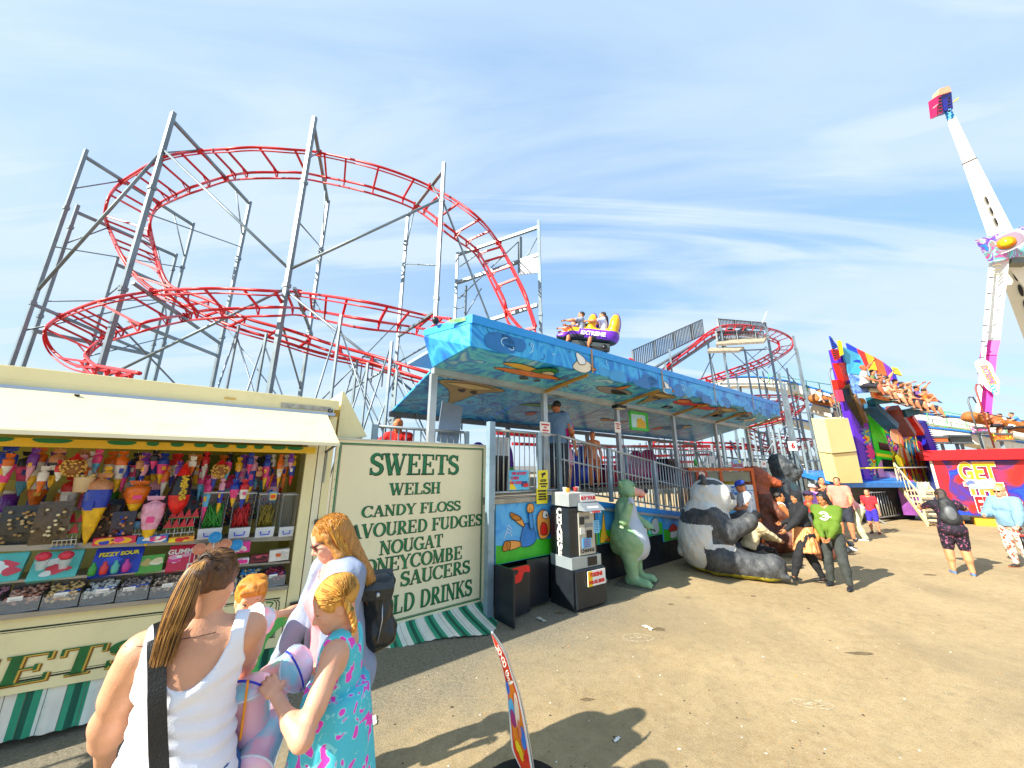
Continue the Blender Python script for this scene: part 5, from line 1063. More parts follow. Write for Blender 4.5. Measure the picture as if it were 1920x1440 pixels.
 return t,b
def strands(t,roots,fn,n,m,r=.0014,seg=10,name='hair_strands',taper=True):
 g=G()
 for i in range(n):
  pts=fn(i);rs=[r*(1-.75*(k/(len(pts)-1))**2)for k in range(len(pts))]if taper else r
  g.tube(pts,rs,m[i%len(m)]if isinstance(m,list)else m,3,cap=False)
 return g.obj(name,t,kind='stuff')
# ================================================================ fibreglass animal statues
def rough_paint(col,c2=None,bump=.5,bs=26,thr=None):return M(col,.55,0,.18,9.,bump,bs,c2=c2,thr=thr)
def statue(name,label,loc,az):return thing(name,label,'statue',loc,-R(az))
# ---- the panda: sits facing right, arm held out
pp=ground(1335,1072);pt=statue('panda_statue','giant sitting black and white panda statue with one arm held out',(4.12,7.86,0),112);pt.scale=(.86,.84,.96)
S=SDF(.03,.12)
S.ell((0,-.12,.62),(.66,.62,.70));S.ell((0,-.02,1.05),(.52,.48,.50),k=.25);S.ell((0,.12,1.50),(.45,.48,.40),k=.04)
S.ell((0,.44,1.40),(.20,.22,.17),k=.12);S.ell((0,.60,1.38),(.10,.07,.07),k=.06);S.ell((.20,.24,1.38),(.18,.16,.17),k=.12);S.ell((-.20,.24,1.38),(.18,.16,.17),k=.12)
for s in(-1,1):
 S.ell((s*.31,-.02,1.84),(.12,.07,.13),k=.03)
 # arm: shoulder, elbow, paw
 S.cap((s*.42,.0,1.16),(s*.50,.30,.82),.22,.19);S.cap((s*.50,.30,.82),(s*.34,.78,1.02),.19,.16);S.ell((s*.32,.86,1.08),(.17,.15,.15),k=.08)
 S.cap((s*.46,.06,.33),(s*.56,.95,.23),.32,.22);S.cap((s*.56,.95,.23),(s*.58,1.12,.30),.21,.22)
 for q in range(4):S.cap((s*.58+(q-1.5)*.10,1.20,.16),(s*.58+(q-1.5)*.11,1.30,.14),.06,.05,k=.05)
 S.ell((s*.15,.445,1.53),(.06,.05,.07),k=.03,op=1)
S.ell((0,-.66,.35),(.12,.12,.12),k=.08);S.cut((0,0,.03),(0,0,-1))
P,F=S.build(lambda P:wob(P,.012,7.)+wob(P,.006,23.));C=P[F].mean(1);x,y,z=C[:,0],C[:,1],C[:,2]
mi=np.zeros(len(F),int)
ax_=np.abs(x);wv=.04*np.sin(x*9+z*7)+.03*np.sin(y*13)
band=(z>1.00+wv)&(z<1.24+wv-.10*(y>.1))&(y<.35);arm=(ax_>.30)&(z>.62)&(z<1.26+wv)&((y>.02+wv)|(z>.96));mi[(band&(z<1.22))|arm]=1
mi[((y>.5)&(z>.8)&(z<1.25)&(ax_>.12))]=1
leg=(z<.56+wv)&(ax_>.22)&(y>-.22+wv);leg|=(z<.6)&(y>.5);mi[leg]=1
mi[(z>1.76)&(ax_>.18)]=1;mi[((y>.40)&(z>1.46)&(z<1.62)&(ax_>.08)&(ax_<.24))]=1;mi[(y>.635)&(z>1.37)&(ax_<.07)]=1
mi[(z<.10)]=2
g=G();g.arr(P,F,None,mi=mi,mats=[rough_paint('f0ece2','d4dbde',.35,thr=(.52,.62)),rough_paint('34363a','55585a'),M('a8a02a',.8,0,.4,6.,.4,20)]);g.obj('body',pt)
g=G();
for s in(-1,1):g.ell((s*.155,.515,1.54),(.035,.03,.035),BLACK)
g.tube([(-.10,.62,1.30),(0,.66,1.275),(.10,.62,1.30)],.012,BLACK,6);g.obj('face',pt)
g=G();g.ell((0,.665,1.40),(.055,.035,.035),M('1a1a1c',.2));g.obj('nose',pt)
for s in(-1,1):
 for q in range(4):g=G();g.tube([(s*.58+(q-1.5)*.11,1.30,.15),(s*.58+(q-1.5)*.11,1.345,.12),(s*.58+(q-1.5)*.11,1.35,.07)],[.022,.018,.006],M('c9c2a8',.5),6);g.obj('claw',pt)
# ---- green cartoon-like bear standing with one paw raised
p=ground(1186,1092);bt=statue('bear_statue','upright pale green and grey bear statue with pink snout and raised paw',(p.x,p.y,.0),122)
S=SDF(.018,.07)
S.ell((0,-.02,.78),(.34,.33,.40));S.ell((0,.06,.66),(.30,.30,.30));S.ell((0,-.03,1.22),(.23,.20,.28),k=.12);S.ell((0,-.22,.62),(.20,.14,.18))
S.ell((0,.02,1.62),(.175,.175,.155),k=.05);S.ell((0,.0,1.71),(.13,.13,.10));S.cap((0,.14,1.59),(0,.30,1.57),.085,.065,k=.04);S.ell((.11,.09,1.56),(.07,.07,.06));S.ell((-.11,.09,1.56),(.07,.07,.06))
S.cap((-.08,.14,1.69),(.08,.14,1.69),.035,.035,k=.04)
for s in(-1,1):
 S.ell((s*.15,-.06,1.73),(.055,.035,.06),k=.02);S.ell((s*.155,-.035,1.73),(.025,.02,.03),k=.01,op=1)
 S.cap((s*.16,.02,.46),(s*.17,.06,.16),.145,.10);S.cap((s*.17,.0,.075),(s*.20,.30,.055),.085,.075,k=.05)
 for q in range(3):S.cap((s*.20+(q-1)*.045,.34,.045),(s*.20+(q-1)*.048,.37,.04),.03,.025,k=.02)
S.cap((.22,-.02,1.32),(.34,.02,1.10),.10,.085);S.cap((.34,.02,1.10),(.30,.12,1.36),.085,.07,k=.04);S.ell((.28,.14,1.44),(.075,.06,.07),k=.03)
for q in range(4):S.cap((.24+q*.035,.17,1.46),(.235+q*.04,.20,1.40),.022,.018,k=.01)
S.cap((-.22,-.02,1.30),(-.36,.06,1.06),.10,.085);S.cap((-.36,.06,1.06),(-.36,.26,.96),.08,.07,k=.04);S.ell((-.36,.31,.92),(.07,.07,.065),k=.03)
for q in range(4):S.cap((-.40+q*.03,.36,.92),(-.40+q*.03,.40,.85),.018,.014,k=.01)
S.cut((0,0,.012),(0,0,-1))
P,F=S.build(lambda P:wob(P,.006,11.)+wob(P,.003,34.));C=P[F].mean(1);x,y,z=C[:,0],C[:,1],C[:,2]
mi=np.zeros(len(F),int);mi[(y>.06+.03*np.sin(z*12))&(np.abs(x)<.23+.04*np.sin(z*8))&(z>.42)&(z<1.36)&(y<.5)]=1
mi[(y>.185)&(z>1.47)&(z<1.66)&(np.abs(x)<.12)]=2;mi[(z>.42)&(z<.56)&(y>.12)&(x<-.12)]=3
mi[(x>.20)&(z>1.40)&(y>.13)]=1;mi[(x<-.28)&(y>.33)&(z<.90)]=4
g=G();g.arr(P,F,None,mi=mi,mats=[rough_paint('a9c898','7fae80',.35),rough_paint('ccd6e2','b4c0d0',.3),rough_paint('e8a99a',None,.1),rough_paint('d9d2b4'),M('3a3f48')]);g.obj('body',bt)
g=G();g.ell((0,.375,1.605),(.05,.04,.04),M('1c2340',.2));g.obj('nose',bt)
g=G();g.ell((0,.27,1.505),(.055,.05,.025),M('c42a2a',.4));g.obj('mouth',bt)
for s in(-1,1):
 g=G();g.ell((s*.055,.175,1.665),(.028,.022,.030),M('f2f0e0',.3));g.ell((s*.052,.195,1.662),(.011,.008,.013),BLACK);g.tube([(s*.02,.20,1.685),(s*.06,.20,1.705),(s*.10,.16,1.70)],.012,M('4f7a52'),6);g.obj('eye',bt)
g=G();g.box((0,.08,.006),(.74,.62,.012),M('6d6658',.8,0,.3,6.));g.obj('base_plate',bt)
# ---- brown bear, seated, facing right
p=ground(1470,1028);br=statue('brown_bear_statue','huge reddish brown sitting bear statue between the orange booth and the gorilla',(6.36,9.62,0),118);br.scale=(.9,.9,.99)
S=SDF(.035,.14)
S.ell((0,-.1,.7),(.62,.60,.75));S.ell((0,-.02,1.25),(.44,.40,.55),k=.25);S.ell((0,.06,1.80),(.28,.34,.26),k=.14);S.cap((0,.3,1.76),(0,.60,1.66),.17,.10,k=.08);S.cap((0,-.1,1.5),(0,.05,1.8),.34,.28)
for s in(-1,1):
 S.ell((s*.22,-.10,2.02),(.08,.05,.09),k=.03);S.cap((s*.38,.05,1.35),(s*.45,.45,.95),.20,.17);S.cap((s*.45,.45,.95),(s*.34,.95,.72),.17,.14);S.ell((s*.33,1.02,.70),(.15,.17,.10),k=.07)
 S.cap((s*.42,.1,.36),(s*.60,.85,.42),.34,.26);S.cap((s*.60,.85,.42),(s*.62,1.15,.18),.24,.18);S.ell((s*.62,1.25,.16),(.17,.24,.15),k=.08)
S.cap((-.12,.33,1.90),(.12,.33,1.90),.04,.04,k=.05);S.cut((0,0,.02),(0,0,-1))
g=G();fur=lambda P:wob(P,.018,9.)+wob(P,.014,27.,3)*np.array([1,1,.3]);P,F=S.build(fur);C=P[F].mean(1);mi=np.zeros(len(F),int);mi[(C[:,2]>1.42)]=1;g.arr(P,F,None,mi=mi,mats=[rough_paint('7a4028','4a281c',.9,14),rough_paint('b8582e','8a4426',.7,18)]);g.obj('body',br)
g=G();g.ell((0,.70,1.69),(.06,.05,.05),BLACK);g.obj('nose',br)
for s in(-1,1):g=G();g.ell((s*.15,.36,1.86),(.03,.03,.03),M('15100c',.15));g.obj('eye',br)
# ---- gorilla, seated behind the bear
gr=statue('gorilla_statue','black gorilla statue with a pensive face sitting right of the brown bear',(7.62,10.35,0),135);gr.scale=(.9,.9,.93)
S=SDF(.035,.14)
S.ell((0,-.1,.75),(.62,.55,.75));S.ell((0,0,1.45),(.60,.45,.52),k=.25)
S.ell((0,.10,2.16),(.29,.34,.34),k=.12);S.ell((0,.0,2.42),(.18,.24,.20),k=.15);S.cap((-.14,.38,2.26),(.14,.38,2.26),.07,.07,k=.04);S.ell((0,.42,2.05),(.17,.17,.15),k=.07);S.ell((0,.36,1.92),(.15,.14,.10),k=.06)
S.cap((-.07,.56,2.12),(.07,.56,2.12),.05,.05,k=.03)
for s in(-1,1):
 S.ell((s*.12,.475,2.20),(.05,.045,.03),k=.02,op=1);S.ell((s*.29,.04,2.14),(.03,.06,.08),k=.02);S.ell((s*.035,.625,2.105),(.018,.02,.016),k=.005,op=1)
 S.cap((s*.52,.0,1.68),(s*.66,.15,1.10),.24,.19);S.cap((s*.66,.15,1.10),(s*.55,.65,.80),.19,.15);S.ell((s*.52,.75,.76),(.13,.18,.10),k=.07);S.cap((s*.4,.1,.36),(s*.55,.8,.48),.32,.24);S.cap((s*.55,.8,.48),(s*.56,1.0,.15),.22,.15);S.ell((s*.56,1.12,.12),(.15,.26,.11),k=.06)
S.cap((-.1,.555,1.99),(.1,.555,1.99),.012,.012,k=.01,op=1);S.cut((0,0,.02),(0,0,-1))
g=G();P,F=S.build(lambda P:wob(P,.012,10.)+wob(P,.007,30.));C=P[F].mean(1);mi=np.zeros(len(F),int);mi[(C[:,1]>.28)&(C[:,2]>1.2)&(C[:,2]<1.75)&(np.abs(C[:,0])<.4)]=1;g.arr(P,F,None,mi=mi,mats=[rough_paint('2e3336','4a5054',.8,16),rough_paint('3f5e62','2f484c',.3)]);g.obj('body',gr)
for s in(-1,1):g=G();g.ell((s*.12,.47,2.195),(.03,.025,.022),M('0c0c0c',.1));g.ell((s*.125,.49,2.2),(.008,.006,.006),WHITE);g.obj('eye',gr)
# ================================================================ change machine
cmx=thing('change_machine','tall black and grey change machine lettered CHANGE down its side','change machine',SF.w(1.38,-.36,0),SF.r+R(-4));cmx.scale=(.94,.94,.94)
A_=M('c9cbc6',.4,.3,.08,4.);DK=M('1d2329',.35,0,.3,5.,dirt=.1);MG=M('99a3a8',.4,.3)
g=G();g.hexa([(-.34,-.28,.02),(.34,-.28,.02),(.34,.26,.02),(-.34,.26,.02),(-.34,-.28,.58),(.34,-.28,.58),(.34,.26,.58),(-.34,.26,.58)],DK);g.hexa([(-.30,-.33,.05),(.35,-.33,.05),(.35,-.28,.02),(-.30,-.28,.02),(-.30,-.31,.56),(.35,-.31,.56),(.35,-.28,.58),(-.30,-.28,.58)],DK);g.obj('lower_cabinet',cmx)
g=G();g.box((0,-.0,.67),(.66,.52,.17),M('a7b4ba',.35,.4));g.box((.12,-.265,.67),(.2,.02,.13),BLACK);g.obj('collection_tray',cmx)
g=G();g.box((-.01,.02,1.13),(.62,.46,.74),DK);g.obj('upper_cabinet',cmx)
g=G();g.box((.05,-.225,1.10),(.36,.03,.66),M('b9b6aa',.4,.2,.1,6.));g.obj('front_plate',cmx)
g=G();g.hexa([(-.12,-.40,1.46),(.34,-.40,1.46),(.34,-.2,1.46),(-.12,-.2,1.46),(-.12,-.36,1.50),(.34,-.36,1.50),(.34,-.2,1.60),(-.12,-.2,1.60)],MG);g.obj('canopy_hood',cmx)
g=G();g.box((.0,.0,1.63),(.62,.44,.20),M('a9b0b2',.4,.3));g.box((-.13,.0,1.735),(.33,.42,.02),M('e4e2d8'));g.obj('head_box',cmx)
g=G();g.box((.12,-.228,1.65),(.34,.014,.12),WHITE);put_text(g,'BUY YOUR',.075,M('d8202a'),(.12,-.238,1.65),bold=.004,xs=.95);g.obj('card',cmx)
g=G();g.hexa([(-.02,-.405,1.43),(.24,-.405,1.43),(.24,-.40,1.43),(-.02,-.40,1.43),(-.02,-.345,1.52),(.24,-.345,1.52),(.24,-.34,1.53),(-.02,-.34,1.53)],WHITE);put_text(g,'TOKENS',.05,M('d8202a'),(.11,-.412,1.445),bold=.002);g.obj('card',cmx)
g=G();side=Matrix.Translation((-.325,.02,0))@Matrix.Rotation(R(-90),4,'Z')
for i,ch in enumerate('CHANGE'):put_text(g,ch,.17,M('e9e7df',.4),(0,0,1.42-i*.125),M4=side,bold=.008)
g.obj('side_lettering',cmx)
g=G();put_text(g,'CHANGE',.075,M('222222'),(.05,-.243,.83),bold=.002)
for x,z,w,h,m in((-.06,1.30,.10,.12,DK),(.06,1.34,.10,.05,M('70757a')),(.1,1.22,.16,.06,M('8a8f92')),(-.06,1.14,.10,.10,M('e4e2d8')),(.10,1.08,.12,.12,BLACK),(.03,.95,.19,.15,M('5cb0e8')),(.28,1.18,.14,.20,M('7fc8f0'))):g.box((x,-.245 if x<.2 else-.235,z),(w,.014,h),m)
for k in range(5):g.box((.03,-.2535,1.0-k*.026),(.14,.002,.008),M('b03050'))
for k in range(7):g.box((.28,-.2435,1.26-k*.025),(.10,.002,.007),M('2a5a8a'))
g.obj('fittings',cmx)
g=G();g.box((.12,-.338,.44),(.40,.012,.22),WHITE);g.box((-.03,-.345,.44),(.10,.004,.22),M('f2d21c'));put_text(g,'TOKENS',.075,M('e0281c'),(.10,-.352,.49),bold=.004);put_text(g,'FOR ALL RIDES',.062,M('e0281c'),(.11,-.352,.385),bold=.004,xs=.85);g.obj('card',cmx)
g=G();g.box((.345,-.30,.36),(.02,.08,.06),STEEL,rx=.5);g.obj('latch',cmx)
for(x,y,c)in((-.22,-.1,'d89a3a'),(-.1,.1,'e8e4d8'),(.08,.02,'c83a3a'),(.2,.1,'d8d4c4')):
 g=G();g.lathe([(.030,0),(.038,.07),(.038,.072),(.03,.072)],M(c),10);tag(g.obj('paper_cup',loc=cmx.matrix_basis@Vector((x,y,1.745))),{'d89a3a':'orange paper cup standing on the change machine, leftmost','e8e4d8':'white cup standing at the back of the change machine top','c83a3a':'red cup standing on the change machine top','d8d4c4':'pale cup standing at the right on the change machine top'}[c],'cup','cups left on the change machine')
# ================================================================ small signs on the fences
def sign(px,py,w,h,base,lines,label,y=-.03,fr=SF,rz=None,extra=None,t=.012):
 p=fr.hit(px,py,y);o=thing('sign',label,'sign',fr.w(p.x,p.y,p.z),fr.r if rz is None else rz);g=G();g.box((0,0,0),(w,t,h),base);g.obj('board',o);g=G()
 if extra:extra(g)
 for txt,s,m,x,z in lines:put_text(g,txt,s,m,(x,-t/2-.006,z),bold=.003)
 g.obj('print',o);return o
PK=M('e0205a',.4);RT=M('d8202a',.4)
sign(973,900,.40,.30,M('5cc0ea',.4),[('WE ACCEPT',.055,PK,0,.10),('CASH',.06,PK,-.09,.03),('OR CARD',.055,PK,-.07,-.04)],'pale blue card sign on the fence above the runner mural',extra=lambda g:(flat(g,[(-.19,-.14),(-.19,.02),(-.05,-.14)],-.006,M('f2d21c'),smooth=False),flat(g,[(.04,-.10),(.04,-.02),(.17,-.02),(.17,-.10)],-.007,M('24407a'),smooth=False),flat(g,[(.08,-.06),(.19,-.05),(.19,-.11),(.08,-.11)],-.009,RT,smooth=False)))
YL=M('f2e02a',.4)
sign(1018,899,.22,.30,YL,[('CCTV',.05,BLACK,0,-.02),('IN OPERATION',.025,BLACK,0,-.07),('24 HOURS',.025,BLACK,0,-.11)],'yellow security sign with black camera symbol hung on the fence post',extra=lambda g:flat(g,[(-.06,.09),(.05,.12),(.06,.08),(.0,.06),(.0,.03),(-.03,.03),(-.03,.07)],-.006,BLACK,smooth=False))
sign(1016,930,.24,.24,YL,[('CUSTOMERS',.032,BLACK,0,.08),('PLEASE WAIT',.028,BLACK,0,.03),('BEHIND THE',.028,BLACK,0,-.01),('YELLOW LINE',.028,BLACK,0,-.05)],'yellow text notice fixed below the security sign beside the change machine',y=-.05)
sign(1022,804,.24,.24,WHITE,[('PASSENGERS',.032,RT,0,.07),('KEEP',.03,RT,0,.02),('HANDS IN',.03,RT,0,-.03),('THE CAR',.03,RT,0,-.08)],'white red-lettered notice on the fence beside the man in blue',y=.0)
sign(1158,801,.22,.24,WHITE,[('PASSENGERS',.03,RT,0,.07),('MIND',.03,RT,0,.02),('THE STEP',.03,RT,0,-.03)],'white red-lettered notice strapped to the canopy post',y=.25)
sign(1383,873,.95,.38,M('5cc0ea',.4),[('FANTASTIC',.15,RT,0,.0)],'pale blue sign with bold red letters and pink arrows above the booth',y=.4,extra=lambda g:(flat(g,[(-.45,.14),(-.38,.14),(-.38,-.05),(-.34,-.05),(-.42,-.17),(-.48,-.05),(-.45,-.05)],-.007,PK,smooth=False),flat(g,[(.45,.14),(.38,.14),(.38,-.05),(.34,-.05),(.42,-.17),(.48,-.05),(.45,-.05)],-.007,PK,smooth=False),flat(g,[(.1,.18),(.3,.18),(.28,.08),(.08,.1)],-.006,YL,smooth=False)))
sign(1335,862,.5,.26,WHITE,[],'blank white notice on the upper fence right of the green bottle',y=1.15)
sign(1432,870,.5,.26,WHITE,[('PLAY',.10,PK,0,0)],'small white sign with pink letters behind the brown bear head',y=.5)
# ================================================================ the orange photo booth behind the panda
bo=thing('photo_booth','orange framed glass booth with blue and orange poster beside the panda','booth',(5.28,9.2,0),R(-14))
OG=M('d8601c',.45,0,.15,4.)
bw,bd,bh=1.42,.8,1.98
for x in(-bw/2,.0,bw/2):
 for y in(0,bd):
  if x==0 and y:continue
  g=G();g.beam((x,y,0),(x,y,bh),.06,.06,OG,up=(0,1,0));g.obj('corner_post',bo)
for y in(0,bd):g=G();g.beam((-bw/2-.03,y,bh+.02),(bw/2+.03,y,bh+.02),.07,.07,OG);g.obj('top_rail',bo)
for x in(-bw/2,bw/2):g=G();g.beam((x,.04,bh+.02),(x,bd-.04,bh+.02),.06,.06,OG);g.beam((x,.04,.5),(x,bd-.04,.5),.05,.05,OG);g.obj('side_rail',bo)
g=G();g.beam((-bw/2,0,.5),(bw/2,0,.5),.05,.05,OG);g.obj('lower_rail',bo)
g=G();g.box((0,bd-.02,1.0),(bw-.08,.02,1.9),M('5a4a3a',.6,0,.4,2.));g.obj('back_panel',bo)
g=G();g.box((.36,-.01,1.22),(.64,.016,.82),M('eef3f5',.3));g.box((.36,-.02,1.50),(.64,.006,.02),M('3aa0e0'));put_text(g,'YOU ARE',.085,M('2a7fd0'),(.36,-.03,1.56),bold=.003);put_text(g,'Welcome',.13,M('2a7fd0'),(.36,-.03,1.43),bold=.006);put_text(g,'please enter below',.07,M('2a7fd0'),(.36,-.03,1.27));put_text(g,'ONE PERSON AT A TIME',.045,M('2a7fd0'),(.36,-.03,1.16))
flat(g,[(.06,.84),(.06,1.02),(.67,1.05),(.67,.84)],-.022,M('58b4e6'),smooth=False);flat(g,[(.3,.9),(.35,1.0),(.6,1.0),(.6,.9)],-.026,M('eef3f5'));g.obj('poster',bo)
g=G();g.box((.36,-.012,.66),(.64,.016,.28),M('e0641c',.4));flat(g,[(.45,.56),(.45,.70),(.62,.70),(.62,.56)],-.024,M('2a5fae'),smooth=False);flat(g,[(.5,.60),(.54,.86),(.6,.60)],-.028,M('1a2a3a'));g.obj('poster',bo)
g=G();g.box((-.5,.3,1.72),(.10,.3,.02),YL);g.lathe([(.30,1.55),(.22,1.75),(.03,1.80)],M('f0c42a',.4),16,Matrix.Translation((.28,.4,0)));g.obj('yellow_lamp_shade',bo)
g=G();g.box((0,.02,1.83),(bw-.1,.008,.25),M('8d8a70',.2,0,.2,2.));g.obj('glass',bo)
g=G();g.box((-.45,-.05,1.82),(.26,.03,.26),M('c84a2a',.4));put_text(g,'P',.28,M('f0d8c8',.4),(-.45,-.07,1.82),bold=.012);g.obj('letter_plate',bo)
g=G();g.box((-.35,.06,.9),(.64,.02,.8),M('2a3a48',.4));g.obj('lower_panel',bo)
for px,lab in((1307,'tall dark sack bin behind the panda booth'),):pass
# ================================================================ the crowd
def L_(loc,az,H,P):q=Matrix.Rotation(R(az),4,'Z')@(Vector(P)-Vector(loc));return tuple(q/H)
def gl(px,py):p=ground(px,py);return(p.x,p.y,0)
from mathutils.bvhtree import BVHTree
def bvh_of(objs):
 vs=[];fs=[]
 for o in objs:n=len(vs);vs+=[v.co.copy()for v in o.data.vertices];fs+=[[i+n for i in p.vertices]for p in o.data.polygons]
 return BVHTree.FromPolygons(vs,fs)
def ribbon(g,bvh,pts,w,m,off=.006,origin=(0,-1,0),dirn=(0,1,0),sub=6,th=.004):
 P=spline([(x,0,z)for x,z in pts],sub);rows=[]
 for i,p in enumerate(P):
  t=(P[min(i+1,len(P)-1)]-P[max(i-1,0)]).normalized();n=Vector((-t.z,0,t.x));row=[]
  for k in(-1,-.33,.33,1):
   q=p+n*w/2*k;h=bvh.ray_cast(Vector((q.x,origin[1],q.z)),Vector(dirn));y=h[0].y if h[0]else None;row.append([q.x,y,q.z])
  rows.append(row)
 last=-.12
 for r in rows:
  ys=[c[1]for c in r if c[1]is not None];m_=(min(ys)if dirn[1]>0 else max(ys))if ys else last;last=m_
  for c in r:c[1]=m_-off*dirn[1]+.0
 for it in range(3):
  for i in range(1,len(rows)-1):
   for k in range(4):rows[i][k][1]=(rows[i-1][k][1]+2*rows[i][k][1]+rows[i+1][k][1])/4
 g.sheet([[tuple(c)for c in r]for r in rows],m);g.sheet([[(c[0],c[1]-th*dirn[1],c[2])for c in r][::-1]for r in rows],m)
# ---- the woman in the white vest, seen from behind
wl=(-1.225,1.57,0);waz=-33;WH=1.66
rh=L_(wl,waz,WH,depth(430,1275,1.72));lh=L_(wl,waz,WH,depth(172,1500,1.40));re=(.9,-.6,-.5)
def woman_extra(t,b):
 H=b.H;g=G();S=SDF(.0085,.03);torso(S,b,.016,1.18,True);nk=b.neck;rot=Matrix((b.sd2,b.fw2,b.up)).transposed()
 for s in(-1,1):S.cap(nk+b.sd*s*.092+b.up*-.01,nk+b.sd*s*.105-b.up*.10-b.fw*.05,.030,.03,k=.02)
 S.cut(b.pel+b.up*-.06*H,-b.up)
 for s in(-1,1):S.ell(b.sh[s]+b.sd2*s*.040*H+b.up*.008*H,(.048*H,.2*H,.112*H),k=.012,rot=rot,op=1)
 S.ell(nk+b.up*.015*H,(.064*H,.2*H,.112*H),k=.01,rot=rot,op=1)
 def folds(P):
  o=wob(P,.0035,22.);zz=P[:,2];x=P[:,0]
  a=np.exp(-((zz-1.02)/.12)**2)*.0045*np.sin(zz*120+x*22+np.sin(x*14)*2)+np.exp(-((zz-1.22)/.05)**2)*.004*np.sin(zz*90-x*35)-.005*np.exp(-((zz-1.17-.05*np.abs(x))/.016)**2)-.005*np.exp(-((zz-1.05)/.014)**2)
  n=P.copy();n[:,2]=0;n/=np.linalg.norm(n,axis=1)[:,None]+1e-6;return o+n*a[:,None]
 P,F=S.build(folds);g.arr(P,F,M('eef0f8',.8,0,.03,12.,.15,200));top=g.obj('vest_top',t)
 body=[c for c in t.children if c.name.startswith('body')][0];bv=bvh_of([top,body])
 g=G();ribbon(g,bv,[(-.115,1.405),(-.095,1.33),(-.07,1.22),(-.04,1.08),(.0,.93),(.04,.80)],.048,M('17191b',.5,0,.2,40.,.3,150),.010);o=g.obj('bag_strap',t)
 g=G();ribbon(g,bv,[(-.095,1.40),(-.112,1.455)],.05,M('17191b',.5,0,.2,40.),.012);g.obj('bag_strap',t)
 # necklace
 g=G();pts=[]
 for k in range(15):
  a=R(-150+k*20+180);q=nk+b.up*.006*H;d=Vector((math.cos(a),math.sin(a),0));h=bv.ray_cast(q+d*.3,-d);
  if h[0]:pts.append(h[0]+d*.002+Vector((0,0,.0)))
 if len(pts)>3:g.tube(pts,.0012,M('2a2420',.4),4);g.obj('necklace',t)
 # hair strands: swept from the scalp to the tie, then down the tail
 r2=random.Random(3);tie=hp(b,.0,-.118,.098);ms=[M('5a3d22',.5,0,.3,20.),M('4a3220',.5,0,.3,20.),M('8a6234',.5,0,.3,20.),M('b98a48',.5,0,.3,20.)]
 def scalp(i):
  u=r2.uniform(0,6.283);w=r2.uniform(.15,1.62);d=Vector((math.sin(w)*math.cos(u),math.sin(w)*math.sin(u),math.cos(w)));p=hp(b,d.x*.089,-.022+d.y*.110,.043+d.z*.097)
  m=(p+tie)/2;c=hp(b,0,-.02,.04);m=c+(m-c).normalized()*((p-c).length+.004)*.99;return[p+(q_-p)for q_ in spline([p,p*.5+m*.5+(m-c).normalized()*.004,m,tie*.75+m*.25+(tie-c).normalized()*.003,tie],3)]
 strands(t,None,scalp,950,ms[:2]+[ms[2]],.0013)
 end=hp(b,-.040,-.130,-.225)
 def tail(i):
  a=r2.uniform(0,6.283);q=math.sqrt(r2.random());e=end+b.hx*math.cos(a)*q*.030*(1+.3*r2.random())+b.hy*math.sin(a)*q*.024+b.hz*r2.uniform(-.035,.09)
  m1=hp(b,-.008+math.cos(a)*q*.034,-.150+math.sin(a)*q*.026,.060);m2=hp(b,-.022+math.cos(a)*q*.046,-.152+math.sin(a)*q*.034,-.06+r2.uniform(-.02,.02))
  m3=hp(b,-.035+math.cos(a)*q*.042,-.142+math.sin(a)*q*.030,-.15)
  return spline([tie+(m1-tie)*.1,m1,m2,m3,e],4)
 strands(t,None,tail,1300,[ms[2],ms[3],ms[2],ms[1],M('d0a058',.5,0,.3,20.)],.0018,name='ponytail')
 g=G();g.tube([tie+(b.hx*math.cos(a)+b.hz*math.sin(a))*.020 for a in np.arange(0,6.3,.6)],.006,M('2a1c14'),6);g.obj('hair_tie',t)
 g=G();g.ell(hp(b,.083,.002,-.040),(.005,.005,.005),M('f2efe6',.2));g.obj('earring',t)
wt,wb=person('woman in a white vest seen from behind with a long ponytail and black bag strap',wl,waz,WH,vox=.011,sk='d9a07e',fat=1.18,fem=True,hair=('pony','5a3c22'),top=('none','ffffff'),bottom=('trousers','2f5f9c'),extra=woman_extra,head=(-20,-12),hl=lh,hr=rh,er=re,el=(-.8,-.5,0),sw=.99,hvox=.006,lean=2,roll=0)
# ---- girl in the floral dress
gl_=(-.80,1.90,0);gaz=-100;GH=1.49
def pat(c1,c2,c3,sc,thr=.5):
 key=('pat',c1,c2,c3,sc,thr)
 if key in _M:return _M[key]
 m=bpy.data.materials.new('print_%d'%len(_M));m.use_nodes=True;nt=m.node_tree;n=nt.nodes;L=nt.links;b=n['Principled BSDF'];b.inputs['Roughness'].default_value=.8
 tc=n.new('ShaderNodeTexCoord');t=n.new('ShaderNodeTexNoise');t.inputs['Scale'].default_value=sc;t.inputs['Detail'].default_value=1.5;t.inputs['Distortion'].default_value=1.;L.new(tc.outputs['Object'],t.inputs[0])
 v=n.new('ShaderNodeTexVoronoi');v.inputs['Scale'].default_value=sc*1.2;L.new(tc.outputs['Object'],v.inputs[0])
 ad=n.new('ShaderNodeMath');ad.operation='MULTIPLY_ADD';L.new(v.outputs['Distance'],ad.inputs[0]);ad.inputs[1].default_value=-.35;L.new(t.outputs[0],ad.inputs[2])
 r=n.new('ShaderNodeValToRGB');r.color_ramp.interpolation='CONSTANT';L.new(ad.outputs[0],r.inputs[0]);e=r.color_ramp.elements;e[0].color=lin(c1)+(1,);e[1].color=lin(c2)+(1,);e[1].position=thr-.12;x=e.new(thr-.17);x.color=lin(c3)+(1,)
 L.new(r.outputs[0],b.inputs['Base Color']);_M[key]=m;return m
FLOR=pat('52c8d8','f04cc8','8ae0e4',17.,.535)
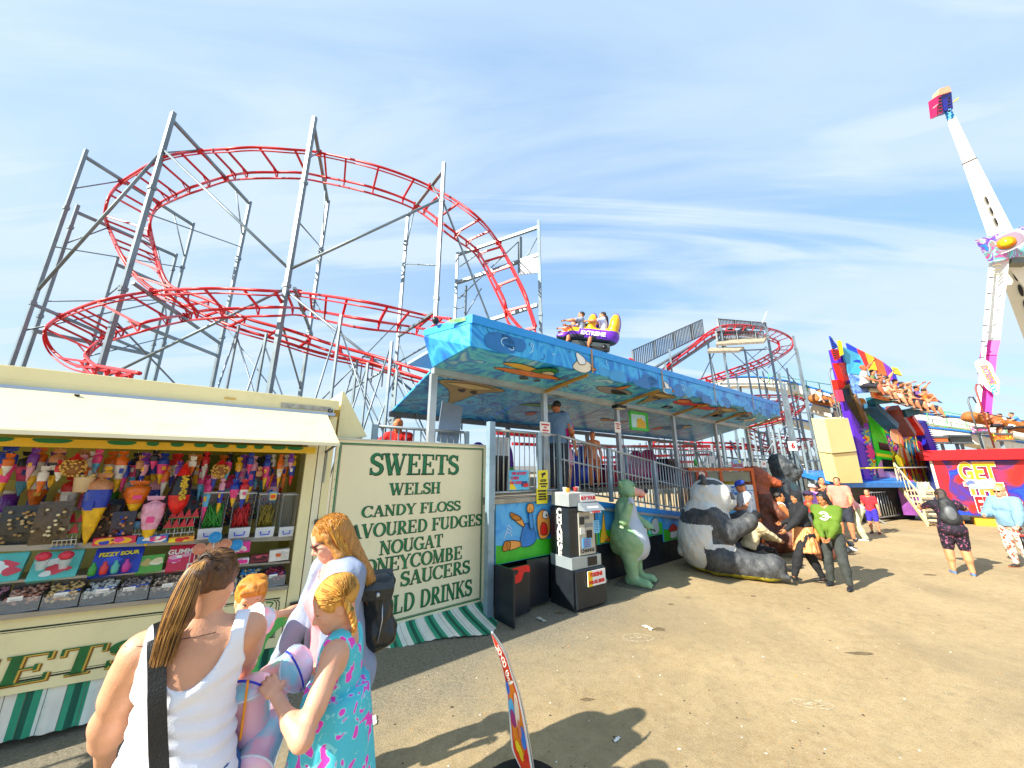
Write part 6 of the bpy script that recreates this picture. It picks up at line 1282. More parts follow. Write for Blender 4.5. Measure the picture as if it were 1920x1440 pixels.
def girl_extra(t,b):
 H=b.H;g=G();S=SDF(.009,.03);torso(S,b,.009,.93,False);rot=Matrix((b.sd2,b.fw2,b.up)).transposed()
 for s in(-1,1):S.ell(b.sh[s]+b.sd2*s*.020*H+b.up*.0*H,(.042*H,.2*H,.085*H),k=.006,rot=rot,op=1)
 S.ell(b.neck+b.up*.02*H,(.038*H,.2*H,.045*H),k=.005,rot=rot,op=1);S.cut(b.waist+b.up*.03*H,-b.up);add_sdf(g,S,FLOR,lambda P:wob(P,.003,28.));g.obj('dress_top',t)
 g=G();skirt_geo(g,b,b.waist.z+.075*H,.08*H,.112*H,.215*H,FLOR,folds=7,amp=.10,cx=(b.waist.x,b.waist.y),dep=.80,rows=20,n=96);g.obj('dress_skirt',t)
 r2=random.Random(5);ms=[M('d89a3c',.5,0,.25,20.),M('e8b85a',.5,0,.25,20.),M('b9782e',.5,0,.25,20.)]
 for s in(-1,1):  # braids starting high behind each ear
  st=hp(b,s*.072,-.035,.035);e=b.sh[s]+b.fw*.045*H*(1 if s<0 else-.9)-b.up*(.085 if s<0 else .06)*H+b.sd*-s*.02;m_=hp(b,s*.088,-.045,-.06);m2=hp(b,s*.075,-.02,-.15);path=spline([st,m_,m2,e],8);g=G()
  for k in range(len(path)):
   for ph in range(3):
    a=k*1.15+ph*2.094;off=b.sd*math.cos(a)*.011+b.fw*math.sin(a)*.006;r=.0125*(1-.35*k/len(path));g.ell(tuple(path[k]+off),(r*.95,r*.8,r*1.25),ms[(k+ph)%3],7,5)
  g.tube([e+Vector((0,0,.01)),e-b.up*.05+b.fw*.01],[.011,.003],ms[1],6);g.obj('braid',t)
 g=G();g.ell(tuple(hp(b,-.085,-.05,-.035)),(.014,.014,.012),M('5a6a2a'));g.obj('hair_tie',t)
 def sc_(i):
  u=r2.uniform(0,6.283);w=r2.uniform(.1,1.6);f_=lambda uu,ww:hp(b,math.sin(ww)*math.cos(uu)*.088,-.022+math.sin(ww)*math.sin(uu)*.109,.043+math.cos(ww)*.096);s=-1 if math.cos(u)<0 else 1;tgt=hp(b,s*.080,-.040,.035)
  p=f_(u,w);c=hp(b,0,-.02,.04);mm=(p+tgt)/2;mm=c+(mm-c).normalized()*.105*b.hs;return spline([p,mm,tgt],5)
 strands(t,None,sc_,900,ms,.0013)
gt,gb=person('girl with blonde braids in a turquoise and pink floral dress',gl_,gaz,GH,vox=.011,sk='e0a888',fat=.86,fem=False,hair=('braid','d09a44'),top=('none',''),bottom=('none','ffffff'),shoes=('e8e8e8','ffffff'),extra=girl_extra,head=(24,-24),hl=L_(gl_,gaz,GH,depth(518,1306,1.44)),el=(-.9,-.6,-.8),hr=L_(gl_,gaz,GH,depth(562,1253,1.85)),er=(.4,-.3,-1),brow='b98a4a',hvox=.006,curl=(.7,.8),sw=.93)
# ---- woman with the sunglasses
sl=(-1.0,2.32,0);saz=-134;SH=1.74
def shade_extra(t,b):
 H=b.H;r2=random.Random(8);ms=[M('d88a2a',.5,0,.25,20.),M('e8a83c',.5,0,.25,20.),M('a8581c',.5,0,.25,20.),M('f0c060',.5,0,.2,20.)]
 def lg(i):
  u=r2.uniform(-3.0,3.0);w=r2.uniform(.05,1.35);d=Vector((math.sin(w)*math.sin(u),-math.sin(w)*math.cos(u),math.cos(w)))
  if d.y>.55 and d.z<.75:d.y*=.4;d.normalize()
  p=hp(b,d.x*.092,-.022+d.y*.113,.043+d.z*.100);s=1 if d.x>0 else-1;q=abs(d.x)
  m1=hp(b,s*(.088+.012*r2.random())*max(.45,q**.4),-.02-.085*(1-q)+.03*max(0,d.y),-.05);m2=hp(b,s*.085*max(.3,q)+r2.uniform(-.012,.012),-.055-.07*(1-q)+.07*max(0,d.y),-.19+r2.uniform(-.02,.02))
  e=hp(b,s*.075*max(.3,q)+r2.uniform(-.03,.03),-.085-.05*(1-q)+.12*max(0,d.y),-.36+r2.uniform(-.08,.06));return spline([p,m1,m2,e],5)
 strands(t,None,lg,1700,ms,.0016)
 # open draped cardigan: two front panels and back, three-quarter sleeves
 g=G();S=SDF(.011,.04);torso(S,b,.026,1.12,True,k=.06)
 for s in(-1,1):armp(S,b,s,.011,1.75,1.0,k=.03)
 S.cap(b.waist-b.fw*.02,b.pel-b.up*.10*H-b.fw*.03,.135,.165,k=.08,flat=.8,ax=tuple(b.fw));S.cut(b.pel-b.up*.125*H,-b.up)
 S.cap(b.neck+b.fw*.17+b.up*.04,b.pel+b.fw*.24-b.up*.2,.12,.16,k=.02,op=1);S.cap(b.neck,b.neck+b.up*.3,.075,.12,k=.01,op=1)
 def f_(P):o=wob(P,.006,17.);o[:,0]+=.006*np.sin(P[:,1]*60+P[:,2]*8);return o
 add_sdf(g,S,cloth('8d9ab4',.08),f_);g.obj('cardigan',t)
ST,sb=person('woman with long auburn hair and sunglasses in a pink top and grey cardigan',sl,saz,SH,vox=.012,sk='e6b096',fat=1.06,fem=True,hair=('long','b8803c'),top=('strap','ee8f96',.012),bottom=('trousers','9fc4dc'),shades=2,extra=shade_extra,head=(-16,-26),lean=5,hvox=.006,brow='a8683a',hl=(-.16,.10,.47),hr=(.15,.16,.50))
# black rucksack-style shoulder bag behind her
bg_=thing('shoulder_bag','black leather drawstring backpack hanging behind the auburn haired woman','bag',depth(706,1136,2.12),R(20))
g=G();S=SDF(.012,.04);S.cap((0,0,-.13),(0,0,.06),.105,.085,flat=.75,ax=(0,1,0));S.cap((-.06,0,-.15),(.06,0,-.15),.07,.07,k=.05);S.cap((-.05,0,.12),(.05,0,.12),.05,.05,k=.05)
add_sdf(g,S,M('1e2426',.3,0,.3,12.,.3,25),lambda P:wob(P,.006,30.));g.obj('body',bg_)
g=G();g.hexa([(-.08,-.10,.06),(.08,-.10,.06),(.09,.04,.10),(-.09,.04,.10),(-.09,-.105,.115),(.09,-.105,.115),(.08,.05,.19),(-.08,.05,.19)],M('262c2e',.3,0,.3,12.,.2,30));g.obj('flap',bg_)
g=G();g.tube([(.03,-.075,.05),(.035,-.10,-.05),(.02,-.095,-.16)],.004,M('b9bcc0',.3,.8),5);g.ell((0,-.11,.09),(.014,.01,.014),M('b9bcc0',.3,.8));g.obj('zip',bg_)
g=G();g.tube([(-.06,.0,.17),(-.13,.02,.33),(-.17,.05,.45)],.010,M('1e2426',.4),6);g.tube([(-.07,.0,-.12),(-.13,.02,.1),(-.15,.04,.3)],.009,M('1e2426',.4),6);g.obj('strap',bg_)
# ---- the boy
bl=(-1.68,2.52,0);baz=150;BH=1.27
person('small ginger boy in a green T-shirt holding up a candyfloss tub',bl,baz,BH,vox=.011,sk='e6ab88',fat=.95,hair=('messy','d88a30'),top=('tee','57c06a'),bottom=('shorts','2a3a5a'),head=(8,-10),hvox=.006,brow='b87a3a',hl=L_(bl,baz,BH,depth(520,1152,2.12)),el=(-1.,.4,.4),hr=L_(bl,baz,BH,depth(452,1190,2.1)),er=(.5,-.5,-1),curl=(.9,.8),palm=(Vector((1,.3,-.3)),None),hs=.98)
# ---- candyfloss tubs
PKF=None
def floss(px,py,t_,r,h,tilt,lab,rot=0.,stick=True,lid=False):
 o=thing('candyfloss_tub',lab,'candyfloss tub',depth(px,py,t_),0,'candyfloss tubs held by the family');o.rotation_euler=tilt
 key='flossmat'
 if key not in _M:
  m=bpy.data.materials.new('candyfloss');m.use_nodes=True;nt=m.node_tree;n=nt.nodes;L=nt.links;b=n['Principled BSDF'];b.inputs['Roughness'].default_value=.35;tc=n.new('ShaderNodeTexCoord');tt=n.new('ShaderNodeTexNoise');tt.inputs['Scale'].default_value=7.;tt.inputs['Detail'].default_value=3;L.new(tc.outputs['Object'],tt.inputs[0]);rr=n.new('ShaderNodeValToRGB');L.new(tt.outputs[0],rr.inputs[0]);e=rr.color_ramp.elements
  e[0].color=lin('9fdcec')+(1,);e[0].position=.40;e[1].color=lin('f6c4d8')+(1,);e[1].position=.52;L.new(rr.outputs[0],b.inputs['Base Color']);b.inputs['Subsurface Weight'].default_value=.2;b.inputs['Coat Weight'].default_value=.6;b.inputs['Coat Roughness'].default_value=.12
  bp=n.new('ShaderNodeBump');t2=n.new('ShaderNodeTexNoise');t2.inputs['Scale'].default_value=24.;L.new(tc.outputs['Object'],t2.inputs[0]);L.new(t2.outputs[0],bp.inputs['Height']);bp.inputs['Strength'].default_value=.3;bp.inputs['Distance'].default_value=.01;L.new(bp.outputs[0],b.inputs['Normal']);_M[key]=m
 m=_M[key];g=G();prof=[(r*.70,0),(r*.80,h*.06),(r*.9,h*.45),(r,h*.9),(r*1.07,h*.92),(r*1.07,h*.97),(r*.95,h*1.04),(r*.6,h*1.12),(r*.02,h*1.15)];g.lathe(prof,m,28,Matrix.Translation((0,0,-h/2)));g.obj('tub',o)
 g=G();g.tube([(r*1.09*math.cos(a),r*1.09*math.sin(a),h*.45)for a in np.arange(0,6.2,.35)],.004,M('dfe8f2',.2),6,closed=True);g.obj('lid_rim',o)
 g=G();g.tube([(r*1.08*math.cos(a),-.02-r*.55*math.sin(a),h*.44+r*.9*math.sin(a))for a in np.arange(0,3.2,.26)],.0045,M('1c38c8',.3),6);g.obj('handle',o)
 if stick:g=G();g.beam((.02,-r*1.02,-h*.1),(.05,-r*.9,h*.75),.016,.008,M('f09a1c',.5));g.obj('stick',o)
floss(488,1166,1.95,.082,.09,(R(75),R(10),R(-30)),'pink candyfloss tub with blue handle held up by the boy')
floss(528,1266,1.72,.088,.20,(R(20),R(62),R(10)),'pink and blue candyfloss tub tipped sideways between the girl and her hands',stick=False)
floss(500,1345,1.72,.075,.22,(R(30),R(48),R(-20)),'middle candyfloss tub with blue and pink floss beneath the girl\'s hand',stick=False)
floss(468,1345,1.50,.080,.24,(R(5),R(-8),R(0)),'upright candyfloss tub with an orange stick beside the white vest')
floss(492,1398,1.48,.078,.20,(R(115),R(12),R(15)),'lowest candyfloss tub with its round blue base towards the camera',stick=False)
g=G();g.ell((0,0,0),(.05,.05,.06),BLACK);g.ell((-.03,-.02,.05),(.03,.03,.03),BLACK);tag(g.obj('hand_bag',loc=depth(452,1420,1.5)),'black soft bag low beside the woman in the white vest','bag')
# ---- middle distance
lg=M('e8e6da',.6)
def green_extra(t,b):
 body=[c for c in t.children if c.name.startswith('sweater')][0];bv=bvh_of([body]);g=G()
 for r,w in((.070,.012),(.045,.010)):
  a0=.5;pts=[(.01+r*math.cos(a),b.chest.z+.01+r*math.sin(a))for a in np.arange(a0,a0+5.4,.4)];ribbon(g,bv,pts,w,lg,.004,(0,1,0),(0,-1,0),2,.001)
 ribbon(g,bv,[(-.10,b.chest.z+.0),(.02,b.chest.z+.01)],.02,lg,.005,(0,1,0),(0,-1,0),3,.001);g.obj('printed_logo',t)
p=gl(1578,1102)
person('person with long dark hair in an olive green sweatshirt with hands clasped',p,238,1.60,vox=.012,sk='b87a4e',fat=1.08,fem=True,hair=('long','1c1618'),top=('long','5c7a1e',.012),bottom=('trousers','3a403e'),shoes=('20242c','20242c'),head=(-14,-22),hl=(-.02,.14,.50),hr=(.03,.15,.48),el=(-1,-.3,-.3),er=(1,-.3,-.3),fl=(-.085,.03,.045),fr=(.085,-.02,.045),extra=green_extra)
p=gl(1524,1096)
def stripy():return STRIPE('e8884a','f0b07a',26.,'X',.8)
def hij_extra(t,b):
 g=G();S=SDF(.012,.03);S.ell((b.pel.x-.05,b.pel.y-.16,b.pel.z-.02),(.09,.05,.13));add_sdf(g,S,M('c9803a',.6,0,.2,9.),lambda P:wob(P,.005,30.));g.obj('tote_bag',t)
 g=G();W,E=b.wri[-1],b.elb[-1];g.cyl(E+(W-E)*.1,E+(W-E)*.95,.045,cloth('d8d4e0'),r1=.035);g.obj('rolled_paper',t)
person('woman in a black headscarf and striped orange dress stepping left',p,285,1.60,vox=.013,sk='b87a4e',fem=True,hair=('hijab','1c1e22'),top=('long','1c1e22',.018),bottom=('trousers','1a1c20'),shoes=('1c1a1a','1c1a1a'),head=(20,-5),fl=(-.05,.20,.045),fr=(.06,-.14,.055),hl=(-.14,.24,.56),hr=(.12,.16,.62),extra=lambda t,b:(skirt_geo(gx:=G(),b,b.waist.z-.02,.34*1.6,.16,.20,stripy(),folds=11,amp=.05,dep=.95),gx.obj('striped_dress',t),hij_extra(t,b)))
# backpack woman
p=gl(1808,1078)
def bp_extra(t,b):
 g=G();S=SDF(.014,.03);c=b.chest-b.fw*.145;S.cap(c-b.up*.17,c+b.up*.13,.13,.11,flat=.62,ax=tuple(b.fw));S.cap(c-b.up*.15-b.sd*.05,c-b.up*.15+b.sd*.05,.11,.11,flat=.7,ax=tuple(b.fw));add_sdf(g,S,M('23262a',.6,0,.25,9.),lambda P:wob(P,.005,24.));g.obj('rucksack',t,label='black and grey rucksack')
 g=G();S=SDF(.012,.02);c2=c-b.fw*.075-b.up*.07;S.ell(c2,(.085,.04,.14),rot=Matrix((b.sd,b.fw,b.up)).transposed());add_sdf(g,S,M('5c6064',.5,0,.2,9.));g.obj('rucksack_pocket',t)
 g=G()
 for s in(-1,1):g.tube([c+b.up*.16+b.sd*s*.07,b.sh[s]+b.up*.045-b.sd*s*.04,b.sh[s]+b.fw*.08-b.up*.04,b.chest+b.fw*.1-b.up*.08+b.sd*s*.08],.014,BLACK,6)
 g.obj('rucksack_strap',t)
 g=G();g.box(b.wri[1]+Vector((-.06,.03,.06)),(.14,.012,.075),BLACK);g.obj('phone',t)
person('woman in dark floral shorts with a black and grey rucksack seen from behind',p,38,1.63,vox=.013,sk='cf8f64',fat=1.18,fem=True,hair=('bob','3a2a22'),top=('tee',pat('1c1624','8a3a5a','3a2a4a',20.,.6),.016,-.07),bottom=('shorts',pat('1c1624','a85a7a','4a3a5a',22.,.6)),shoes=('5a7aa8','f0f0ec'),lean=11,pel=(0,-.02,.525),head=(0,-10),hl=(-.07,.24,.80),hr=(.07,.24,.80),el=(-1,0,-.5),er=(1,0,-.5),fl=(-.075,.0,.045),fr=(.07,-.02,.045),extra=bp_extra)
p=gl(1921,1066)
def edge_extra(t,b):g=G();W=b.wri[-1];g.cyl(W-Vector((0,0,.02)),W-Vector((0,0,.36)),.008,BLACK);g.cyl(W-Vector((0,0,.20)),W-Vector((0,0,.48)),.030,BLACK);g.cyl(W-Vector((0,0,.18)),W-Vector((0,0,.21)),.032,M('e0342a'));g.obj('camera_grip',t)
person('person in pale denim jacket and pink sunglasses at the right edge of the photo',p,262,1.66,vox=.013,sk='e0a080',fat=1.15,fem=True,hair=('short','c8986a'),top=('hoodie','7aa0b8',.02),bottom=('trousers',pat('d8d0c0','c8502a','4a4a4a',18.,.55)),shoes=('3a3a3a','c05a2a'),shades=True,head=(0,-5),hl=(-.15,.16,.52),hr=(.1,.2,.62),extra=edge_extra)
# far group
crowd=[
 ('stocky man in a coral T-shirt and dark shorts standing beyond the green sweatshirt',gl(1592,1014),225,dict(H=1.78,sk='d88a62',fat=1.22,hair=('short','3a2a20'),top=('tee','e88a78',.022),bottom=('shorts','2f3440'),shoes=('2a2a30','2a2a30'),hl=(-.12,.2,.58),hr=(.16,.1,.50))),
 ('man in a black sleeveless top behind the coral T-shirt',gl(1560,1003),200,dict(H=1.76,sk='cf8a60',hair=('short','2a2018'),top=('tank','24242a'),bottom=('shorts','24242a'),hr=(.10,.14,.78),er=(1,.2,-.4))),
 ('person in a lilac shirt and white sun hat leaning over by the gorilla',gl(1535,1012),60,dict(H=1.68,sk='d8986e',fat=1.15,fem=True,hair=('short','a8886a'),hat=('sun','f0ece0'),top=('tee','d48ae0',.022),bottom=('shorts','4a4450'),lean=30,pel=(0,-.05,.5),hl=(-.12,.36,.5),hr=(.14,.38,.48))),
 ('person with pink shirt and khaki trousers bending forward beside the barrier',gl(1612,1013),300,dict(H=1.70,sk='d8906a',fem=True,hair=('pony','8a4a2a'),top=('tee','f0a8a4',.03),bottom=('wide','d0cfa4'),shoes=('f0f0ec','f0f0ec'),lean=34,pel=(0,-.06,.5),hl=(-.05,.30,.42),hr=(.1,.3,.45))),
 ('child in blue shorts and sandals standing by the metal barrier',gl(1643,1001),240,dict(H=1.35,sk='d8906a',hair=('short','6a4a2a'),top=('tee','d02a34'),bottom=('shorts','3a2fb0'),shoes=('2a2a3a','c03030'))),
]
for lab,loc,az,kw in crowd:person(lab,loc,az,vox=.018,group=None,**kw)
def seated(lab,loc,az,sh,**kw):
 H=kw.get('H',1.7);kw.setdefault('fl',(-.07,.30,(sh-.40+.02)/H));kw.setdefault('fr',(.07,.33,(sh-.40+.02)/H));kw.setdefault('pel',(0,0,(sh+.08)/H));kw.setdefault('hl',(-.09,.16,(sh+.14)/H));kw.setdefault('hr',(.09,.2,(sh+.12)/H));kw.setdefault('vox',.016)
 return person(lab,loc,az,**kw)
q=depth(1411,1060,7.3);seated('person in a black headscarf and beige jacket sitting on the panda foot',(q.x,q.y,0),95,.36,H=1.56,sk='a8683e',fem=True,hair=('hijab','14161a'),top=('hoodie','d8c8a0',.026),bottom=('leggings','1c1c22'),shoes=('1a1a1c','1a1a1c'),lean=20,head=(0,-20),hl=(-.04,.34,.36),hr=(.06,.36,.36),fl=(-.05,.27,.05),fr=(.09,.34,.045),vox=.013)
q=depth(1466,964,8.6);seated('bearded man in a white vest laughing on the brown bear knee',(q.x,q.y,0),118,.56,H=1.74,sk='b0703e',hair=('short','18120e'),top=('tank','f0efe8'),bottom=('shorts','2a2228'),head=(0,4),sw=1.1,fat=1.1)
q=depth(1518,955,9.3);seated('man in a dark cap and red vest sitting on the gorilla knee',(q.x,q.y,0),128,.54,H=1.74,sk='a8683a',hair=('short','18120e'),hat=('cap','3a2a4a'),top=('tank','d8303a'),bottom=('trousers','c08a4a'),shoes=('f4f4f0','f4f4f0'),head=(-10,-10))
q=depth(1489,945,9.7);seated('dark haired man grinning against the gorilla chest behind the headscarf',(q.x,q.y,0),120,.66,H=1.7,sk='b0703e',hair=('short','14100e'),top=('tee','2a3a4a'),bottom=('trousers','2a2a34'))
q=depth(1392,908,7.95);person('man in a white polo shirt and blue cap reading beside the booth',(q.x,q.y,0),285,1.76,vox=.014,sk='c87a4a',hair=('short','3a2418'),hat=('cap','2a4ab0'),top=('polo','eef0f4',.018),bottom=('trousers','1c2a4a'),head=(0,-22),hl=(-.06,.2,.66),hr=(.08,.2,.66),fat=1.05)
# people on the station platform
def onp(x,y):return tuple(SF.w(x,y,zp))
person('man in a blue T-shirt and sunglasses on the platform with his back turned',onp(1.98,.55),20,1.80,vox=.015,sk='c87a50',hair=('short','241c1a'),top=('tee','6f8fb4',.018),bottom=('trousers','343c48'),head=(50,-5),shades=True,hl=(-.14,.14,.56),hr=(.12,.18,.60),fat=1.08)
person('woman in magenta top and checked skirt behind the man in blue',onp(2.45,.85),30,1.66,vox=.016,sk='d8986e',fem=True,hair=('long','241c1c'),top=('tee','e0208a'),bottom=('skirt',STRIPE('e8508a','f4d8e0',22.,'Z'),.30,.13),hl=(-.15,.05,.5))
person('ginger haired person with bare shoulders at the top of the ramp',onp(3.3,.75),200,1.25,vox=.016,sk='e8905a',fem=True,hair=('short','c0602a'),top=('tank','f0a070'),bottom=('shorts','e89060'),head=(20,-10))
person('bald man in a red T-shirt and sunglasses on the platform above the board',tuple(SF.w(-.85,1.7,1.15)),165,1.74,vox=.015,sk='d07a4a',hair=('bald','241c1a'),top=('tee','e02420',.02),bottom=('trousers','2a2a34'),shades=True,head=(-30,-16),lean=10,hr=(.42,.14,.60),er=(.2,-.3,-1),fat=1.2)
# ================================================================ the sweets on show in the kiosk
CELL=lambda c:M(c,.18,0,.25,22.,.25,60)
ORD=['first','second','third','fourth','fifth','sixth','seventh','eighth','ninth','tenth','eleventh','twelfth','thirteenth','fourteenth','fifteenth','sixteenth','seventeenth','eighteenth','nineteenth','twentieth']+['twenty-'+q for q in('first','second','third','fourth','fifth','sixth','seventh','eighth','ninth')]
CN={'f2b81c':'yellow','e8408a':'pink','1c3fb0':'blue','e8721c':'orange','d8202a':'red','f4efe2':'white','2f9a3c':'green','7a3ab0':'purple','5cb8e8':'pale blue','1a1c30':'navy','c98a5a':'brown','f0a8c0':'pale pink'}
rs=random.Random(21)
def kthing(name,label,cat,x,y,z,group=None,rz=0.):return thing(name,label,cat,KF.w(x,y,z),KF.r+rz,group)
def cone_bag(x,y,ztop,L_,r,cols,label,group='cellophane bags hanging in the kiosk',lean=0.,fat=1.):
 o=kthing('sweet_cone',label,'sweet bag',x,y,ztop,group,rs.uniform(-.5,.5));o.rotation_euler[1]=lean;n=12;rows=11;prof=[]
 for i in range(rows+1):t=i/rows;rr=r*(.30+.9*min(1,t/.08)if t<.08 else(1.2*fat if t<.3 else 1.2*fat*(1-(t-.3)/.7)**.8+.06));prof.append((max(.004,rr*(.55 if t<.04 else 1)),-L_*t))
 k=len(cols);
 for c in range(k):
  a,b=int(rows*c/k),int(rows*(c+1)/k);g=G();g.lathe(prof[a:b+1],CELL(cols[c]),n,Matrix.Scale(.7,4,(0,1,0)),caps=False);g.v=[(v[0]+rs.uniform(-.003,.003),v[1]+rs.uniform(-.004,.004),v[2])for v in g.v];g.obj('wrapper',o,label=CN[cols[c]]+' band')
 g=G();g.cyl((0,0,0),(0,0,.05),.002,WHITE,n=4);g.add([(-r*.8,-.01,0),(r*.8,.01,0),(r*1.0,0,.035),(-r*1.0,0,.04)],[(0,1,2,3),(3,2,1,0)],CELL(cols[0]));g.obj('tie',o)
 if L_>.22:g=G();g.box((0,-r*.86,-L_*.42),(r*.8,.004,L_*.13),M(rs.choice(['f4f0e6','1c3fb0','e8408a','f2b81c']),.3));g.obj('printed_label',o)
 return o
palette=[('e8721c','f4efe2','f2b81c'),('1c3fb0','e8408a','f2b81c'),('f0a8c0','1c3fb0','f2b81c'),('7a3ab0','f0a8c0','1c3fb0'),('c98a5a','1a1c30','f2b81c'),('e8408a','5cb8e8','e8408a'),('f4efe2','e8721c','e8721c'),('1a1c30','e8408a','5cb8e8'),('f2b81c','1c3fb0','d8202a'),('d8202a','f4efe2','1c3fb0')]
hang=[]  # (x, y, top, length, radius, colours)
spec=[(-.34,.16,2.12,.30,.040,8),(-.40,.24,2.13,.36,.035,6),(-.46,.15,2.13,.33,.038,0),(-.53,.22,2.13,.36,.036,6),(-.59,.14,2.12,.33,.038,1),(-.66,.30,2.10,.32,.045,7),(-.72,.20,2.11,.46,.055,2),(-.80,.26,2.12,.40,.05,3),(-.84,.12,1.86,.24,.05,1),(-.76,.12,1.86,.26,.045,9),(-.93,.20,2.13,.22,.035,7),(-.95,.14,1.88,.34,.032,2),(-1.06,.14,1.86,.36,.036,5),(-1.13,.26,2.13,.44,.045,7),(-1.23,.16,2.11,.30,.05,4),(-1.34,.28,2.12,.28,.04,9),(-1.44,.18,2.12,.26,.05,1),(-1.50,.30,2.11,.24,.05,2),(-1.57,.16,2.12,.28,.045,3),(-1.64,.26,2.12,.30,.05,7),(-1.72,.16,2.13,.34,.05,0),(-1.81,.28,2.13,.30,.055,0),(-1.9,.18,2.12,.36,.05,6),(-2.0,.32,2.14,.25,.06,4),(-2.12,.20,2.14,.30,.055,4),(-2.25,.28,2.15,.32,.06,0),(-2.38,.18,2.15,.4,.06,1),(-2.52,.25,2.15,.34,.05,3),(-2.66,.2,2.15,.34,.05,5)]
for i,(x,y,zt_,L_,r,c)in enumerate(spec):
 cols=palette[c];cone_bag(x,y,zt_,L_,r*.74,cols,'%s and %s cellophane cone hanging in the kiosk, %s from the door post'%(CN[cols[0]],CN[cols[1]],ORD[i]))
for i in range(27):  # front row of small bags between the cones
 cols=palette[(i*7+3)%10];x=-.37-i*.094;cone_bag(x,.09+.05*(i%3),2.14-.10*((i*5)%4)*.5,.14+.05*(i%3),.026,cols[:2],'small %s and %s twist bag in the front hanging row, %s from the right'%(CN[cols[0]],CN[cols[1]],ORD[i]),'small twist bags hanging in front')
for i in range(26):  # second row, deeper in the stall
 cols=palette[rs.randrange(10)];x=-.38-i*.10;cone_bag(x,rs.uniform(.42,.62),2.12-.22*(i%2),rs.uniform(.26,.42),rs.uniform(.035,.06),cols,'%s cone with %s top, %s from the right in the back hanging row'%(CN[cols[-1]],CN[cols[0]],ORD[i]),'back row of hanging sweet cones')
# big special pieces
cone_bag(-1.80,.06,1.93,.56,.075,('c98a5a','1c3fb0','f2b81c','f2b81c'),'largest yellow and blue sweet cone hanging at the left of the kiosk window');cone_bag(-1.42,.04,1.72,.40,.065,('f0a8c0','f0a8c0','f2b81c'),'pink cone with a yellow foot standing above the middle shelf');cone_bag(-1.56,.10,1.86,.26,.07,('e8721c','e8721c','f2b81c'),'orange striped bag slung left of the pink cone')
def lump_ball(x,y,z,r,name,lab,c='e0b45a',n=90):
 o=kthing(name,lab,'sweet bag',x,y,z);g=G()
 for i in range(n):u,v=rs.uniform(0,6.28),math.acos(rs.uniform(-1,1));g.ell((r*math.sin(v)*math.cos(u),r*.6*math.sin(v)*math.sin(u),r*math.cos(v)),(r*.15,r*.15,r*.13),M(c,.5,0,.3,30.),5,4)
 g.obj('peanuts',o,kind='stuff');g=G();g.ell((0,0,0),(r*.96,r*.56,r*.96),M('8a5a2a',.6));g.obj('bag',o);g=G();g.lathe([(.005,r*1.6),(r*.3,r*1.15),(r*.8,r*.8)],M('d8202a',.2),12,caps=False);g.obj('gathered_neck',o);return o
lump_ball(-.99,.05,1.99,.070,'peanut_bag','round bag of peanuts with red neck hanging above the green laces',n=110);lump_ball(-1.98,.05,2.02,.075,'peanut_bag','round bag of peanuts hanging at the far left beside the popcorn pail')
def pail(x,y,z,r,h,m,lab,heap=None,pic=False):
 o=kthing('sweet_pail',lab,'pail',x,y,z);g=G();g.lathe([(r*.8,-h),(r,0),(r*1.06,.004),(r*.95,0)],m,18,caps=True);g.obj('bucket',o);g=G();g.tube([(r*math.cos(a),0,.0+r*1.3*math.sin(a))for a in np.arange(0,3.2,.25)],.003,STEEL,5);g.obj('handle',o)
 if heap:g=G();[g.ell((rs.uniform(-.8,.8)*r,rs.uniform(-.8,.8)*r,rs.uniform(-.01,.02)),(r*.2,r*.2,r*.18),M(heap,.6,0,.3,30.),5,4)for _ in range(26)];g.obj('popcorn',o,kind='stuff')
 if pic:g=G();g.box((0,-r*.93,-h*.5),(r*1.3,.006,h*.7),M('f2c81c',.4));flat(g,[(-.02,-h*.7),(-.02,-h*.3),(.02,-h*.35),(.015,-h*.7)],-r*.97,M('e0501c'));g.obj('picture_label',o)
 return o
pail(-1.90,.06,1.93,.065,.12,M('d8c098',.3),'pail of popcorn hanging beside the leftmost peanut bag','e8c878');pail(-.50,.02,1.76,.042,.09,M('7fb4d8',.3),'small blue pail with yellow duck picture hanging above the olive laces',None,True)
# the red, black and yellow torpedo bag
o=kthing('flag_bag','red black and yellow torpedo shaped peanut bag hanging at the centre','sweet bag',-1.26,.03,2.06);g=G();g.lathe([(.008,0),(.03,-.05),(.055,-.12)],CELL('e0201c'),14,caps=False);g.obj('red_cap',o);g=G();g.lathe([(.055,-.12),(.075,-.2),(.080,-.30)],CELL('14141c'),14,caps=False);g.obj('black_band',o)
g=G();g.lathe([(.080,-.30),(.072,-.38),(.045,-.44),(.005,-.48)],CELL('e0201c'),14,caps=False);g.obj('red_foot',o);g=G();[g.ell((rs.uniform(0,.045),-.068+rs.uniform(-.01,.004),rs.uniform(-.34,-.12)),(.010,.009,.009),M('e2c03a',.5,0,.3,30.),5,4)for _ in range(90)];g.obj('peanuts',o,kind='stuff')
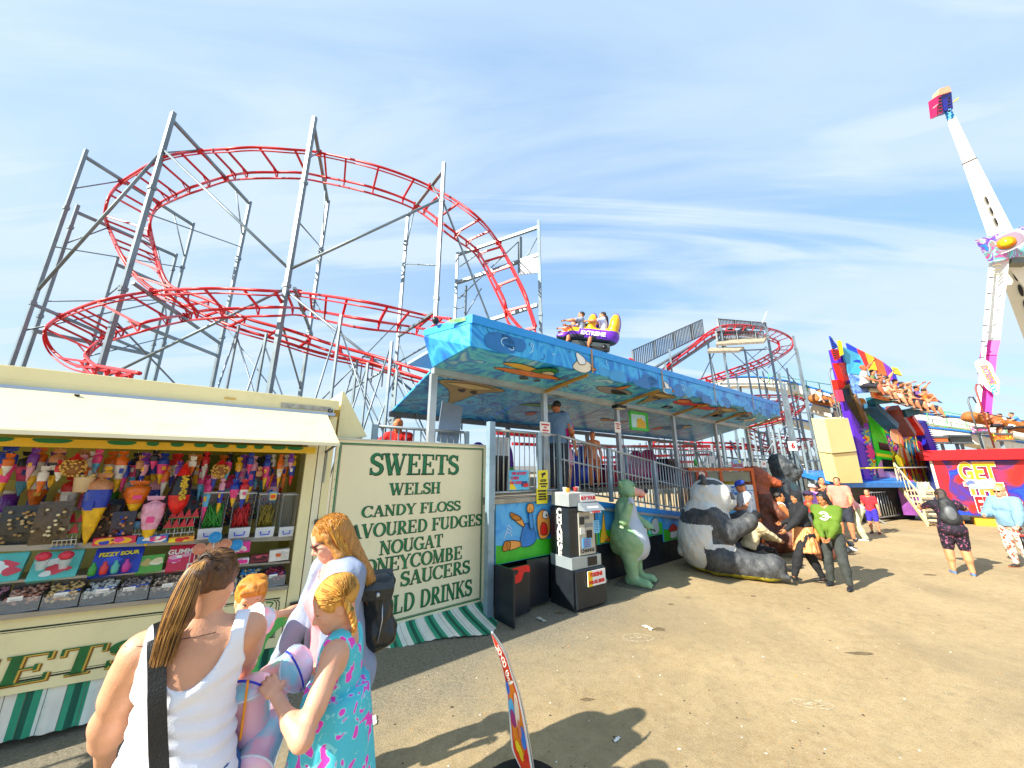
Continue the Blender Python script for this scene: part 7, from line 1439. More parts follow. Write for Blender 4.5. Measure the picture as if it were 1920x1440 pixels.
# ---- lace tubs on the right of the middle ledge
CLR=M('dfe6e8',.10,0,.05,4.,alpha=.22)
def lace_tub(x,w,col,lab,empty=False):
 z=zt(x,1.335);o=kthing('lace_tub',lab,'tub',x,.24,z,'clear tubs on the middle ledge');h=.44;g=G()
 for sx in(-1,1):g.hexa([(sx*w*.44-.003,-.12,.01),(sx*w*.44+.003,-.12,.01),(sx*w*.44+.003,.14,.01),(sx*w*.44-.003,.14,.01),(sx*w*.5-.003,-.14,h),(sx*w*.5+.003,-.14,h),(sx*w*.5+.003,.16,h),(sx*w*.5-.003,.16,h)],CLR)
 g.box((0,.15,h/2),(w*.9,.005,h),CLR);g.obj('tub_wall',o)
 g=G();g.hexa([(-w*.45,-.16,0),(w*.45,-.16,0),(w*.45,-.10,0),(-w*.45,-.10,0),(-w*.47,-.17,.10),(w*.47,-.17,.10),(w*.47,-.13,.10),(-w*.47,-.13,.10)],M('d8dde0',.2));g.obj('tub_base',o)
 g=G();g.tube([(-w*.22,-.175,.06),(-w*.20,-.195,.03),(w*.20,-.195,.03),(w*.22,-.175,.06)],.006,M('2a4ad8',.3),6);g.obj('handle',o)
 g=G();g.tube([(-w*.5,-.14,h),(w*.5,-.14,h),(w*.5,.16,h),(-w*.5,.16,h)],.007,M('e8ecee',.2),6,closed=True);g.obj('rim',o)
 if not empty:
  g=G()
  for k in range(46):
   a,b=rs.uniform(-.4,.4)*w,rs.uniform(-.4,.4)*w;c=rs.uniform(-.4,.4)*w;y=rs.uniform(-.10,.02);t=rs.uniform(.22,.34);g.tube(spline([(a,y,.10),((a+b)/2+rs.uniform(-.03,.03),y-.01,t*.6),(b,y,t),((b+c)/2,y-.015,t*.7),(c,y,.11)],3),.0055,M(col,.35,0,.3,20.),5)
  g.obj('laces',o,kind='stuff')
 return o
lace_tub(-.98,.20,'2f8a2c','clear tub of green apple laces');lace_tub(-.74,.19,'c01c24','clear tub of red strawberry laces');lace_tub(-.52,.18,'8a7a24','clear tub of olive and brown laces');lace_tub(-.32,.15,'000000','nearly empty clear tub next to the door post',True)
# ---- watermelon lollies, bagged sweets and racks along the ledge
def lolly_rack(x,n,lab,y=.1,z=1.335,kind='melon'):
 o=kthing('lolly_rack',lab,'lolly rack',x,y,zt(x,z));g=G();w=n*.055+.02
 for k in range(6):g.box((-w/2+w*k/5,-.03,.03),(.004,.004,.07),M('d8c88a',.4))
 g.box((0,-.03,.065),(w,.006,.006),M('c8cdd0',.3));g.box((0,0,.008),(w,.08,.016),M('5a8ab8',.4));g.obj('rack',o)
 for k in range(n):
  for rr in range(2):
   cx=-w/2+.035+k*.055+rr*.02;zz=.11+rr*.085;g=G()
   if kind=='melon':g.prism([(cx-.030,zz),(cx+.030,zz),(cx+.004,zz+.085)],.01+rr*.03,.022+rr*.03,M('c8203a',.3,0,.2,20.));g.box((cx,.016+rr*.03,zz-.004),(.062,.013,.010),M('3a8a3a',.4))
   else:g.cyl((cx,.01+rr*.03,zz+.03),(cx,.02+rr*.03,zz+.03),.036,M(rs.choice(['e8b0a0','7ab8e0','f0e0c0','1a4a8a']),.25),n=14)
   g.cyl((cx,.016+rr*.03,.02),(cx,.016+rr*.03,zz),.003,WHITE,n=5);g.obj('lolly',o)
lolly_rack(-1.22,4,'rack of watermelon slice lollies left of the green laces');lolly_rack(-1.46,3,'rack of round wrapped lollies left of the watermelon rack',kind='round');lolly_rack(-1.92,2,'pair of watermelon lollies at the far left of the ledge',z=1.30)
def bagged(x,y,z,w,h,cols,lab,name='sweet_bag',n=26,cat='sweet bag',g_='bagged sweets on the shelves'):
 o=kthing(name,lab,cat,x,y,z,g_,rs.uniform(-.15,.15));g=G();S_=[(-w/2,-.0,0),(w/2,0,0),(w*.45,.03,h),(-w*.45,.03,h)]
 g.sheet([[(-w/2+w*i/5+rs.uniform(-.004,.004),-.022*math.sin(math.pi*j/5)+.02+rs.uniform(-.004,.004),h*j/5)for i in range(6)]for j in range(6)][::1],M(cols[0],.2,0,.3,25.,.3,60));g.obj('wrapper',o);g=G()
 for k in range(n):c=rs.choice(cols[1:]);g.ell((rs.uniform(-.42,.42)*w,-.02+rs.uniform(-.008,.006),rs.uniform(.08,.85)*h),(.013,.008,.011),M(c,.25),5,4)
 g.obj('sweets',o,kind='stuff');return o
z1=1.335
bagged(-1.60,.05,zt(-1.6,z1),.15,.26,('3a3038','1c3fb0','c98a5a','7a3a2a'),'dark bag of chocolate sweets right of the pink cone');bagged(-2.02,.07,zt(-2.,z1),.20,.34,('5a4a38','d8c088','e8dcb0','6a5a3a'),'tall bag of striped humbugs at the left end of the ledge');bagged(-1.76,.16,zt(-1.76,z1),.2,.3,('4a3a30','c8a068','8a5a3a'),'brown bag of fudge pieces behind the large cone');bagged(-2.2,.12,zt(-2.2,z1),.22,.3,('3a3a34','d0b888','a88858'),'bag of pale toffees at the left edge of the photo')
for i in range(9):x=-1.75+i*.155;bagged(x,.42,1.40+.05*(i%2),.15,.32,(rs.choice(['3a3440','4a3a2a','2a3a4a']),'c8203a','2f9a3c','e8b81c','e8408a'),'back row bag of mixed sweets, %s from the left behind the ledge'%ORD[i],n=20)
# flat boxes on the front of the middle ledge
for i in range(14):
 x=-.40-i*.16;o=kthing('sweet_jar','%s sweet jar on the rear shelf, %s from the right'%(['red','yellow','green','pink','orange','blue','purple'][i%7],ORD[i]),'jar',x,.80,1.62,'jars on the rear shelf');g=G();g.lathe([(.05,0),(.055,.02),(.055,.14),(.04,.16)],M(['c8283a','e8b81c','3a9a3c','e8609a','e8782a','3a6ac8','7a3ab0'][i%7],.15,0,.5,60.),12);g.obj('jar',o);g=G();g.lathe([(.045,.16),(.045,.19)],WHITE,12);g.obj('lid',o)
def sweet_box(x,y,z,w,h,d,cols,lab,txt=None,rx=-.35,tc='f4f0e0',cat='sweet box'):
 o=kthing('sweet_box',lab,cat,x,y,z,None);o.rotation_euler[0]=0;T=Matrix.Rotation(rx,4,'X');g=G();g.box((0,d/2,h/2),(w,d,h),M(cols[0],.3,0,.1,9.),M4=T);g.obj('carton',o);g=G()
 for k in range(5):q=cols[1+k%(len(cols)-1)];cx,cz=rs.uniform(-.3,.3)*w,rs.uniform(.2,.8)*h;s=rs.uniform(.10,.22)*w;flat(g,[(max(-w/2,min(w/2,cx+s*math.cos(a)*rs.uniform(.8,1.4))),max(.005,min(h-.005,cz+s*.6*math.sin(a)*rs.uniform(.8,1.4))))for a in np.arange(0,6.2,.9)],-.0005*(k+1),M(q,.3),T)
 if txt:put_text(g,txt,min(h*.30,w*1.5/len(txt)),M(tc,.3),(0,-.008,h*.72),M4=T,bold=.002)
 g.obj('print',o);return o
sweet_box(-1.62,.02,zt(-1.62,z1)-.01,.26,.06,.1,('d8284a','f2b81c','e8408a','1c3fb0'),'long pink and yellow sweet box on the ledge under the watermelon lollies',rx=0);sweet_box(-1.38,.02,zt(-1.38,z1)-.01,.20,.06,.1,('2a7ac8','f4efe2','e8408a'),'pale blue sweet box on the ledge beneath the round lollies','FIZZ',0,'e8408a');sweet_box(-1.18,.02,zt(-1.18,z1)-.01,.18,.045,.1,('f0a83a','d8202a','f2e01c'),'orange printed box on the ledge left of the green lace tub',rx=0)
# ---- the tilted middle display
z2=1.10
def disp(i,x,w,h,cols,txt,lab,tc='f2e01c',y=.02):return sweet_box(x,y,zt(x,z2)-.02,w,h,.05,cols,lab,txt,-.5,tc)
disp(0,-1.58,.30,.24,('2340b8','1c2a90','3a5ad0','7a3ab0'),'FIZZY SOUR','large blue display box with yellow words and coloured bottles');disp(0,-1.15,.20,.23,('d8284a','f0a8c0','f4efe2','e8408a'),'GUMMY','red and pink display box right of the blue one','f4efe2');disp(0,-1.93,.26,.22,('58c0b8','e8f4f0','d84a5a'),None,'turquoise box of red lolly cups at the left of the display')
disp(0,-1.36,.17,.15,('5aa83a','e8d8a0','c8b060','f0e8c8'),None,'green box of jelly shapes between the blue and red boxes');disp(0,-2.22,.24,.22,('58c0b8','e8f4f0','d84a5a'),None,'turquoise sweet box at the left edge of the photo')
for i,x in enumerate((-1.99,-1.87)):
 o=kthing('lolly_cup','red candy strawberry in a clear cup, %s of the pair in the turquoise box'%('left' if i==0 else 'right'),'lolly',x,-.02,zt(x,1.16));g=G();g.lathe([(.022,0),(.04,.07)],M('d8e4e0',.2,alpha=.5),12,caps=False);g.obj('cup',o);g=G();g.ell((0,0,.10),(.045,.035,.035),M('d8344a',.3,0,.3,40.,.4,60));g.obj('candy',o)
for i,c in enumerate(('3a9a3a','d8383a','58b8a8','c83a9a')):g=G();g.lathe([(.020,0),(.026,.02),(.026,.06),(.012,.08),(.012,.10),(.004,.102)],M(c,.25),12);tag(g.obj('candy_bottle',loc=KF.w(-1.70+i*.065,-.03,zt(-1.6,1.10))),CN.get(c,['green','red','turquoise','magenta'][i])+' candy bottle in front of the large blue display box','candy','candy bottles')
# swirl lollies
def swirl(x,y,z,r,c1,c2,lab,tilt=0.):
 o=kthing('swirl_lolly',lab,'lolly',x,y,z,'swirl lollies in the rack');o.rotation_euler[0]=-.3;g=G();g.cyl((0,0,0),(0,.02,0),r,M(c1,.25),n=20);line2(g,[(r*(.1+.028*k)*math.cos(k*.62),r*(.1+.028*k)*math.sin(k*.62))for k in range(30)],r*.13,0,M(c2,.25));g.obj('candy_disc',o);g=G();g.cyl((0,.01,-r),(0,.01,-r-.13),.004,WHITE,n=6);g.obj('stick',o)
for i,(x,dz,c1,c2)in enumerate(((-1.03,0,'f0b08a','d8784a'),(-.93,.015,'f4c09a','e08a5a'),(-.84,.03,'f0b08a','d8784a'),(-.93,.10,'4ab8e8','1c7ac8'),(-.75,.02,'4ab8e8','1c7ac8'))):swirl(x,-.06,zt(x,1.27)+dz,.052,c1,c2,'%s swirl lolly, %s in the rack above the red lettered tray'%('blue' if i>2 else 'peach',['leftmost','second','third','upper middle','rightmost'][i]))
o=kthing('lolly_tray','wire lolly tray with red lettering beside the ponytail','tray',-.93,-.05,zt(-.93,1.10));g=G();g.box((0,0,.03),(.34,.02,.055),M('f0ece0',.3));put_text(g,'SWEET SENSATION',.036,M('d8202a'),(0,-.016,.03),bold=.002);g.obj('card',o);g=G();[g.cyl((-.16+k*.032,.02,.05),(-.16+k*.032,.04,.16),.003,WHITE,n=5)for k in range(11)];g.obj('sticks',o)
# boxes at the right of the display
for i,(x,w,h,cols,t_)in enumerate(((-.70,.14,.10,('e83a9a','f4efe2','f0a8c0'),None),(-.70,.15,.05,('f0e8ec','e83a9a'),None),(-.53,.16,.07,('7a2a3a','c84a5a','4a1a2a'),None),(-.36,.18,.11,('e8e4d8','f4f0e8','d8d4c8'),None))):
 sweet_box(x,.03-.05*(i==1),zt(x,1.10)+(.10 if i==0 else .0),w,h,.1,cols,['tall pink striped sweet box at the right of the display','low white and pink carton below the tall pink box','maroon box of chocolate bars left of the white carton','white open carton with an orange tag by the door post'][i],t_,-.05)
g=G();g.box((0,0,0),(.05,.004,.03),M('e0641c'));tag(g.obj('price_tag',loc=KF.w(-.37,.015,zt(-.37,1.16))),'small orange tag on the white open carton','tag')
# ---- scoop bins along the counter
for i in range(13):
 x=-.38-i*.205-(.02 if i>2 else 0);z=zt(x,.868);cc=[('7a2a3a','c84a5a'),('e8d8a0','3a9ad8'),('8ac8a0','e8b060'),('d0b078','c8a0c8'),('e0c8a8','8a7a6a'),('b8a8a0','9a8a88'),('e8e4d8','d8dcd0'),('f0d090','e8b870'),('d8a890','b87a60'),('c88a9a','e8c8c8'),('8ab8d8','e8e4d8'),('e8b81c','d84a5a'),('c8a068','8a5a3a')][i]
 o=kthing('scoop_bin','clear scoop bin of %s sweets on the counter, %s from the door post'%(['maroon','cream and blue','green and amber','honey','pale brown','greyish','white','yellow','peach','rosy','pale blue','yellow and red','toffee'][i],ORD[i]),'sweet bin',x,.06,z,'scoop bins along the counter');w=.195;g=G()
 g.box((0,-.088,.05),(w,.003,.10),M('dfe6e8',.08,0,.03,4.,alpha=.16));g.box((-w/2,.0,.06),(.004,.17,.12),M('3a3c40',.3));g.box((w/2,.0,.06),(.004,.17,.12),M('3a3c40',.3));g.box((0,.0,.004),(w,.17,.008),M('6a6c6e',.3));g.box((0,.09,.09),(w,.004,.18),M('55585a',.3));g.obj('bin',o);g=G()
 for k in range(120):yy=rs.uniform(-.075,.08);g.ell((rs.uniform(-.45,.45)*w,yy,.03+rs.random()*.05+.02+(yy+.08)*.35),(.014,.013,.011),M(cc[k%2],.4),5,4)
 g.obj('loose_sweets',o,kind='stuff');g=G();g.box((rs.uniform(-.03,.03),-.088,.10),(.075,.003,.032),M('f4f2ea',.5));g.obj('price_card',o)
 if i in(0,1,2,5,6,7):g=G();S=SDF(.006,.01);S.ell((0,-.02,.10),(.05,.035,.014));S.cap((.04,-.03,.105),(.085,-.05,.11),.008);P,F=S.build();g.arr(P,F,M('2a6ad8',.3));g.obj('scoop',o)
# ================================================================ coaster train above the canopy
tr=thing('coaster_train','purple and yellow two-seat coaster car carrying riders above the canopy','coaster car',depth(1098,640,10.4),R(-16));tr.rotation_euler[1]=R(13);tr.scale=(.84,.84,.84)
S=SDF(.03,.12);S.cap((-.95,0,.08),(-.4,0,.18),.12,.30);S.cap((-.4,0,.18),(.75,0,.22),.36,.36,flat=.8,ax=(0,0,1));S.ell((.88,0,.62),(.22,.34,.50));S.ell((.12,0,.62),(.20,.32,.44));S.ell((-.12,0,.62),(.26,.24,.26),op=1);S.ell((.60,0,.72),(.22,.24,.28),op=1);S.cut((0,0,-.05),(0,0,-1))
P,F=S.build();C=P[F].mean(1);mi=np.zeros(len(F),int);mi[(C[:,2]>.20)&(C[:,0]<-.25)]=1;mi[(C[:,2]>.36)]=1;mi[(C[:,2]<.04)]=2;mi[(C[:,2]>.42)&(np.abs(C[:,1])<.2)]=0
g=G();g.arr(P,F,None,mi=mi,mats=[M('6a2ab0',.3,0,.15,6.),M('f2b41c',.3),M('1c2a2e')]);g.obj('car_body',tr)
g=G();T=Matrix.Translation((.1,-.37,.2));put_text(g,'EXTREME',.20,M('f0e8f4',.3),(.15,.0,-.02),M4=T,bold=.006,depth=.01);flat(g,[(-.95,.02),(-.6,.2),(-.3,.18),(-.5,.02)],.10,M('e8501c',.3),T);g.obj('car_lettering',tr,label='white word on the purple flank')
g=G();g.box((.1,0,-.15),(1.5,.5,.14),M('2a3638',.5));[g.cyl((x,y-.05,-.25),(x,y+.05,-.25),.09,BLACK,n=12)for x in(-.5,.7)for y in(-.36,.36)];g.obj('chassis',tr)
g=G();g.tube([(-.32,-.2,.55),(-.30,-.2,.68),(-.30,.2,.68),(-.32,.2,.55)],.03,BLACK,8);g.obj('lap_bar',tr)
def rider(lab,pos,rz,c,sk,hair,H=1.6,fem=False,vox=.024,top='tee',**kw):
 kw.setdefault('hl',(-.12,.30,.58));kw.setdefault('hr',(.12,.30,.58));t,b=person(lab,pos,0,H,vox=vox,sk=sk,hair=(hair[0],hair[1]),top=(top,c,.02),bottom=('shorts','2a2a34'),fem=fem,pel=(0,0,.30),fl=(-.06,.30,.06),fr=(.06,.30,.06),**kw);t.rotation_euler=(0,0,rz);return t
def onT(o,x,y,z):return tuple((Matrix.Translation(o.location)@o.rotation_euler.to_matrix().to_4x4())@Vector((x,y,z)))
fz=R(-16)+R(90)
rider('bearded rider in a grey shirt in the front seat of the coaster car',onT(tr,.0,-.12,-.34),fz,'8a94a8','c87a4a',('short','241812'),head=(10,5));rider('rider ducking behind the bearded man in the coaster car',onT(tr,-.22,.14,-.42),fz,'3a6a8a','d0855a',('short','2a2420'),H=1.45)
rider('rider in a pale blue shirt in the rear seat of the coaster car',onT(tr,.62,-.1,-.28),fz,'b8c4e8','c87a4a',('short','2a2420'));rider('dark haired rider tucked beside the pale blue shirt in the coaster car',onT(tr,.66,.14,-.28),fz,'4a3a8a','a8683a',('bob','1c1a14'))
# waiting train in the station
for i,(x,c1,c2,lab)in enumerate(((.75,'5ac82a','6a2ab0','green and purple coaster car waiting behind the left fence'),(3.4,'2a4ad0','2030a0','dark blue coaster car waiting behind the ramp fence'),(6.4,'e0307a','c02060','pink coaster car waiting at the far end of the platform'))):
 o=thing('coaster_car',lab,'coaster car',SF.w(x,1.75,zp+.02),SF.r);g=G();S=SDF(.04,.1);S.cap((-.8,0,.2),(-.3,0,.28),.12,.26);S.cap((-.3,0,.28),(.7,0,.3),.3,.32);S.ell((.75,0,.6),(.16,.3,.42));S.ell((.1,0,.6),(.16,.28,.36));P,F=S.build();C=P[F].mean(1);g.arr(P,F,None,mi=(C[:,2]>.45).astype(int),mats=[M(c1,.3),M(c2,.3)]);g.obj('car_body',o);g=G();g.box((0,0,.03),(1.2,.5,.12),BLACK);g.obj('chassis',o)
for i,(x,y,w,h,c,lab,nm)in enumerate(((.62,.9,.42,.62,'1c1e24','black wheeled bin behind the fence left of the man in blue','bin'),(2.72,1.0,.36,.75,'1c2fa8','dark blue barrel bin between the woman and the ginger haired child','bin'),(1.05,1.3,.34,1.0,'e8ecee','white control cabinet behind the left fence','control_cabinet'),(4.6,1.5,.6,.5,'c02a4a','crimson padded box on the platform behind the ramp','box'),(7.6,1.5,.7,.7,'22262a','black equipment box at the far end of the platform','equipment_box'))):
 o=thing(nm,lab,nm.replace('_',' '),SF.w(x,y,zp),SF.r);g=G();g.hexa([(-w/2*.9,-w/2*.9,0),(w/2*.9,-w/2*.9,0),(w/2*.9,w/2*.9,0),(-w/2*.9,w/2*.9,0),(-w/2,-w/2,h),(w/2,-w/2,h),(w/2,w/2,h),(-w/2,w/2,h)],M(c,.4));[g.box((-w/2+w*(k+.5)/5,-w/2-.004,h/2),(w*.04,.012,h*.9),M(c,.5,0,.3,3.))for k in range(5)];g.obj('case',o);g=G();g.box((0,0,h+.02),(w*1.05,w*1.05,.04),M(c,.35));g.obj('lid',o)
g=G();g.lathe([(.035,0),(.035,.14),(.012,.19),(.012,.22)],M('3fc04a',.2),12);g.lathe([(.014,.22),(.014,.25)],WHITE,10);tag(g.obj('bottle',loc=depth(1305,874,9.3)),'green bottle with white cap on the rail above the orange booth','bottle')
g=G();g.box((0,0,0),(.4,.02,.7),M('8a98a8',.3,.3));o=g.obj('leaning_sheet',loc=SF.w(-.35,.75,2.75));o.rotation_euler=(R(-8),R(10),SF.r);tag(o,'grey tinted screen leaning beside the first canopy post','screen')
# ================================================================ the feather banner in the foreground
bn=thing('feather_banner','curved red and orange feather banner on a round black base in the foreground','banner',(.075,2.72,0),0)
g=G();L0=[(920,1186),(928,1212),(938,1242),(946,1275),(951,1310),(955,1350),(958,1390),(961,1409),(975,1440)];R0=[(920,1186),(934,1205),(949,1230),(960,1265),(972,1300),(983,1350),(991,1395),(996,1425),(999,1446)]
def bpt(px,py):e=EYE;d=ray(px,py);t=(2.62+(px-960)*.0009)/d.y;return e+d*t-Vector((.075,2.72,0))
A=[bpt(*p)for p in L0];B=[bpt(*p)for p in R0];A[0].z+=.003;bnd=Vector((.012,.05,0))
Am=spline(A,4);Bm=spline(B,4)
def bm(f,i):return Am[i]*(1-f)+Bm[i]*f
def banner_strip(f0,f1,m,i0=0,i1=None,off=0.):
 i1=i1 or len(Am);g.sheet([[tuple(bm(f0,i)+Vector((0,off,0))),tuple(bm((f0+f1)/2,i)+Vector((.0,off-.004,0))),tuple(bm(f1,i)+Vector((0,off,0)))]for i in range(i0,i1)][::-1],m)
banner_strip(0,1,WHITE,off=.003);g.obj('edge_border',bn)
g=G();banner_strip(.10,.88,M('e8401c',.5,0,.12,6.),1,off=0);g.obj('cloth',bn)
def blobb(pts,m,off):g.add([tuple(bm(f,min(len(Am)-1,max(0,int(s*(len(Am)-1))))).lerp(bm(f,min(len(Am)-1,int(s*(len(Am)-1))+1)),s*(len(Am)-1)%1)+Vector((0,off,0)))for f,s in pts],[tuple(range(len(pts)))[::-1]],m)
def el_(cf,cs,rf,rs_,k=14,a=0.):return[(cf+rf*math.cos(t)+a*math.sin(t),cs+rs_*math.sin(t))for t in[6.283*i/k for i in range(k)]]
g=G();blobb(el_(.5,.62,.36,.26),M('f08a1c',.5),-.004);blobb(el_(.22,.43,.14,.045),M('2a6ad8',.5),-.010);blobb(el_(.25,.56,.2,.06),M('58b8e8',.5),-.007);blobb(el_(.28,.61,.15,.05,a=.05),M('a02a7a',.5),-.011);blobb(el_(.62,.57,.16,.09,a=-.1),M('f4e0c8',.5),-.010);blobb(el_(.75,.72,.14,.07),M('2a7ad8',.5),-.012);blobb(el_(.42,.80,.14,.075,a=.1),M('f2d81c',.5),-.012);blobb(el_(.48,.86,.10,.05),M('e8c81c',.5),-.014);blobb(el_(.62,.41,.25,.012,a=.05),M('f4efe2',.5),-.010);blobb(el_(.8,.84,.1,.06),RT,-.012);blobb(el_(.6,.665,.09,.05),M('e8845a',.5),-.013);g.obj('printed_picture',bn)
g=G()
for k,(s,ch)in enumerate(((.17,'H'),(.205,'O'),(.24,'T'),(.275,'D'),(.31,'O'),(.345,'G'),(.375,'S'))):
 i=int(s*(len(Am)-1));c=bm(.5,i);ax_x=(bm(.8,i)-bm(.2,i));ax_z=-(bm(.5,i+1)-bm(.5,i-1)).normalized();X=ax_x.normalized();Y=ax_z.cross(X).normalized();T=Matrix.Translation(c+Vector((0,-.012,0)))@Matrix((X,Y,ax_z)).transposed().to_4x4();put_text(g,ch,.045,M('f6f0e2',.5),(0,0,0),M4=T,xs=.7,bold=.001)
g.obj('lettering',bn)
g=G();g.tube([b+Vector((.006,.012,0))for b in Bm]+[Vector((.02,.03,.02))],.006,M('c8ccd0',.3,.6),8);g.obj('pole',bn)
g=G();g.lathe([(.30,0),(.30,.02),(.28,.045),(.05,.05),(.03,.07),(.028,.12),(.012,.14)],BLACK,40);g.obj('round_base',bn)
# ================================================================ the tip-up bench ride (Miami type), right of the gorilla
mi_=thing('tip_up_ride','rainbow painted tip-up bench ride with riders in front of a graffiti backboard','fairground ride',(0,0,0))
def V(px,py,t):return depth(px,py,t)
GRAF=PAINT(('e8281c','f2a01c','f4e02a','3ac03a','2aa0d8','7a3ab8','e83a9a','f4e8d8','e8601c'),1.7,2.4,.35,sharp='const',detail=3)
GRAF2=PAINT(('1c3ad0','8a2ac0','e82a8a','f4a02a','f4e83a','2ac06a'),2.4,3.2,.35,sharp='const',detail=3)
def slab(nm,par,corners,th,m,**kw):  # corners: bl br tr tl seen from the camera
 bl,br,tr_,tl=[Vector(c)for c in corners];n=(br-bl).cross(tl-bl).normalized();n=n if n.dot(EYE-bl)>0 else-n;b=-n*th;g=G();g.hexa([bl,br,br+b,bl+b,tl,tr_,tr_+b,tl+b],m);return g.obj(nm,par,**kw)
MX=[V(1625,903,14.6),V(1760,903,15.4),V(1722,800,15.4),V(1595,745,14.6)]
slab('backboard',mi_,MX,.25,GRAF)
def mb(f,h,off=.0):bl,br,tr_,tl=MX;p=(bl*(1-f)+br*f)*(1-h)+(tl*(1-f)+tr_*f)*h;n=(br-bl).cross(tl-bl).normalized();n=n if n.dot(EYE-bl)>0 else-n;return p+n*off
def patch(nm,pts,m,off,th=.03,lab=None):
 P=[mb(f,h,off)for f,h in pts];Q=[mb(f,h,off-th)for f,h in pts];g=G();n=len(P);g.add(P+Q,[tuple(range(n)),tuple(range(2*n-1,n-1,-1))]+[(i,(i+1)%n,n+(i+1)%n,n+i)for i in range(n)],m);o=g.obj(nm,mi_)
 if lab:o['label']=lab
GN2=M('2fd82a',.4);
patch('painted_panel',[(.18,.0),(.42,.0),(.38,1.0),(.20,1.02)],GN2,.03,lab='bright green stair panel');patch('window',[(.26,.42),(.40,.42),(.395,.52),(.265,.52)],M('2a2a20',.2),.05);patch('window',[(.25,.14),(.40,.14),(.40,.30),(.255,.30)],M('2a2a20',.2),.05);patch('painted_panel',[(.19,.33),(.41,.33),(.405,.37),(.195,.37)],YL,.045)
for k,(f,h,rx_,c)in enumerate(((.30,-.02,.14,'f0a0c8'),(.38,.0,.10,'f8c0dc'),(.68,.05,.08,'d82a3a'),(.85,.12,.07,'f08a1c'),(.6,.3,.10,'f4e0c0'),(.75,.42,.09,'2ab0d8'),(.55,.55,.11,'f4c8a0'),(.9,.5,.08,'e8305a'),(.62,.8,.09,'c83ab0'),(.50,.18,.07,'f4e83a'),(.1,.25,.07,'e8408a'),(.08,.6,.06,'8a3ad0'),(.12,.85,.07,'f0a02a'))):patch('painted_figure',smooth_poly([(f+rx_*math.cos(a)*rnd.uniform(.7,1.3),h+.12+rx_*1.1*math.sin(a)*rnd.uniform(.7,1.3))for a in np.arange(0,6.2,.9)],3),M(c,.4,0,.2,3.),.035+.004*k,.01)
for k in range(9):f=.5+k*.055;patch('painted_flame',[(f,0),(f+.035,.0),(f+.03+.02*math.sin(k*2),.35),(f+.06,.7+.1*math.sin(k*3)),(f+.015,.4)],M(['f2b01c','e8501c','f4e02a'][k%3],.4),.09+.003*k,.01)
# purple edge posts with toothed trim
for nm,a,b,c,w in(('side_frame',V(1623,905,14.3),V(1566,655,14.3),'5a2ac8',.30),('side_frame',V(1767,905,15.2),V(1722,790,15.2),'2a3ad8',.28)):
 g=G();g.beam(a,b,w,.3,M(c,.35),up=(0,1,0));n=30
 for k in range(n):p=a+(b-a)*(k+.5)/n;g.box(p+Vector((w*.62,-.08,0)),(w*.35,.16,(b-a).length/n*.5),M('3a1a9a' if c[0]=='5' else '1a2ab0',.35))
 g.obj(nm,mi_)
# red upper-left tower and crest
slab('tower_panel',mi_,[V(1583,715,13.9),V(1593,712,14.),V(1586,680,14.),V(1571,680,13.9)],.2,RD);slab('tower_panel',mi_,[V(1576,745,13.9),V(1588,745,14.),V(1587,712,14.),V(1569,712,13.9)],.2,RD)
slab('crest_panel',mi_,[V(1568,676,13.8),V(1576,672,13.8),V(1572,655,13.8),V(1560,655,13.8)],.08,RD);slab('crest_panel',mi_,[V(1564,655,13.8),V(1572,650,13.8),V(1564,640,13.8),V(1557,630,13.8)],.08,M('1c4ad8'));slab('crest_panel',mi_,[V(1575,668,13.8),V(1582,664,13.8),V(1578,640,13.8),V(1573,638,13.8)],.08,YL)
g=G()
for k in range(9):p=V(1559+k*.9,636+k*4.4,13.7);g.box(p,(.07,.03,.05),BLACK)
g.obj('trim_lamps',mi_)
# rainbow awning behind the seats
aw=[(1588,645,1588,668),(1606,655,1608,683),(1620,662,1624,688),(1634,670,1640,692),(1650,680,1656,696),(1664,690,1666,698),(1678,702,1674,700)]
ra_=['1c3ad0','e8281c','f2b01c','e8601c','8a2ac0','2a2ad0']
q=[(1588,643),(1606,653),(1621,660),(1637,668),(1655,678),(1668,688),(1678,697)]
for i in range(6):a,b=q[i],q[i+1];slab('awning_panel',mi_,[V(a[0]+10,a[1]+34,14.0),V(b[0]+8,b[1]+26,14.0),V(b[0],b[1],14.3),V(a[0],a[1],14.3)],.06,M(ra_[i],.4,0,.1,5.))
slab('awning_panel',mi_,[V(1680,700,14.),V(1692,704,14.),V(1683,690,14.1),V(1674,688,14.1)],.06,YL)
slab('backrest_board',mi_,[V(1592,700,13.9),V(1630,705,13.9),V(1612,665,14.1),V(1580,650,14.)],.1,M('4ab0d8',.4))
slab('front_board',mi_,[V(1605,738,13.4),V(1640,735,13.4),V(1632,722,13.4),V(1594,700,13.5)],.1,M('1c4ad8',.4,0,.2,8.,c2='8ab8f0'))
slab('front_board',mi_,[V(1640,745,13.4),V(1738,770,14.6),V(1732,755,14.6),V(1634,724,13.4)],.1,PAINT(('d8281c','f0a060','e85a3a','f4d0a0'),3.,1.5,.4,sharp='const'))
slab('front_board',mi_,[V(1742,745,14.6),V(1768,756,14.6),V(1745,740,14.6),V(1730,735,14.6)],.08,M('2a4a7a',.4));slab('front_board',mi_,[V(1732,752,14.4),V(1760,752,14.4),V(1748,738,14.5),V(1726,738,14.5)],.08,M('e8783a',.4))
for a,b,w in((V(1632,752,13.9),V(1672,748,13.9),.32),(V(1690,776,14.2),V(1730,768,14.4),.30)):g=G();g.beam(a,b,w,.3,M('1f6478',.35,0,.2,3.));g.obj('seat_beam',mi_)
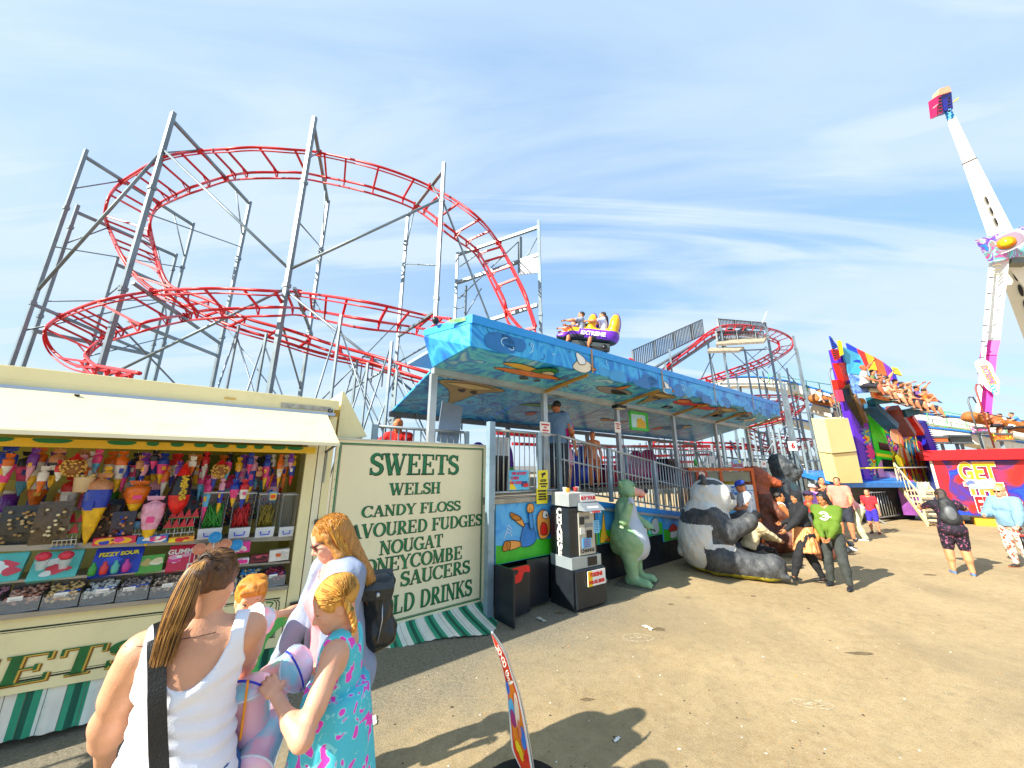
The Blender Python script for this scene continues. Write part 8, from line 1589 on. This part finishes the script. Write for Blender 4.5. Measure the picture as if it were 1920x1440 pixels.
for(a,b,w,c)in((V(1630,760,14.),V(1672,800,14.2),.42,'2a5a78'),(V(1672,765,14.2),V(1705,815,14.5),.38,'7a3a2a'),(V(1700,780,14.5),V(1722,812,14.8),.34,'c83a2a'),(V(1585,722,14.),V(1612,800,14.3),.25,'3a3428'),(V(1598,740,14.),V(1622,790,14.3),.2,'8a6a4a')):g=G();g.beam(a,b,w,.25,M(c,.4,0,.3,3.));g.obj('swing_arm',mi_)
g=G();g.box(V(1583,741,13.7),(.3,.2,.5),BLACK);g.box(V(1574,742,13.6),(.2,.12,.45),M('b83a5a'));g.obj('gear_box',mi_)
# stage
slab('stage_edge',mi_,[V(1578,914,13.6),V(1718,914,14.0),V(1718,905,14.0),V(1578,905,13.6)],2.0,M('2a7ad0',.4,0,.1,4.));slab('stage_skirt',mi_,[V(1592,974,14.2),V(1716,974,14.6),V(1716,914,14.5),V(1592,914,14.1)],.1,M('0e1016',.7,0,.4,3.))
g=G();a,b=V(1600,878,13.8),V(1742,876,14.3);g.tube([a,a+(b-a)*.55],.03,YL,6);g.tube([a+(b-a)*.55,b,V(1760,905,14.6)],.025,GALV,6);g.tube([a,V(1614,905,13.9)],.025,DARKSTEEL,6);g.obj('stage_rail',mi_)
yb=thing('cream_panel_box','tall cream two-part panel box standing left of the tip-up ride','panel',(0,0,0));slab('panel',yb,[V(1560,850,13.4),V(1606,846,13.6),V(1590,784,13.6),V(1546,786,13.4)],.5,M('f2e0a0',.4,0,.04,1.));slab('panel',yb,[V(1574,906,13.45),V(1618,905,13.65),V(1606,848,13.65),V(1560,852,13.45)],.5,M('f2dc96',.4,0,.04,1.));
slab('plinth',yb,[V(1586,975,13.8),V(1628,975,14.),V(1618,907,14.),V(1576,907,13.8)],.5,M('3a3a34',.6))
# riders on the tipped bench
rc_=random.Random(5)
row=[(1612,698,'d8d8d0','c86a4a','orange haired rider in a white shirt at the left end of the tipped bench','c85a2a'),(1627,706,'6a7a48','d8906a','rider in an olive top second from the left on the tipped bench','4a3a2a'),(1641,713,'b0785a','d8906a','rider in a tan top third from the left on the tipped bench','6a4a2a'),(1655,718,'e8a890','e0a07a','rider in a pink top in the middle of the tipped bench','2a2018'),(1668,723,'d8906a','d08a60','bare armed rider right of the pink top on the tipped bench','3a2a1a'),(1681,728,'2f4a44','c8805a','rider in a dark green top on the tipped bench','2a2018'),(1695,731,'c89a78','d8906a','rider in a beige top near the right on the tipped bench','5a3a2a'),(1709,735,'6a4a8a','c8805a','rider in a violet top second from the right on the tipped bench','2a2018'),(1723,740,'e8782a','d8906a','rider in orange at the right end of the tipped bench','3a2a1a')]
for i,(px,py,c,sk,lab,hc)in enumerate(row):
 t,b=person(lab,(0,0,0),0,1.55,vox=.035,sk=sk,hair=('short',hc),top=('tee',c,.02),bottom=('shorts',rc_.choice(['3a4a6a','d8d0c0','2a2a34','8a5a3a'])),pel=(0,0,.3),fl=(-.06,.30,.04),fr=(.06,.32,.04),hl=(rc_.uniform(-.2,-.05),rc_.uniform(.08,.22),rc_.uniform(.38,.9)),hr=(rc_.uniform(.05,.2),rc_.uniform(.1,.24),rc_.uniform(.38,.62)),head=(rc_.uniform(-40,30),rc_.uniform(-20,10)),fat=rc_.uniform(.9,1.2),group='riders on the tipped bench',hvox=.02);t.location=V(px,py,13.5+i*.12)-Vector((0,0,.95));t.rotation_euler=(R(-8),R(14),R(-142))
# barrier
def barrier(px0,px1,py,lab):
 a,b=ground(px0,py),ground(px1,py-12);a.z=b.z=0;t=thing('crowd_barrier',lab,'barrier',a,math.atan2(b.y-a.y,b.x-a.x));W=(b-a).length;h=1.12;g=G();g.tube([(0,0,.22),(0,0,h-.15),(.12,0,h),(W-.25,0,h),(W,0,h-.25),(W,0,.22),(W-.05,0,.18),(.05,0,.18),(0,0,.22)],.028,GALV,8);g.obj('frame',t);m0=None
 for k in range(1,18):
  if m0 is None:g=G();g.cyl((0,0,.18),(0,0,h),.013,GALV,n=6);m0=g.obj('bar',t);m0.location=(W*k/18,0,0)
  else:o=bpy.data.objects.new('bar',m0.data);COL.objects.link(o);o.parent=t;o.location=(W*k/18,0,0)
 for x in(.3,W-.6):g=G();g.beam((x,-.3,.01),(x,0,.22),.04,.03,GALV);g.beam((x,.3,.01),(x,0,.22),.04,.03,GALV);g.obj('foot',t)
 g=G();g.box((W-.35,-.03,h-.25),(.25,.01,.16),M('e8d8a0'));g.obj('number_tag',t)
barrier(1636,1716,982,'galvanised crowd barrier in front of the dark ride stage')
# steps
st=thing('steel_steps','cream wooden steps with handrail between the tip-up ride and the red kiosk','steps',(15.05,13.6,0),R(-28));st.scale=(.6,.9,.9);CW=M('e8d8a4',.6,0,.1,3.)
for k in range(6):g=G();g.box((.75,.2+k*.26,.22+k*.22),(1.35,.26,.05),CW);g.obj('tread',st)
for x in(.05,1.45):g=G();g.beam((x,0,.05),(x,1.7,1.5),.06,.18,CW);g.obj('stringer',st)
g=G();g.beam((.02,0,0),(.02,0,1.2),.06,.06,CW);g.beam((.02,1.6,1.3),(.02,1.6,2.5),.06,.06,CW);g.beam((.02,0,1.2),(.02,1.6,2.5),.06,.06,CW);[g.beam((.02,.0+k*.32,.1+k*.26),(.02,.1+k*.32,1.2+k*.26),.03,.03,CW)for k in range(5)];g.obj('handrail',st)
g=G();g.box((.4,1.75,1.0),(.9,.05,1.5),M('8a4a9a',.4,0,.3,3.));g.obj('painted_side',st)
g=G();g.box((0,0,0),(1.25,.06,2.3),M('c8c8b8',.5,0,.08,2.));g.box((0,-.035,0),(1.05,.01,2.1),M('d4d4c6',.5));tag(g.obj('grey_door',loc=V(1783,905,14.6)),'plain grey door panel leaning left of the red kiosk','door').rotation_euler=(0,R(-6),0)
# ================================================================ the GET THE FEVER kiosk
fk=thing('fever_kiosk','red roofed kiosk with blue and red airbrushed front lettered GET THE FEVER','kiosk',(16.55,14.2,0),R(-43))
g=G();g.hexa([(0,0,.32),(4.2,0,.32),(4.2,2.2,.32),(0,2.2,.32),(0,0,2.34),(4.2,0,2.34),(4.2,2.2,2.34),(0,2.2,2.34)],M('1c3fd0',.35,0,.15,2.,c2='2a5ae8'));g.obj('wall',fk)
g=G();g.box((2.1,-.012,1.335),(4.18,.015,2.0),PAINT(('e0201c','c8281c','5a2a6a','1c2fb8','1c4ad8','1c3fd0','2a6ae0'),.75,1.6,.35,detail=6));g.obj('airbrushed_front',fk)
g=G();g.hexa([(-.2,-.3,2.35),(4.6,-.3,2.35),(4.6,2.4,2.35),(-.2,2.4,2.35),(-.2,-.3,2.72),(4.6,-.3,2.72),(4.6,2.4,2.72),(-.2,2.4,2.72)],M('e8141c',.35,0,.06,2.));[g.box((-.1+k*.2,-.305,2.52+.03*(k%2)),(.03,.01,.03),M('6a0a0c'))for k in range(22)];g.obj('roof',fk)
g=G();g.box((-.04,-.02,1.3),(.07,.1,2.05),M('e8e4c8',.4));g.obj('corner_trim',fk)
g=G();flat(g,[(.03,.35),(.03,2.32),(.25,2.32),(.34,1.8),(.22,1.2),(.30,.6),(.25,.35)],-.022,M('e0201c',.35,0,.3,3.,c2='b81c3a'));g.obj('red_flame',fk)
def bigtext(g,t,s,x,z,c,sx=1.,oc='f4f0e0'):
 put_text(g,t,s,M('7a1c4a',.4),(x+.03,-.035,z-.03),bold=.075,xs=sx);put_text(g,t,s,M(oc,.4),(x,-.05,z),bold=.055,xs=sx);put_text(g,t,s,M(c,.4),(x,-.065,z),bold=.028,xs=sx)
g=G();bigtext(g,'GET',.92,1.02,1.88,'f4c81c',.52);bigtext(g,'THE',.55,1.08,1.28,'f08a2a',.85);bigtext(g,'FEVER',.74,1.30,.72,'d8141c',.54);g.obj('lettering',fk)
g=G();flat(g,[(.72,1.30),(.70,1.66),(1.0,1.62),(1.32,1.68),(1.34,1.33),(1.0,1.30)],-.085,M('f0f4fa'),smooth=False);flat(g,[(.72,1.32),(.71,1.48),(1.0,1.50),(1.33,1.52),(1.34,1.32)],-.09,M('7ab8f0'),smooth=False);flat(g,[(.66,1.48),(.80,1.62),(.9,1.52),(.8,1.4)],-.095,M('5a6ad8'))
for k in range(3):line2(g,[(.74,1.36+k*.045),(.9,1.38+k*.045),(1.1,1.35+k*.045),(1.31,1.38+k*.045)],.012,-.098,WHITE)
g.obj('painted_picture',fk);g=G();g.box((.9,.4,.16),(.5,.8,.3),M('f0c02a',.5));g.box((.35,.5,.16),(.12,.6,.3),M('b8641c',.6));g.box((3.,.4,.16),(.5,.8,.3),M('f0c02a',.5));g.box((2.1,-.02,.33),(4.2,.10,.06),M('3a3a34'));g.obj('chassis_block',fk)
# ================================================================ the log flume behind
fl_=thing('log_flume','white log flume troughs with blue edges crossing behind the rides','log flume',(0,0,0));FW,FB=M('eeeadc',.45,0,.05,2.,dirt=.15),M('2a7ad8',.4)
def trough(pts,w=.95,h=.55):
 P=spline([depth(*p)for p in pts],5);g=G()
 for a,b in zip(P[:-1],P[1:]):g.beam(a,a+(b-a)*.985,w,h,FW)
 g.obj('trough',fl_);g=G();n=0
 for off in(-w/2-.02,w/2+.02):
  Q=[]
  for i,p in enumerate(P):t=(P[min(i+1,len(P)-1)]-P[max(0,i-1)]).normalized();s=t.cross(Vector((0,0,1))).normalized();Q.append(p+s*off+Vector((0,0,h/2+.03)))
  g.tube(Q,.06,FB,6)
 g.obj('trough_edge',fl_)
 for i in range(0,len(P),4):g=G();p=P[i]-Vector((0,0,h/2+.02));g.beam((p.x,p.y,0),p,.13,.13,TP);g.obj('support',fl_)
 return P
t1_=trough([(1335,722,24),(1400,718,23.5),(1460,724,23),(1540,745,22),(1620,772,21),(1700,785,20.5),(1790,795,20),(1870,806,19.5),(1960,822,19)]);trough([(1520,765,23),(1580,782,22),(1640,800,21),(1720,812,20),(1800,822,19.5),(1880,838,19),(1960,850,18.6)]);trough([(1330,792,26),(1420,786,26),(1500,795,25),(1580,818,24),(1660,845,23)],.9,.4)
GR=M('2f9a4a',.5)
for k,(a,b)in enumerate((((1440,702,22.6),(1560,722,21.6)),((1735,765,19.6),(1920,800,18.6)),((1735,793,19.6),(1920,826,18.6)))):
 g=G();a,b=depth(*a),depth(*b);g.tube([a,b],.022,GR,5);[g.beam(a+(b-a)*i/5,a+(b-a)*i/5-Vector((0,0,.7)),.04,.04,GR)for i in range(6)];g.obj('hand_rail',fl_)
WD=M('a8642a',.6,0,.4,4.,.5,12,stretch=(.5,4,4))
def logboat(a,b,lab):
 A_,B_=depth(*a),depth(*b);o=thing('log_boat',lab,'log boat',(A_+B_)/2,0);d=(B_-A_);h=d/2;g=G();S=SDF(.05,.1);S.cap(-h,h,.34,.34,flat=.8,ax=(0,0,1));S.ell(-h,(.4,.3,.28));P,F=S.build(lambda P:wob(P,.03,6.));g.arr(P,F,WD);g.obj('hull',o);g=G();g.beam(-h*.8+Vector((0,0,.26)),h*.9+Vector((0,0,.26)),.4,.06,M('3a2a1a'));g.obj('seat_well',o);return o
logboat((1822,782,18.3),(1945,806,17.6),'brown log boat with riders on the flume at the right edge');logboat((1530,748,21),(1575,758,20.6),'brown log boat on the flume left of the tip-up ride')
for px,py,t_,c,hc,lab in((1866,783,17.9,'d87a5a','2a3a6a','bare backed rider leading in the log boat'),(1890,787,17.8,'f0f0ee','3a2a2a','rider in a white shirt behind in the log boat'),(1912,785,17.7,'4a8ad8','2a2018','rider in blue at the right edge of the log boat')):
 t,b=person(lab,depth(px,py,t_)-Vector((0,0,.85)),300,1.6,vox=.035,sk='d8906a',hair=('short',hc),top=('tee',c,.02),bottom=('shorts','2a2a34'),pel=(0,0,.3),lean=25,fl=(-.06,.3,.05),fr=(.06,.3,.05),hl=(-.1,.4,.5),hr=(.1,.4,.5),hvox=.02)
for px,py,t_,c,lab in((1537,742,20.8,'e8ece8','rider in white in the log boat left of the tip-up ride'),(1562,750,20.6,'8a5a6a','rider in mauve at the back of the left log boat')):person(lab,depth(px,py,t_)-Vector((0,0,.75)),120,1.5,vox=.04,sk='d8906a',hair=('short','2a2018'),top=('tee',c,.02),bottom=('shorts','2a2a34'),pel=(0,0,.3),fl=(-.06,.3,.05),fr=(.06,.3,.05),hvox=.022)
# colourful fairground pieces glimpsed between the troughs
def bit(name,px,py,t_,w,h,m,lab,cat,d=.3):o=thing(name,lab,cat,depth(px,py,t_),0);g=G();g.box((0,0,0),(w,d,h),m);g.obj('panel',o);g=G();g.box((0,-d/2-.02,h/2-.04),(w*1.03,.04,.08),DARKSTEEL);g.box((0,-d/2-.02,-h/2+.04),(w*1.03,.04,.08),DARKSTEEL);g.obj('frame',o);p=o.location;g=G();g.beam((0,.1,-p.z),(0,.1,-h/2),.12,.12,TP);g.obj('post',o)
bit('control_box',1796,824,17,1.0,.42,M('2a2c2a',.5,0,.3,3.),'black louvred box on the flume above the red kiosk roof','box');bit('orange_hatch',1753,825,17,.9,.35,M('d8682a',.5),'orange hatch beside the black louvred box','hatch');bit('picture_board',1838,806,17.2,.7,.3,PAINT(('f4f4f0','e8408a','2aa0d8','f4f4f0'),5.,1.5,.4,sharp='const'),'small white picture board hanging between the troughs','board',.08);bit('orange_slide',1880,820,17.2,.9,.4,PAINT(('f2a01c','e8501c','f4e02a','3ac03a'),5.,2.,.4,sharp='const'),'orange and yellow slide piece under the log boat','slide',.1)
for px,py,t_,hh in((1555,700,16,55),(1640-74,728,15,60)):
 p=depth(px,py,t_);g=G();g.tube([(p.x,p.y,0),p,p+Vector((.12,0,.22)),p+Vector((.35,0,.25)),p+Vector((.45,0,.1))],.035,DARKSTEEL,6);tag(g.obj('hooked_pipe'),'bent steel pipe standing left of the tip-up ride, %s'%('taller one' if hh==55 else 'nearer the yellow panels'),'pipe')
for px,py in((1829,728),(1815,752)):
 p=depth(px,py,17.5);g=G();g.tube([(p.x,p.y,3.),p,p+Vector((.12,0,.2)),p+Vector((.3,0,.2)),p+Vector((.4,0,-.1))],.035,DARKSTEEL if px<1820 else M('8a3a2a'),6);tag(g.obj('hooked_pipe'),'curved pipe beside the foot of the white pendulum ride, %s'%('taller one' if px>1820 else 'shorter grey one'),'pipe')
# ================================================================ the tall pendulum ride
pr=thing('pendulum_ride','tall white pendulum ride arm with purple seats on top and magenta leg','thrill ride',(0,0,0));PW=M('f4f1e6',.35,0,.03,2.)
hub=depth(1886,462,22);tipp=depth(1776,205,23.5)
def taper(nm,a,b,w0,w1,m,par=pr,th=.8):
 a,b=Vector(a),Vector(b);d=(b-a).normalized();n=(EYE-(a+b)/2).normalized();s=d.cross(n).normalized();f=s.cross(d).normalized();g=G();g.hexa([a-s*w0/2-f*w0*th/2,a+s*w0/2-f*w0*th/2,a+s*w0/2+f*w0*th/2,a-s*w0/2+f*w0*th/2,b-s*w1/2-f*w1*th/2,b+s*w1/2-f*w1*th/2,b+s*w1/2+f*w1*th/2,b-s*w1/2+f*w1*th/2],m);return g.obj(nm,par)
mid=hub+(tipp-hub)*.60;m2_=hub+(tipp-hub)*.92
taper('lower_arm',hub,mid,.98,.56,PW);taper('upper_arm',mid+(tipp-hub).normalized()*.04,m2_,.52,.38,PW);taper('arm_joint',mid-(tipp-hub).normalized()*.05,mid+(tipp-hub).normalized()*.04,.60,.60,M('3a2a2a'));taper('arm_head',m2_,tipp,.34,.28,M('2a9ae0',.35))
for k in range(3):
 p=hub+(tipp-hub)*(.17+.075*k);n=(EYE-p).normalized();g=G();d=(tipp-hub).normalized();s=d.cross(n).normalized();T=Matrix.Translation(p+n*(.40-.025*k))@Matrix((s,n,d)).transposed().to_4x4();g.ell((0,0,0),(.08,.04,.34),M('8a8478',.4),M4=T);g.ell((.03,.02,.02),(.05,.04,.28),BLACK,M4=T);g.obj('access_hole',pr)
low1=depth(1968,705,22);taper('counter_arm',hub+(low1-hub)*.08,low1,1.1,.8,M('e6e2cc',.35,0,.05,2.))
for k in range(3):p=hub+(low1-hub)*(.22+.12*k);n=(EYE-p).normalized();d=(low1-hub).normalized();s=d.cross(n).normalized();T=Matrix.Translation(p+n*.46)@Matrix((s,n,d)).transposed().to_4x4();g=G();g.ell((0,0,0),(.08,.04,.4),BLACK,M4=T);g.obj('access_hole',pr)
taper('counter_arm',depth(1890,470,21.5),depth(1955,560,21),.7,.6,PW)
taper('leg',depth(1874,480,21.2),depth(1858,640,20.8),.72,.62,PW);taper('leg',depth(1858,642,20.8),depth(1853,668,20.7),.64,.60,M('e82aa8',.35));taper('leg',depth(1853,669,20.7),depth(1845,776,20.4),.60,.52,M('e82aa8',.35));taper('leg_strip',depth(1862,490,21.),depth(1833,776,20.1),.16,.16,M('d8dade',.4))
pz=depth(1845,776,20.4);g=G();g.beam((pz.x,pz.y,0),pz,.55,.5,M('e82aa8',.35));g.obj('leg',pr)
for k in range(7):p=depth(1859-k*3.6,520+k*30,20.3);g=G();g.box(p,(.22,.08,.05),BLACK);g.obj('rung',pr)
cr=[depth(1842,462,20.8),depth(1930,440,20.8),depth(1932,470,20.8),depth(1864,490,20.8)];slab('crest_board',pr,[depth(1866,491,20.6),depth(1930,476,20.6),depth(1940,418,20.6),depth(1838,447,20.6)],.25,PAINT(('2a9ae8','8a3ac8','d8d8dc','6ad8e0','9a9aa0','e82ab0','58c8e8'),1.3,1.8,.3,detail=3))
sc_=depth(1887,455,20.4);n=(EYE-sc_).normalized();q_=n.to_track_quat('Y','Z').to_matrix().to_4x4();T=Matrix.Translation(sc_)@q_@Matrix.Rotation(R(14),4,'Y')
g=G();g.prism(smooth_poly([(-.72,-.3),(-.6,.42),(0,.55),(.6,.42),(.72,-.3),(0,-.5)],4),-.05,.05,M('e8e4ea',.3),T);g.prism(smooth_poly([(-.58,-.24),(-.5,.34),(0,.45),(.5,.34),(.58,-.24),(0,-.40)],4),.05,.09,M('9a8aa0',.3),T);g.cyl(T@Vector((0,.08,0)),T@Vector((0,.14,0)),.34,M('f08a1c',.3),n=24);g.cyl(T@Vector((0,.14,0)),T@Vector((0,.18,0)),.22,M('f8d81c',.3),n=24);g.obj('sun_emblem',pr)
g=G();[g.beam(depth(1862,498+k*9,20.6),depth(1876,496+k*9,20.6),.06,.06,M('a89a6a',.4))for k in range(3)];g.obj('hub_vent',pr,kind='stuff');g=G();g.box(depth(1905,492,20.9),(1.2,.5,.35),M('6a6a60',.4));g.obj('hub_casing',pr)
# name plate on the leg
pc=depth(1853,706,20.0);n=(EYE-pc).normalized();q_=n.to_track_quat('Y','Z').to_matrix().to_4x4();T=Matrix.Translation(pc)@q_@Matrix.Rotation(R(180),4,'Z')@Matrix.Rotation(R(-6),4,'Y')
g=G();g.prism(smooth_poly([(-.20,.92),(.16,.98),(.30,.55),(.26,.1),(.28,-.35),(.09,-.92),(-.02,-1.05),(-.14,-.9),(-.28,-.5),(-.26,.2)],4),-.05,.03,PW,T);g.obj('name_plate',pr);g=G();T2=T@Matrix.Rotation(R(90),4,'Y')
put_text(g,'EXTREME',.30,M('f0a01c',.3),(-.10,-.06,.02),M4=T2,bold=.03,xs=.9);put_text(g,'EXTREME',.26,M('8a3ac8',.3),(-.10,-.07,.02),M4=T2,bold=.0,xs=1.0);put_text(g,'XXL',.28,M('2a9ae0',.3),(.72,-.07,-.05),M4=T2,bold=.01);g.obj('name_lettering',pr)
# seat carrier at the top
ca=thing('seat_carrier','purple and blue seat carrier at the very top of the pendulum arm','ride seats',(0,0,0));ca.parent=pr;del ca['category'];ca['label']='purple and blue seat carrier at the top of the arm'
slab('seat_back',ca,[depth(1762,212,23.4),depth(1787,204,23.4),depth(1784,172,23.4),depth(1758,180,23.4)],.5,M('4a1c8a',.4,0,.4,6.,c2='1c2fb8'));slab('seat_edge',ca,[depth(1761,213,23.3),depth(1768,211,23.3),depth(1764,178,23.3),depth(1757,180,23.3)],.5,M('b81c5a',.4));slab('seat_top',ca,[depth(1759,179,23.3),depth(1784,171,23.3),depth(1780,161,23.4),depth(1762,166,23.4)],.4,M('e8a07a',.4))
g=G();[g.box(depth(1763+k%2*17,184+(k//2)*6,23.1),(.12,.08,.10),BLACK)for k in range(10)];g.obj('seat',ca)
g=G();g.tube([depth(1787,192,23.3),depth(1797,184,23.2)],.04,YL,5);g.tube([depth(1758,196,23.3),depth(1750,203,23.2)],.04,M('e8a0a0'),5);g.obj('leg_rest',ca)
# distant fence and buildings that close the view low behind the coaster
for i,(px,py,t_,w,h,c,lab)in enumerate(((1560,960,30,7,2.6,'b8b4a8','low pale workshop behind the coaster supports'),(1360,940,34,14,2.2,'8a8d84','long grey shed behind the station ramp'),(1820,940,40,16,2.4,'c8c4b4','long cream shed behind the red kiosk'),(1000,960,34,20,1.8,'9a9c94','low grey building line beyond the station'))):
 p=ground(px,py)if False else Vector(((px-960)/660*t_,t_*.972,0));o=thing('shed',lab,'building',(p.x,p.y,0),R(-10));g=G();g.box((0,0,h/2),(w,3,h),M(c,.7,0,.15,1.));g.obj('wall',o);g=G();g.hexa([(-w/2-.2,-1.7,h),(w/2+.2,-1.7,h),(w/2+.2,1.7,h),(-w/2-.2,1.7,h),(-w/2-.2,-.1,h+.5),(w/2+.2,-.1,h+.5),(w/2+.2,.1,h+.5),(-w/2-.2,.1,h+.5)],M('6a6c6a',.6));g.obj('roof',o)
 for k in range(3):g=G();g.box((-w/3+k*w/3,-1.53,h*.55),(w*.1,.05,h*.4),M('2a3238',.2));g.obj('window',o)
